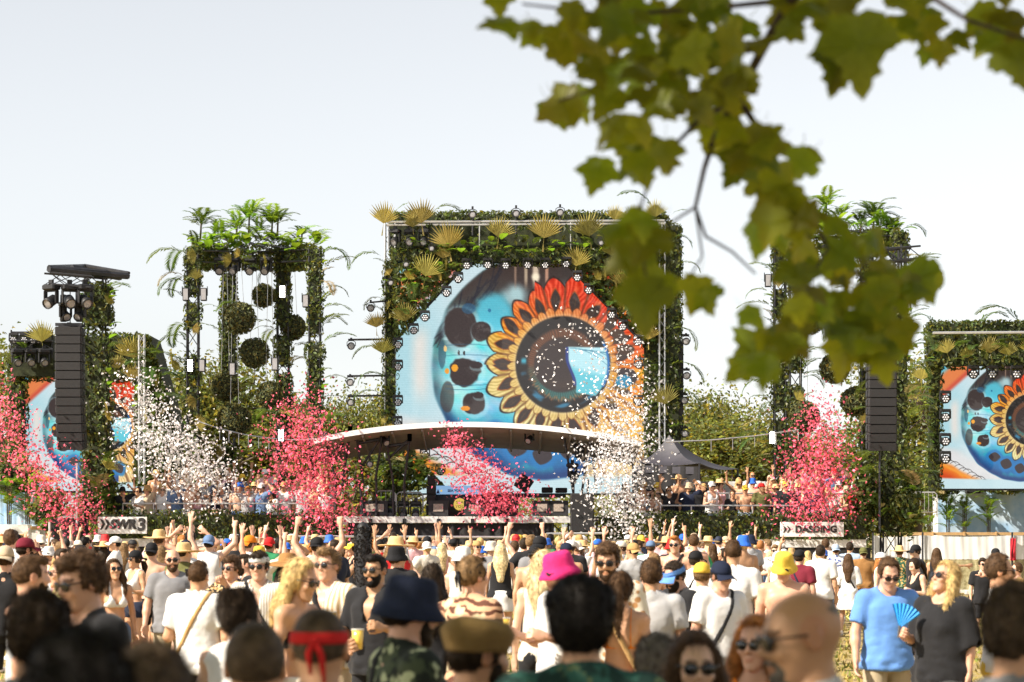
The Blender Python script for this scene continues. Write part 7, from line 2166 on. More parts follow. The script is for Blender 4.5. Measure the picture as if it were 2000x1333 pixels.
H(1531, 1080, 22.5, -12, 'bare chested person in yellow bucket hat looking down', hair='short', hairc='dark', hat='bucket', hatc='yellow', glasses=True, top=None, bottom='trunks', botc='navy', hp=18, skin='pink')
H(1733, 1088, 19.3, 8, 'person in light blue t-shirt and sunglasses walking towards camera', hair='short', hairc='brown', glasses=True, top='tee', topc='blue', bottom='shorts', botc='khaki', aL='down', aR='down2', hp=20, skin='pink', build=1.06, st=2)
o_, ps_ = H(1841, 1098, 17.9, -42, 'person with wavy blond hair and loose black top holding a blue fan', sex='f', hair='loose', hairc='blond', glasses=True, top='longtee', topc='black', bottom='pants', botc='grey', aR='drink', aL='down', hp=-14, hy=-16, skin='pink', build=1.22, loose=1.4)
p_ = hand_point(o_, ps_, -1); q_ = empty('hand_fan', p_); tag(q_, 'blue paper hand fan held by the person in black top', 'fan')
m = MB(); n_ = 15
V = [(0, 0, 0)] + [(math.sin(-.3 + 1.3 * k / n_) * .185, .012 * (k % 2), math.cos(-.3 + 1.3 * k / n_) * .185) for k in range(n_ + 1)]
m.add(V, None, [(0, k + 1, k + 2) for k in range(n_)]); m.build('fan_paper', mat('fan_blue', (.02, .30, .75), rough=.6, var=.05), q_); m = MB().tube([(0, 0, .02), (-.01, 0, -.07)], .008, 6); m.build('fan_handle', M_CLOTH, q_, color=(.1, .1, .1))
H(1955, 1085, 18.2, 82, 'person in white tank top and yellow shorts with sunglasses at right edge', hair='short', hairc='brown', glasses=True, top='tank', topc='white', bottom='shorts', botc='yellow', aL='drink', aR='drink', skin='tan')
# ---- right: standing apart by the fence
H(1657, 1083, 51, 168, 'person in short white dress with black drawstring bag and long hair', sex='f', hair='long', hairc='brown', top='dress', topc='white', bottom='hot', strap=1, skin='tan', aR='drink', shoec='white')
H(1686, 1070, 55, 178, 'person in brown t-shirt and dark cap beside the white dress', hair='short', hairc='brown', hat='capback', hatc='olive', top='tee', topc='brown', bottom='pants', skin='pink')
H(1603, 1066, 45, 165, 'person in white shirt and dark shorts left of the white dress', hair='short', hairc='dark', top='shirt', topc='white', bottom='shorts', botc='black', skin='tan')
H(1632, 1064, 57, 180, 'person in white shirt with blue print, pale blue cap', hair='short', hairc='brown', hat='capback', hatc='lightdenim', top='shirt', topm='blue_print', bottom='shorts', botc='denim', skin='tan')
H(1562, 1075, 40, 150, 'person in maroon polo shirt with navy bag strap', hair='short', hairc='dark', hat='cap', hatc='black', top='tee', topc='maroon', strap=1, strapc='navy', bottom='shorts', skin='pink')
H(1612, 1049, 58, 185, 'dark haired person in white t-shirt at the end of the right hedge', hair='short', hairc='brown', top='tee', topc='white', skin='tan')
H(1660, 1060, 60, 170, 'person in pale blue t-shirt behind the brown t-shirt', hair='short', hairc='dark', top='tee', topc='lightdenim', skin='tan')
H(1920, 1091, 47, 5, 'person in black t-shirt with glasses facing camera by the fence', hair='curly', hairc='dark', glasses=True, top='tee', topc='black', bottom='shorts', skin='fair')
H(1945, 1072, 52, 10, 'person in white t-shirt and black cap behind the tank top', hair='short', hairc='black', hat='cap', hatc='black', top='tee', topc='white', skin='pink')
H(1787, 1065, 49, -70, 'person in black t-shirt and black cap looking left by the fence post', hair='short', hairc='dark', hat='cap', hatc='black', top='tee', topc='black', glasses=True, skin='fair')
H(1757, 1068, 55, 170, 'person in straw hat and green flowered shirt by the fence', hair='short', hairc='brown', hat='straw', hatc='straw', top='shirt', topm='green_floral', skin='pink', bottom='shorts', botc='beige')
H(1790, 1090, 41, -65, 'person with long dark ponytail in black top looking down', sex='f', hair='pony', hairc='dark', top='tank', topc='black', bottom='pants', aR='drink', aL='drink', hp=20, skin='fair')
H(1829, 1072, 53, 175, 'person with long brown hair and black top, back to camera by the fence', sex='f', hair='long', hairc='brown', top='tank', topc='black', bottom='hot', botc='denim', aR='reach', skin='tan')
H(1722, 1080, 46, 60, 'person in white cap with ginger hair near the fence', sex='f', hair='loose', hairc='ginger', hat='cap', hatc='white', top='tank', topc='white', skin='fair')
H(1985, 1100, 40, -80, 'person with outstretched arm at the right edge by the fence', hair='short', hairc='brown', top='tee', topc='tan', aR='point', skin='pink')
# ---- middle distance, picked out
H(1318, 1048, 36, -15, 'bare chested ginger haired person with sunglasses facing camera', hair='quiff', hairc='ginger', glasses=True, top=None, bottom='trunks', botc='navy', skin='pink', strap=1)
H(1238, 1056, 45, 165, 'person in dark green t-shirt and black cap before the right hedge', hair='short', hairc='dark', hat='cap', hatc='black', top='tee', topc='green', skin='tan')
H(1271, 1057, 44, 178, 'person in white t-shirt and denim blue cap before the right hedge', hair='short', hairc='brown', hat='cap', hatc='denim', top='tee', topc='white', skin='tan')
H(1297, 1049, 50, 180, 'person in beige shirt with messy brown hair before the right hedge', hair='curly', hairc='brown', top='tee', topc='beige', skin='tan')
H(1360, 1077, 30, 140, 'person in open white shirt and dark cap with black strap', hair='short', hairc='dark', hat='cap', hatc='black', top='shirt', topc='white', strap=-1, skin='tan')
H(1389, 1053, 58, -10, 'person in bright blue cap and sunglasses at the right hedge', hair='short', hairc='dark', hat='cap', hatc='brightblue', glasses=True, top='tee', topc='navy', skin='pink')
H(1355, 1055, 55, 180, 'person in yellow bucket hat before the right hedge', sex='f', hair='bob', hairc='brown', hat='bucket', hatc='yellow', top='tank', topc='white', skin='fair')
H(1045, 1066, 31, 172, 'bare backed person with black strap, dark hair and dark shorts', hair='short', hairc='dark', hat='capback', hatc='black', top=None, bottom='trunks', botc='black', strap=-1, skin='tan', aR='down2')
H(978, 1064, 38, 178, 'person in black tank top with long blond hair and white bag', sex='f', hair='long', hairc='fairblond', top='tank', topc='black', bottom='skirt', botc='white', skin='tan')
H(690, 1055, 38, -70, 'person in yellow visor and black tank top looking left', sex='f', hair='long', hairc='dark', hat='visor', hatc='yellow', top='tank', topc='black', bottom='pants', botc='paleyellow', glasses=True, skin='pink')
H(905, 1070, 27, 175, 'person in cream bucket hat and white top before the stage', sex='f', hair='bob', hairc='brown', hat='bucket', hatc='white', top='tank', topc='cream', skin='fair')
H(372, 1038, 40, 178, 'bare backed person with both hands on head before the left hedge', hair='short', hairc='black', top=None, aL='onhead', aR='onhead', bottom='trunks', skin='pink')
H(363, 1056, 36, 180, 'person in white tank top and blue cap worn backwards', hair='short', hairc='dark', hat='capback', hatc='navy', top='tank', topc='white', bottom='trunks', skin='tan')
H(409, 1046, 38, 172, 'person in low cut white vest with both arms raised', hair='short', hairc='dark', hat='capback', hatc='denim', top='tank', topc='white', aL='up', aR='up2', skin='fair')
H(461, 1045, 39, 175, 'person in black t-shirt with white back lettering', hair='fade', hairc='brown', top='tee', topc='black', skin='tan')
H(490, 1047, 37, 130, 'person in orange cap and white t-shirt with sunglasses', hair='short', hairc='brown', hat='capback', hatc='orange', top='tee', topc='white', glasses=True, skin='pink')
H(312, 1038, 38, 160, 'person in straw cowboy hat and pink top with round emblem', hair='short', hairc='brown', hat='straw', hatc='straw', top='tee', topc='palepink', skin='tan')
H(52, 1052, 28, 120, 'person in maroon cap and maroon t-shirt with arm out', hair='short', hairc='dark', hat='cap', hatc='maroon', beard='full', top='tee', topc='maroon', aL='reach', skin='pink')
H(22, 1036, 33, 165, 'tall person with curly hair in white shirt at the left edge', hair='curly', hairc='brown', top='longtee', topc='white', skin='pink')
H(11, 1068, 24, 178, 'person in pale cap and dark tank top at the left edge', hair='short', hairc='brown', hat='capback', hatc='beige', top='tank', topc='black', skin='pink', aL='hip')
H(768, 1040, 46, 178, 'tall person in pale shirt with dark hair before the black skirt', hair='fade', hairc='dark', top='shirt', topc='lightgrey', skin='tan')
H(620, 1050, 33, 170, 'tattooed person in cap raising both fists', hair='short', hairc='dark', hat='capback', hatc='black', top=None, aL='upfist', aR='upfist', skin='pink')
H(1025, 1052, 42, 165, 'bare chested person raising a fist with a cup before the stage', hair='short', hairc='dark', top=None, aL='upfist', aR='upfist', skin='pink', bottom='trunks')
# ---- tall furry post in the crowd
fp = empty('furry_post', (WX(709, 33), 33, ground(WX(709, 33), 33))); tag(fp, 'tall black furry post with rounded top standing in the crowd', 'post')
m = MB(); m.lathe([(.001, 2.06), (.05, 2.04), (.09, 1.98), (.115, 1.85), (.12, 1.2), (.115, .2), (.10, .0)], 16); m.build('post_core', M_BLACK, fp, True)
g = np.random.RandomState(3); n = 2600; th = g.uniform(0, 6.28, n); z = g.uniform(.1, 2.0, n); rr = .118 * np.sqrt(np.clip((2.07 - z) / .12, 0, 1))
pp = np.stack([rr * np.cos(th), rr * np.sin(th), z], 1); nv = np.stack([np.cos(th), np.sin(th), 0 * th], 1)
o = leaf_cloud('fur', pp, nv, .05, leaf_mat('black_fur', (.018, .015, .013), .05, rough=.8), None, seed=5, asp=.3); o.parent = fp

# ---- the rest of the crowd
GC = random.Random(11)
POSES = {'m': [('down', 'down', 0, 0), ('drink', 'down', 1, 15), ('down', 'drink', 0, -25), ('hip', 'drink', 3, -20), ('cross', 'cross', 1, 10), ('drink', 'down2', 2, 25), ('down2', 'down', 1, 30), ('up', 'up2', 0, 0), ('up2', 'drink', 0, 0), ('onhead', 'down', 1, -10)],
         'f': [('down', 'drink', 0, -15), ('hip', 'down', 3, 10), ('drink', 'drink', 1, 0), ('down', 'down2', 2, 20), ('drinkhigh', 'down', 1, -10), ('down', 'hip', 0, 30), ('up', 'up', 1, 0), ('wide', 'drink', 0, 5)]}
PN = {'up': 'arms raised', 'up2': 'one arm raised', 'upfist': 'fist raised', 'wide': 'arm raised', 'onhead': 'hand on head', 'cross': 'arms crossed'}
CW = {'lightgrey': 'pale grey', 'brightblue': 'bright blue', 'lightdenim': 'pale denim', 'palepink': 'pale pink', 'paleyellow': 'pale yellow', 'fairblond': 'fair blond', 'light': 'brownish', 'dark': 'dark brown', 'denim': 'denim', 'straw': 'straw'}
LABS = []
def zone(px, vip=False):
    if vip: return 'on the left platform' if px < 900 else 'on the right platform'
    for lim, t in ((90, 'before the left blue wall'), (290, 'below the SWR3 board'), (650, 'before the left hedge'), (1110, 'before the black stage skirt'), (1500, 'before the right hedge'), (1660, 'below the DASDING board')):
        if px < lim: return t
    return 'before the printed fence'
def random_spec(sex):
    c = GC.choice
    sp = dict(sex=sex, skin=c(['fair', 'pink', 'pink', 'tan', 'tan', 'olive']))
    aL, aR, st, hy = c(POSES[sex]); sp.update(aL=aL, aR=aR, st=st, hy=hy)
    if sex == 'm':
        sp['hair'] = c(['short', 'short', 'fade', 'quiff', 'curly', 'buzz']); sp['hairc'] = c(['dark', 'brown', 'brown', 'black', 'light', 'ginger', 'blond'])
        sp['top'] = c(['tee', 'tee', 'tee', 'tank', None, None, 'shirt']); sp['bottom'] = c(['shorts', 'trunks', 'pants'])
        sp['hat'] = c([None, None, 'cap', 'capback', 'bucket', 'capback', None, 'cap', 'straw'])
    else:
        sp['hair'] = c(['long', 'long', 'pony', 'loose', 'bun']); sp['hairc'] = c(['dark', 'brown', 'light', 'blond', 'fairblond', 'brown'])
        sp['top'] = c(['crop', 'tank', 'tank', 'bikini', 'tee']); sp['bottom'] = c(['hot', 'skirt', 'hot'])
        sp['hat'] = c([None, None, None, 'bucket', 'cap', 'straw'])
    sp['topc'] = c(['white', 'white', 'white', 'cream', 'black', 'black', 'grey', 'navy', 'lightgrey', 'red', 'denim', 'olive', 'palepink', 'beige', 'green', 'white', 'cream', 'black'])
    sp['botc'] = c(['black', 'navy', 'denim', 'beige', 'white', 'grey', 'lightdenim'])
    sp['hatc'] = 'straw' if sp['hat'] == 'straw' else c(['black', 'white', 'navy', 'beige', 'white', 'red', 'brightblue', 'black', 'grey', 'cream', 'beige', 'white', 'yellow', 'tan'])
    if sp['hat'] is None: sp.pop('hat'); sp.pop('hatc')
    return sp
def auto_label(o, sp, px, vip, back):
    w = lambda c: CW.get(c, c)
    t = {'tee': 't-shirt', 'shirt': 'shirt', 'tank': 'tank top', 'crop': 'crop top', 'bikini': 'bikini top'}.get(sp['top'])
    a = f"person in {w(sp['topc'])} {t}" if t else 'bare chested person'
    if back and not t: a = 'bare backed person'
    h = {'cap': 'cap', 'capback': 'backward cap', 'bucket': 'bucket hat', 'straw': 'hat'}.get(sp.get('hat'))
    b = f" and {w(sp['hatc'])} {h}" if h and t else (f" in {w(sp['hatc'])} {h}" if h else f" with {'long ' if sp['hair'] in ('long', 'loose') else ''}{w(sp['hairc'])} hair")
    p = PN.get(sp['aL']) or PN.get(sp['aR'])
    LABS.append((o, a + b + (', ' + p if p else ''), zone(px, vip), px))
def free(x, y, dx, dy):
    return all(abs(x - a) > dx or abs(y - b) > dy for a, b in USED)
def crowd_person(px, d, yaw, z=None, vip=False):
    global NPEOPLE
    x = WX(px, d); gz = ground(x, d) if z is None else z
    sx_ = 'm' if GC.random() < .60 else 'f'
    sp = random_spec(sx_)
    front = abs(yaw) < 70
    if not vip and (175 < px < 300 or 1505 < px < 1660) and d > 40 and sp['aL'] in ('up', 'up2', 'wide'): sp['aL'], sp['aR'] = 'down', 'drink'
    if front: sp['glasses'] = GC.random() < .6
    o, ps = place_person((x, d, gz), R(yaw), (GC.uniform(.96, 1.07) if sx_ == 'm' else GC.uniform(.89, .98)), sp, 2, 'x', 'guests on the viewing platforms' if vip else 'people in the crowd')
    USED.append((x, d)); NPEOPLE += 1; auto_label(o, sp, px, vip, not front)
# guests on the platforms
for side, (p0, p1) in (('l', (228, 648)), ('r', (1215, 1690))):
    for k, (n_, dd) in enumerate(((17, 67.2), (16, 68.3), (14, 69.35))):
        for i in range(n_):
            px = p0 + (p1 - p0) * (i + .5 + GC.uniform(-.32, .32)) / n_
            if side == 'r' and k == 2 and px < 1440: continue
            if side == 'l' and k > 0 and px < 300: continue
            crowd_person(px, dd + GC.uniform(-.2, .2), GC.uniform(-35, 35), TIERS[k], True)
# people on the field
tries = 0
FIELD = 330 - NPEOPLE
cnt = 0
while cnt < FIELD and tries < 9000:
    tries += 1
    u = GC.random()
    d = 30 + 31 * u ** .75
    px = GC.uniform(-15, 1690)
    if d < 36 and 1480 < px: continue
    if px > 1540 and (d < 46 or GC.random() < .55 or px > 1615): continue
    if d < 40 and GC.random() < .35: continue
    x = WX(px, d)
    if not free(x, d, .40, .55): continue
    crowd_person(px, d, (180 + GC.gauss(0, 28)) if GC.random() < .78 else GC.uniform(-120, 120))
    cnt += 1
# unique labels
from collections import defaultdict
grp = defaultdict(list)
for o, a, z, px in LABS: grp[(a, z)].append((px, o))
for (a, z), L in grp.items():
    L.sort(key=lambda t: t[0])
    for i, (px, o) in enumerate(L):
        t_ = f'{a}, {z}' if len(L) == 1 else f'{a}, {z}, {ORD[min(i, 11)]} from left'
        o['label'] = t_ if len(t_.split()) <= 16 else t_.replace('backward cap', 'cap').replace('before the', 'before').replace(' and ', ', ')
# the farthest rows, packed against the barrier: one mass
def crowd_mass(n):
    g = random.Random(5); Vs, Qs, Ts, k = [], [], [], 0
    for i in range(n):
        for _ in range(60):
            px, d = g.uniform(-10, 1650), g.uniform(52, 63.0 if True else 0)
            if 556 < px < 1180 or d < 63.0:
                if free(WX(px, d), d, .30, .35): break
        sex = 'm' if g.random() < .6 else 'f'; poses = POSES[sex]
        st_ = GC.getstate(); sp = random_spec(sex); sp['aL'], sp['aR'], sp['st'], sp['hy'] = poses[i % 4]
        kw = {q: v for q, v in sp.items() if q not in ('skin', 'hairc', 'topc', 'botc', 'hatc')}
        kw['shoes'] = False
        shp, ps = person_shape(3, **kw)
        x = WX(px, d); M0 = Matrix.Translation((x, d, ground(x, d))) @ Matrix.Rotation(R(180 + g.gauss(0, 35)), 4, 'Z') @ Matrix.Scale(g.uniform(.93, 1.06), 4)
        USED.append((x, d))
        for nm, me, M in shp:
            co = np.empty(len(me.vertices) * 3, np.float32); me.vertices.foreach_get('co', co)
            fi = np.empty(len(me.loops), np.int32); me.loops.foreach_get('vertex_index', fi)
            c = {'body': SKIN[sp['skin']], 'hair': HAIRC[sp['hairc']], 'top': CLO[sp['topc']], 'bottom': CLO[sp['botc']], 'hat': CLO[sp.get('hatc', 'black')]}[nm]
            if nm == 'hat': pass
            MM = M0 @ M if M is not None else M0
            Vs.append(xf(MM, co.reshape(-1, 3))); Qs.append(fi.reshape(-1, 4) + k); Ts.append(np.repeat(np.array(c, np.float32)[None], len(me.vertices), 0)); k += len(me.vertices)
    o = link('packed_crowd', mesh_np('packed_crowd', np.concatenate(Vs), np.concatenate(Qs), True, np.concatenate(Ts)), mat('crowd_mix', (1, 1, 1), rough=.7, var=.1, tintattr=True))
    tag(o, 'packed rows of festival guests pressed up to the stage barrier', 'crowd', kind='stuff')
crowd_mass(130)
# ================================================================== plane tree over the camera, one branch hanging into view
LEAFM = leaf_mat('plane_leaf', (.105, .128, .008), .50, (.40, .44, .012), rough=.45, objvar=.9)
M_TWIG = mat('twig_bark', (.055, .038, .032), rough=.85, var=.3, scale=30, bump=.4, bscale=90)
def plane_leaf(seed):
    g = np.random.RandomState(seed)
    half = [(.14, -.05), (.36, -.01), (.31, .09), (.45, .17), (.58, .37), (.45, .385), (.43, .45), (.31, .46), (.29, .55), (.21, .60), (.25, .71), (.13, .77), (.11, .86)]
    half = [(x * g.uniform(.92, 1.08), y + g.uniform(-.015, .015)) for x, y in half]
    left = [(-x * g.uniform(.9, 1.1), y + g.uniform(-.02, .02)) for x, y in half]
    out = [(0, 0)] + half + [(0, 1.0)] + left[::-1]
    z = lambda x, y: -.22 * abs(x) ** 1.5 * 1.1 + .06 * math.sin(6 * x + seed) - .25 * (y - .35) ** 2
    V = [(0, .36, z(0, .36) - .02)] + [(x, y, z(x, y)) for x, y in out]
    n = len(out); T = [(0, 1 + k, 1 + (k + 1) % n) for k in range(n)]
    # mid ring gives the blade some body
    k0 = len(V); V += [(-.008, 0, 0), (.008, 0, 0), (.006, -.42, .06), (-.006, -.42, .06)]; T += [(k0, k0 + 1, k0 + 2), (k0, k0 + 2, k0 + 3)]
    V = np.array(V); C = np.ones((len(V), 3)); C[0] = (.8, .85, .8); C[k0:] = (.7, .6, .5)
    C[:, 0] *= 1 + .25 * np.clip(V[:, 1] - .4, 0, 1)
    return mesh_np('plane_leaf', V - (0, 0, 0), np.array(T), False, C)
PLV = [plane_leaf(i) for i in range(5)]
pt = empty('plane_tree', (4.6, -2.6, ground(4.6, 0))); tag(pt, 'plane tree with yellow green lobed leaves hanging in at the top right', 'tree')
m = MB(); m.tube([(4.6, -2.6, .1), (4.55, -2.5, 1.5), (4.4, -2.2, 3.2), (4.2, -1.8, 4.8)], [.36, .30, .26, .22], 12); kid(pt, m, 'trunk', M_BARK, True)
for pts, r0, r1 in (([(4.2, -1.8, 4.7), (3.0, 1.0, 5.6), (1.9, 4.6, 5.3), (1.2, 5.6, 4.4), (.80, 5.73, 3.80)], .16, .03), ([(4.2, -1.8, 4.7), (1.0, -.5, 6.2), (-2.5, 1.5, 6.8), (-6.5, 3.5, 6.6)], .17, .05), ([(3.0, 1.0, 5.6), (.5, 3.5, 6.5), (-3.0, 6.0, 6.6)], .10, .03), ([(1.0, -.5, 6.2), (-2.5, -1.2, 6.9), (-6.0, -1.0, 6.8)], .10, .03), ([(4.2, -1.8, 4.7), (5.2, 1.5, 6.0), (5.4, 5.0, 6.3)], .12, .03)):
    m = MB(); m.tube(pts, r0, 8, r2=r1); kid(pt, m, 'limb', M_BARK, True)
BR_ = [([(1700, -330, 5.7), (1610, -110, 6.1), (1545, 0, 6.3), (1490, 95, 6.5), (1440, 190, 6.7), (1395, 270, 6.8), (1375, 330, 6.9), (1358, 405, 6.9)], .020, .0055),
       ([(1358, 405, 6.9), (1378, 462, 6.9), (1430, 492, 6.9), (1475, 535, 6.95)], .0055, .003), ([(1358, 405, 6.9), (1322, 428, 6.95), (1296, 445, 7.0)], .0045, .0025), ([(1358, 405, 6.9), (1372, 500, 6.9), (1345, 545, 6.9)], .004, .0025),
       ([(1440, 190, 6.7), (1360, 240, 6.6), (1305, 298, 6.6), (1270, 342, 6.6)], .009, .003), ([(1490, 95, 6.5), (1380, 110, 6.5), (1240, 150, 6.5), (1090, 198, 6.5)], .009, .003),
       ([(1545, 0, 6.3), (1400, 15, 6.4), (1200, 30, 6.5), (1020, 8, 6.5)], .009, .003), ([(1610, -110, 6.1), (1780, -30, 5.9), (1890, 40, 5.9), (2010, 80, 5.9)], .010, .004),
       ([(1440, 190, 6.7), (1490, 265, 6.8), (1525, 340, 6.9), (1565, 410, 7.1), (1620, 480, 7.3), (1700, 560, 7.5), (1755, 610, 7.6)], .010, .003), ([(1620, 480, 7.3), (1560, 590, 7.2), (1500, 680, 7.2)], .005, .0025), ([(1270, 342, 6.6), (1245, 430, 6.3), (1262, 540, 6.2)], .004, .0025)]
brs = []
for pts, r0, r1 in BR_:
    m = MB(); m.tube([P(*p) for p in pts], r0, 7, r2=r1); brs.append((kid(pt, m, 'branch', M_TWIG, True), [P(*p) for p in pts]))
CL = ((1000, 14, 42, 3), (1085, 62, 50, 5), (1140, 95, 48, 5), (1190, 25, 45, 4), (1180, 110, 40, 3), (1255, 50, 75, 9), (1340, 60, 75, 9), (1425, 45, 75, 9), (1310, 130, 70, 9), (1395, 150, 65, 8), (1230, 145, 50, 5), (1160, 170, 40, 3), (1100, 205, 22, 2), (1225, 265, 38, 4), (1245, 322, 32, 3), (1312, 300, 30, 3), (1405, 215, 55, 7), (1465, 232, 50, 6), (1485, 300, 55, 7), (1505, 385, 55, 8), (1545, 300, 40, 4), (1520, 455, 55, 7), (1575, 425, 40, 4), (1625, 490, 60, 8), (1700, 545, 75, 13), (1680, 640, 75, 13), (1745, 605, 55, 7), (1625, 625, 42, 5), (1790, 545, 35, 2), (1560, 585, 32, 4), (1505, 680, 50, 6), (1545, 640, 30, 3), (1362, 575, 26, 2), (1462, 612, 18, 1), (1215, 425, 40, 4), (1250, 500, 40, 5), (1285, 555, 35, 4), (1640, 38, 65, 7), (1575, 20, 50, 5), (1765, 28, 50, 5), (1835, 62, 50, 5), (1905, 62, 50, 5), (1962, 80, 40, 4), (1992, 132, 20, 2), (1930, 8, 50, 4), (1290, 210, 50, 4), (1440, 110, 60, 5))
GL = np.random.RandomState(17)
def hang_leaf(px, py, d, size, roll=None, face=None):
    p = P(px, py, d)
    br = min(brs, key=lambda b: min((q - p).length for q in b[1]))[0]
    nrm_ = Vector(face) if face else Vector((GL.normal(0, .45), -1, GL.normal(.35, .45))); nrm_.normalize()
    down = Vector((math.sin(roll if roll is not None else GL.normal(0, .75)), 0, -math.cos(roll if roll is not None else GL.normal(0, .5))))
    t = (down - nrm_ * down.dot(nrm_)).normalized(); x = t.cross(nrm_)
    M = Matrix.Identity(4)
    for i in range(3): M[i][0], M[i][1], M[i][2], M[i][3] = x[i], t[i], nrm_[i], p[i] - t[i] * size * .4
    o = link('leaf', PLV[GL.randint(5)], LEAFM, br); o.matrix_basis = Matrix.Translation(-br.location - pt.location) @ M @ Matrix.Scale(size, 4)
for (px, py, r_, n_) in CL:
    for k in range(n_):
        a, q = GL.uniform(0, 6.28), r_ * math.sqrt(GL.uniform(0, 1)); d = GL.uniform(6.0, 7.0) if px < 1600 or py < 200 else GL.uniform(6.9, 7.8)
        hang_leaf(px + q * math.cos(a), py + q * math.sin(a), d, GL.uniform(.072, .128))
for px, py, d, s, rl in ((1680, 95, 5.9, .21, .1), (1640, 130, 6.0, .14, -.3), (1166, 340, 6.6, .125, -.25), (1800, 545, 7.4, .15, .5), (1360, 572, 6.9, .12, -.2), (1470, 700, 7.2, .19, -.9), (1095, 205, 6.5, .14, -1.2), (1260, 590, 6.2, .16, .0), (1720, 690, 7.5, .19, .2), (1650, 690, 7.5, .17, -.2), (1560, 540, 7.2, .15, .2), (1990, 120, 5.9, .14, .3), (1640, 120, 6.0, .15, -.2), (1115, 85, 6.5, .14, -.3)):
    hang_leaf(px, py, d, s, rl, (GL.normal(0, .2), -1, GL.normal(.3, .15)))
g = np.random.RandomState(23); n = 27000
q = np.stack([g.uniform(-8.8, 3.2, n), g.uniform(-3, 8.0, n), 5.3 + 2.2 * g.uniform(0, 1, n)], 1)
keep = (np.sin(q[:, 0] * 1.3 + 1) * np.sin(q[:, 1] * 1.1) + .5 * np.sin(q[:, 0] * 2.7 + q[:, 1] * 2.1)) > -.85
q = q[keep]; nv = g.normal(size=(len(q), 3)) * .6 + (0, 0, 1)
leaf_cloud('canopy', q, nv / np.linalg.norm(nv, axis=1)[:, None], .20, LEAFM, pt, seed=24, hue=.3, asp=.85)

# ================================================================== confetti
def conf_mat(name, c, t):
    return leaf_mat(name, c, .35, t, rough=.6)
PINK = conf_mat('pink_paper', (.78, .12, .20), (.85, .25, .30)); WHITE_ = conf_mat('white_paper', (.80, .78, .78), (.75, .72, .72))
def confetti(label, spine, n, matl, seed, d=64.9, size=.082):
    g = np.random.RandomState(seed); sp = np.array(spine, float)          # px, py, half spread x, half spread y, weight
    w = sp[:, 4] / sp[:, 4].sum(); k = g.choice(len(sp) - 1, n, p=(w[:-1] + w[1:]) / (w[:-1] + w[1:]).sum()); t = g.uniform(size=n)[:, None]
    c = sp[k] * (1 - t) + sp[k + 1] * t
    px = c[:, 0] + g.normal(size=n) * c[:, 2] * .80; py = c[:, 1] + g.normal(size=n) * c[:, 3] * .95
    dd = d + g.normal(size=n) * .55; dd = np.clip(dd, d - 1.4, d + .95)
    pts = np.stack([(px - 1000) * dd / F, dd, CAMZ - (py - HOR) * dd / F], 1)
    v = g.normal(size=(n, 3)); v /= np.linalg.norm(v, axis=1)[:, None]
    o = leaf_cloud('confetti_cloud', pts, v, size, matl, None, jit=0, seed=seed, hue=.0, asp=.72)
    tag(o, label, 'confetti', 'confetti clouds', 'stuff')
confetti('pink confetti burst at the left picture edge', ((5, 770, 14, 30, .3), (25, 850, 28, 30, .8), (80, 920, 45, 30, 1.1), (135, 985, 42, 30, 1), (150, 1020, 40, 20, .5)), 2100, PINK, 31)
confetti('white confetti burst above the left platform', ((255, 745, 38, 30, .35), (295, 830, 45, 35, .8), (345, 880, 62, 28, 1.3), (395, 925, 48, 22, .9), (410, 985, 55, 22, .10)), 2900, WHITE_, 32)
confetti('pink confetti burst left of the stage', ((590, 790, 32, 35, .4), (585, 850, 52, 30, .8), (600, 900, 50, 30, 1), (622, 960, 52, 30, 1.2), (640, 1025, 50, 22, 1)), 3100, PINK, 33)
confetti('pink confetti burst in front of the dj booth', ((878, 840, 14, 15, .25), (905, 890, 30, 22, .5), (945, 935, 42, 22, 1), (975, 975, 42, 22, 1), (985, 1005, 50, 14, .2)), 2100, PINK, 34)
confetti('white confetti burst right of the stage', ((1190, 690, 60, 60, .12), (1215, 775, 42, 40, .5), (1215, 850, 45, 35, .9), (1200, 910, 50, 30, 1.1), (1195, 970, 48, 30, .9), (1240, 1040, 42, 25, .6)), 3300, WHITE_, 35)
confetti('pink confetti burst above the right letter board', ((1608, 800, 28, 30, .4), (1600, 860, 40, 30, .8), (1592, 920, 45, 30, 1.1), (1590, 970, 50, 25, 1.1), (1590, 1020, 55, 20, .4)), 2700, PINK, 36)
confetti('thin white confetti drifting before the pupil of the eye', ((1055, 735, 20, 15, .5), (1085, 690, 40, 20, .5), (1150, 630, 50, 25, .7), (1185, 690, 45, 40, .8), (1215, 745, 50, 30, 1)), 210, WHITE_, 37, 65.0)

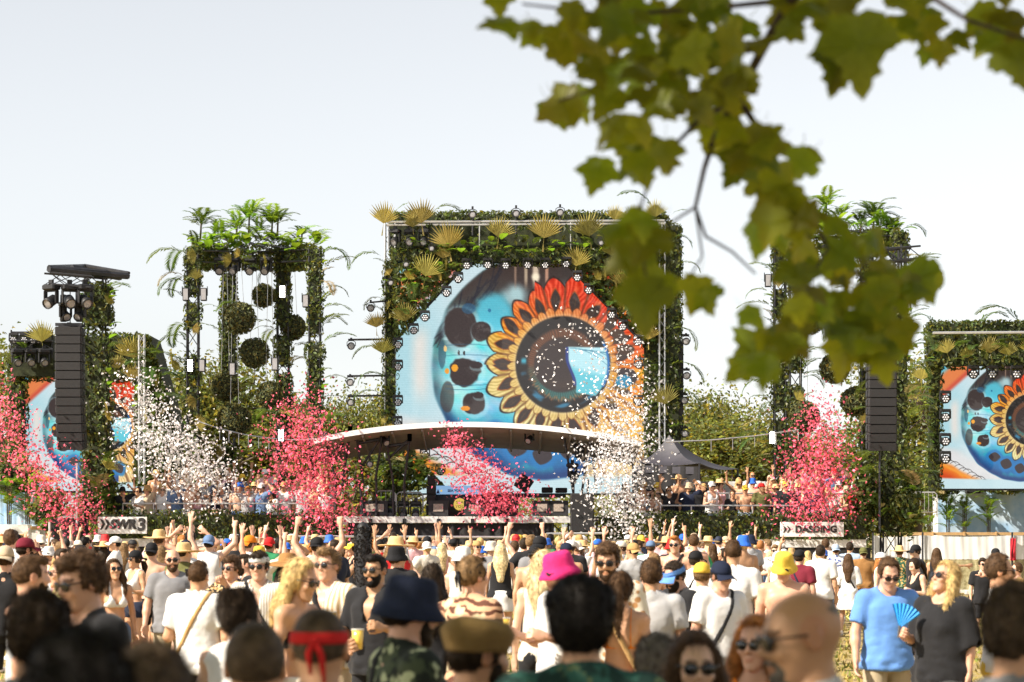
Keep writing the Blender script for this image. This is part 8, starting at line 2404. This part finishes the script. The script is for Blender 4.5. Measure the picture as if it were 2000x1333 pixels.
# ================================================================== fine water mist below the lines
def mist(label, px, py, sx_, sz_, seed):
    m = MB(); m.lathe([(.001, 1), (.5, .87), (.87, .5), (1, 0), (.87, -.5), (.5, -.87), (.001, -1)], 18)
    m2 = bpy.data.materials.new('mist_volume'); m2.use_nodes = True; nt = m2.node_tree; nt.nodes.clear(); N, L = nt.nodes, nt.links
    o_ = N.new('ShaderNodeOutputMaterial'); v = N.new('ShaderNodeVolumePrincipled'); v.inputs['Color'].default_value = (.97, .97, .97, 1); v.inputs['Anisotropy'].default_value = .2
    tc = N.new('ShaderNodeTexCoord'); ln = N.new('ShaderNodeVectorMath'); ln.operation = 'LENGTH'; L.new(tc.outputs['Object'], ln.inputs[0])
    fo = N.new('ShaderNodeMapRange'); fo.inputs['From Min'].default_value = .15; fo.inputs['From Max'].default_value = .95; fo.inputs['To Min'].default_value = 1; fo.inputs['To Max'].default_value = 0; L.new(ln.outputs['Value'], fo.inputs['Value'])
    mp = N.new('ShaderNodeMapping'); mp.inputs['Scale'].default_value = (sx_ * 1.5, 1, sz_ * 1.5); mp.inputs['Location'].default_value = (seed, 0, 0); L.new(tc.outputs['Object'], mp.inputs['Vector'])
    nz = N.new('ShaderNodeTexNoise'); nz.inputs['Scale'].default_value = 2.2; nz.inputs['Detail'].default_value = 3; L.new(mp.outputs['Vector'], nz.inputs['Vector'])
    nr_ = N.new('ShaderNodeMapRange'); nr_.inputs['From Min'].default_value = .48; nr_.inputs['From Max'].default_value = .68; nr_.inputs['To Max'].default_value = 1.1; L.new(nz.outputs['Fac'], nr_.inputs['Value'])
    mu = N.new('ShaderNodeMath'); mu.operation = 'MULTIPLY'; L.new(fo.outputs['Result'], mu.inputs[0]); L.new(nr_.outputs['Result'], mu.inputs[1]); L.new(mu.outputs[0], v.inputs['Density'])
    L.new(v.outputs[0], o_.inputs['Volume'])
    o = m.build('mist', m2, None, True, loc=P(px, py, 69.6), scale=(sx_, .45, sz_)); tag(o, label, 'mist', 'water mist', 'stuff')
mist('thin water mist drifting below the left mist line', 490, 876, 1.15, .40, 1)
mist('thin water mist drifting below the right mist line', 1480, 876, 1.25, .42, 2)

# ================================================================== dry grass tufts where the field shows
g = np.random.RandomState(41); n = 26000
yy = 10 + 70 * g.uniform(0, 1, n) ** .8; xx = g.uniform(-.225, .225, n) * yy
zz = np.array([ground(a, b) for a, b in zip(xx, yy)])
hh = g.uniform(.02, .07, n) * (1 + yy / 60); aa = g.uniform(0, 6.28, n); ww = .012 * (1 + yy / 25)
V = np.empty((n, 3, 3), np.float32); base = np.stack([xx, yy, zz], 1); dv = np.stack([np.cos(aa) * ww, np.sin(aa) * ww, 0 * aa], 1)
V[:, 0] = base - dv; V[:, 1] = base + dv; V[:, 2] = base + np.stack([g.normal(size=n) * hh * .6, g.normal(size=n) * hh * .6, hh], 1)
val = np.exp(g.normal(0, .3, n))[:, None] * np.where(g.uniform(size=(n, 1)) < .25, np.array((.6, .9, .5)), np.array((1, 1, 1)))
o = link('grass', mesh_np('grass', V.reshape(-1, 3), np.arange(n * 3).reshape(-1, 3), False, np.repeat(val, 3, 0)), leaf_mat('dry_grass', (.36, .28, .09), .3, (.5, .4, .12), rough=.8)); tag(o, 'short dry grass on the trampled field', 'grass', kind='stuff')
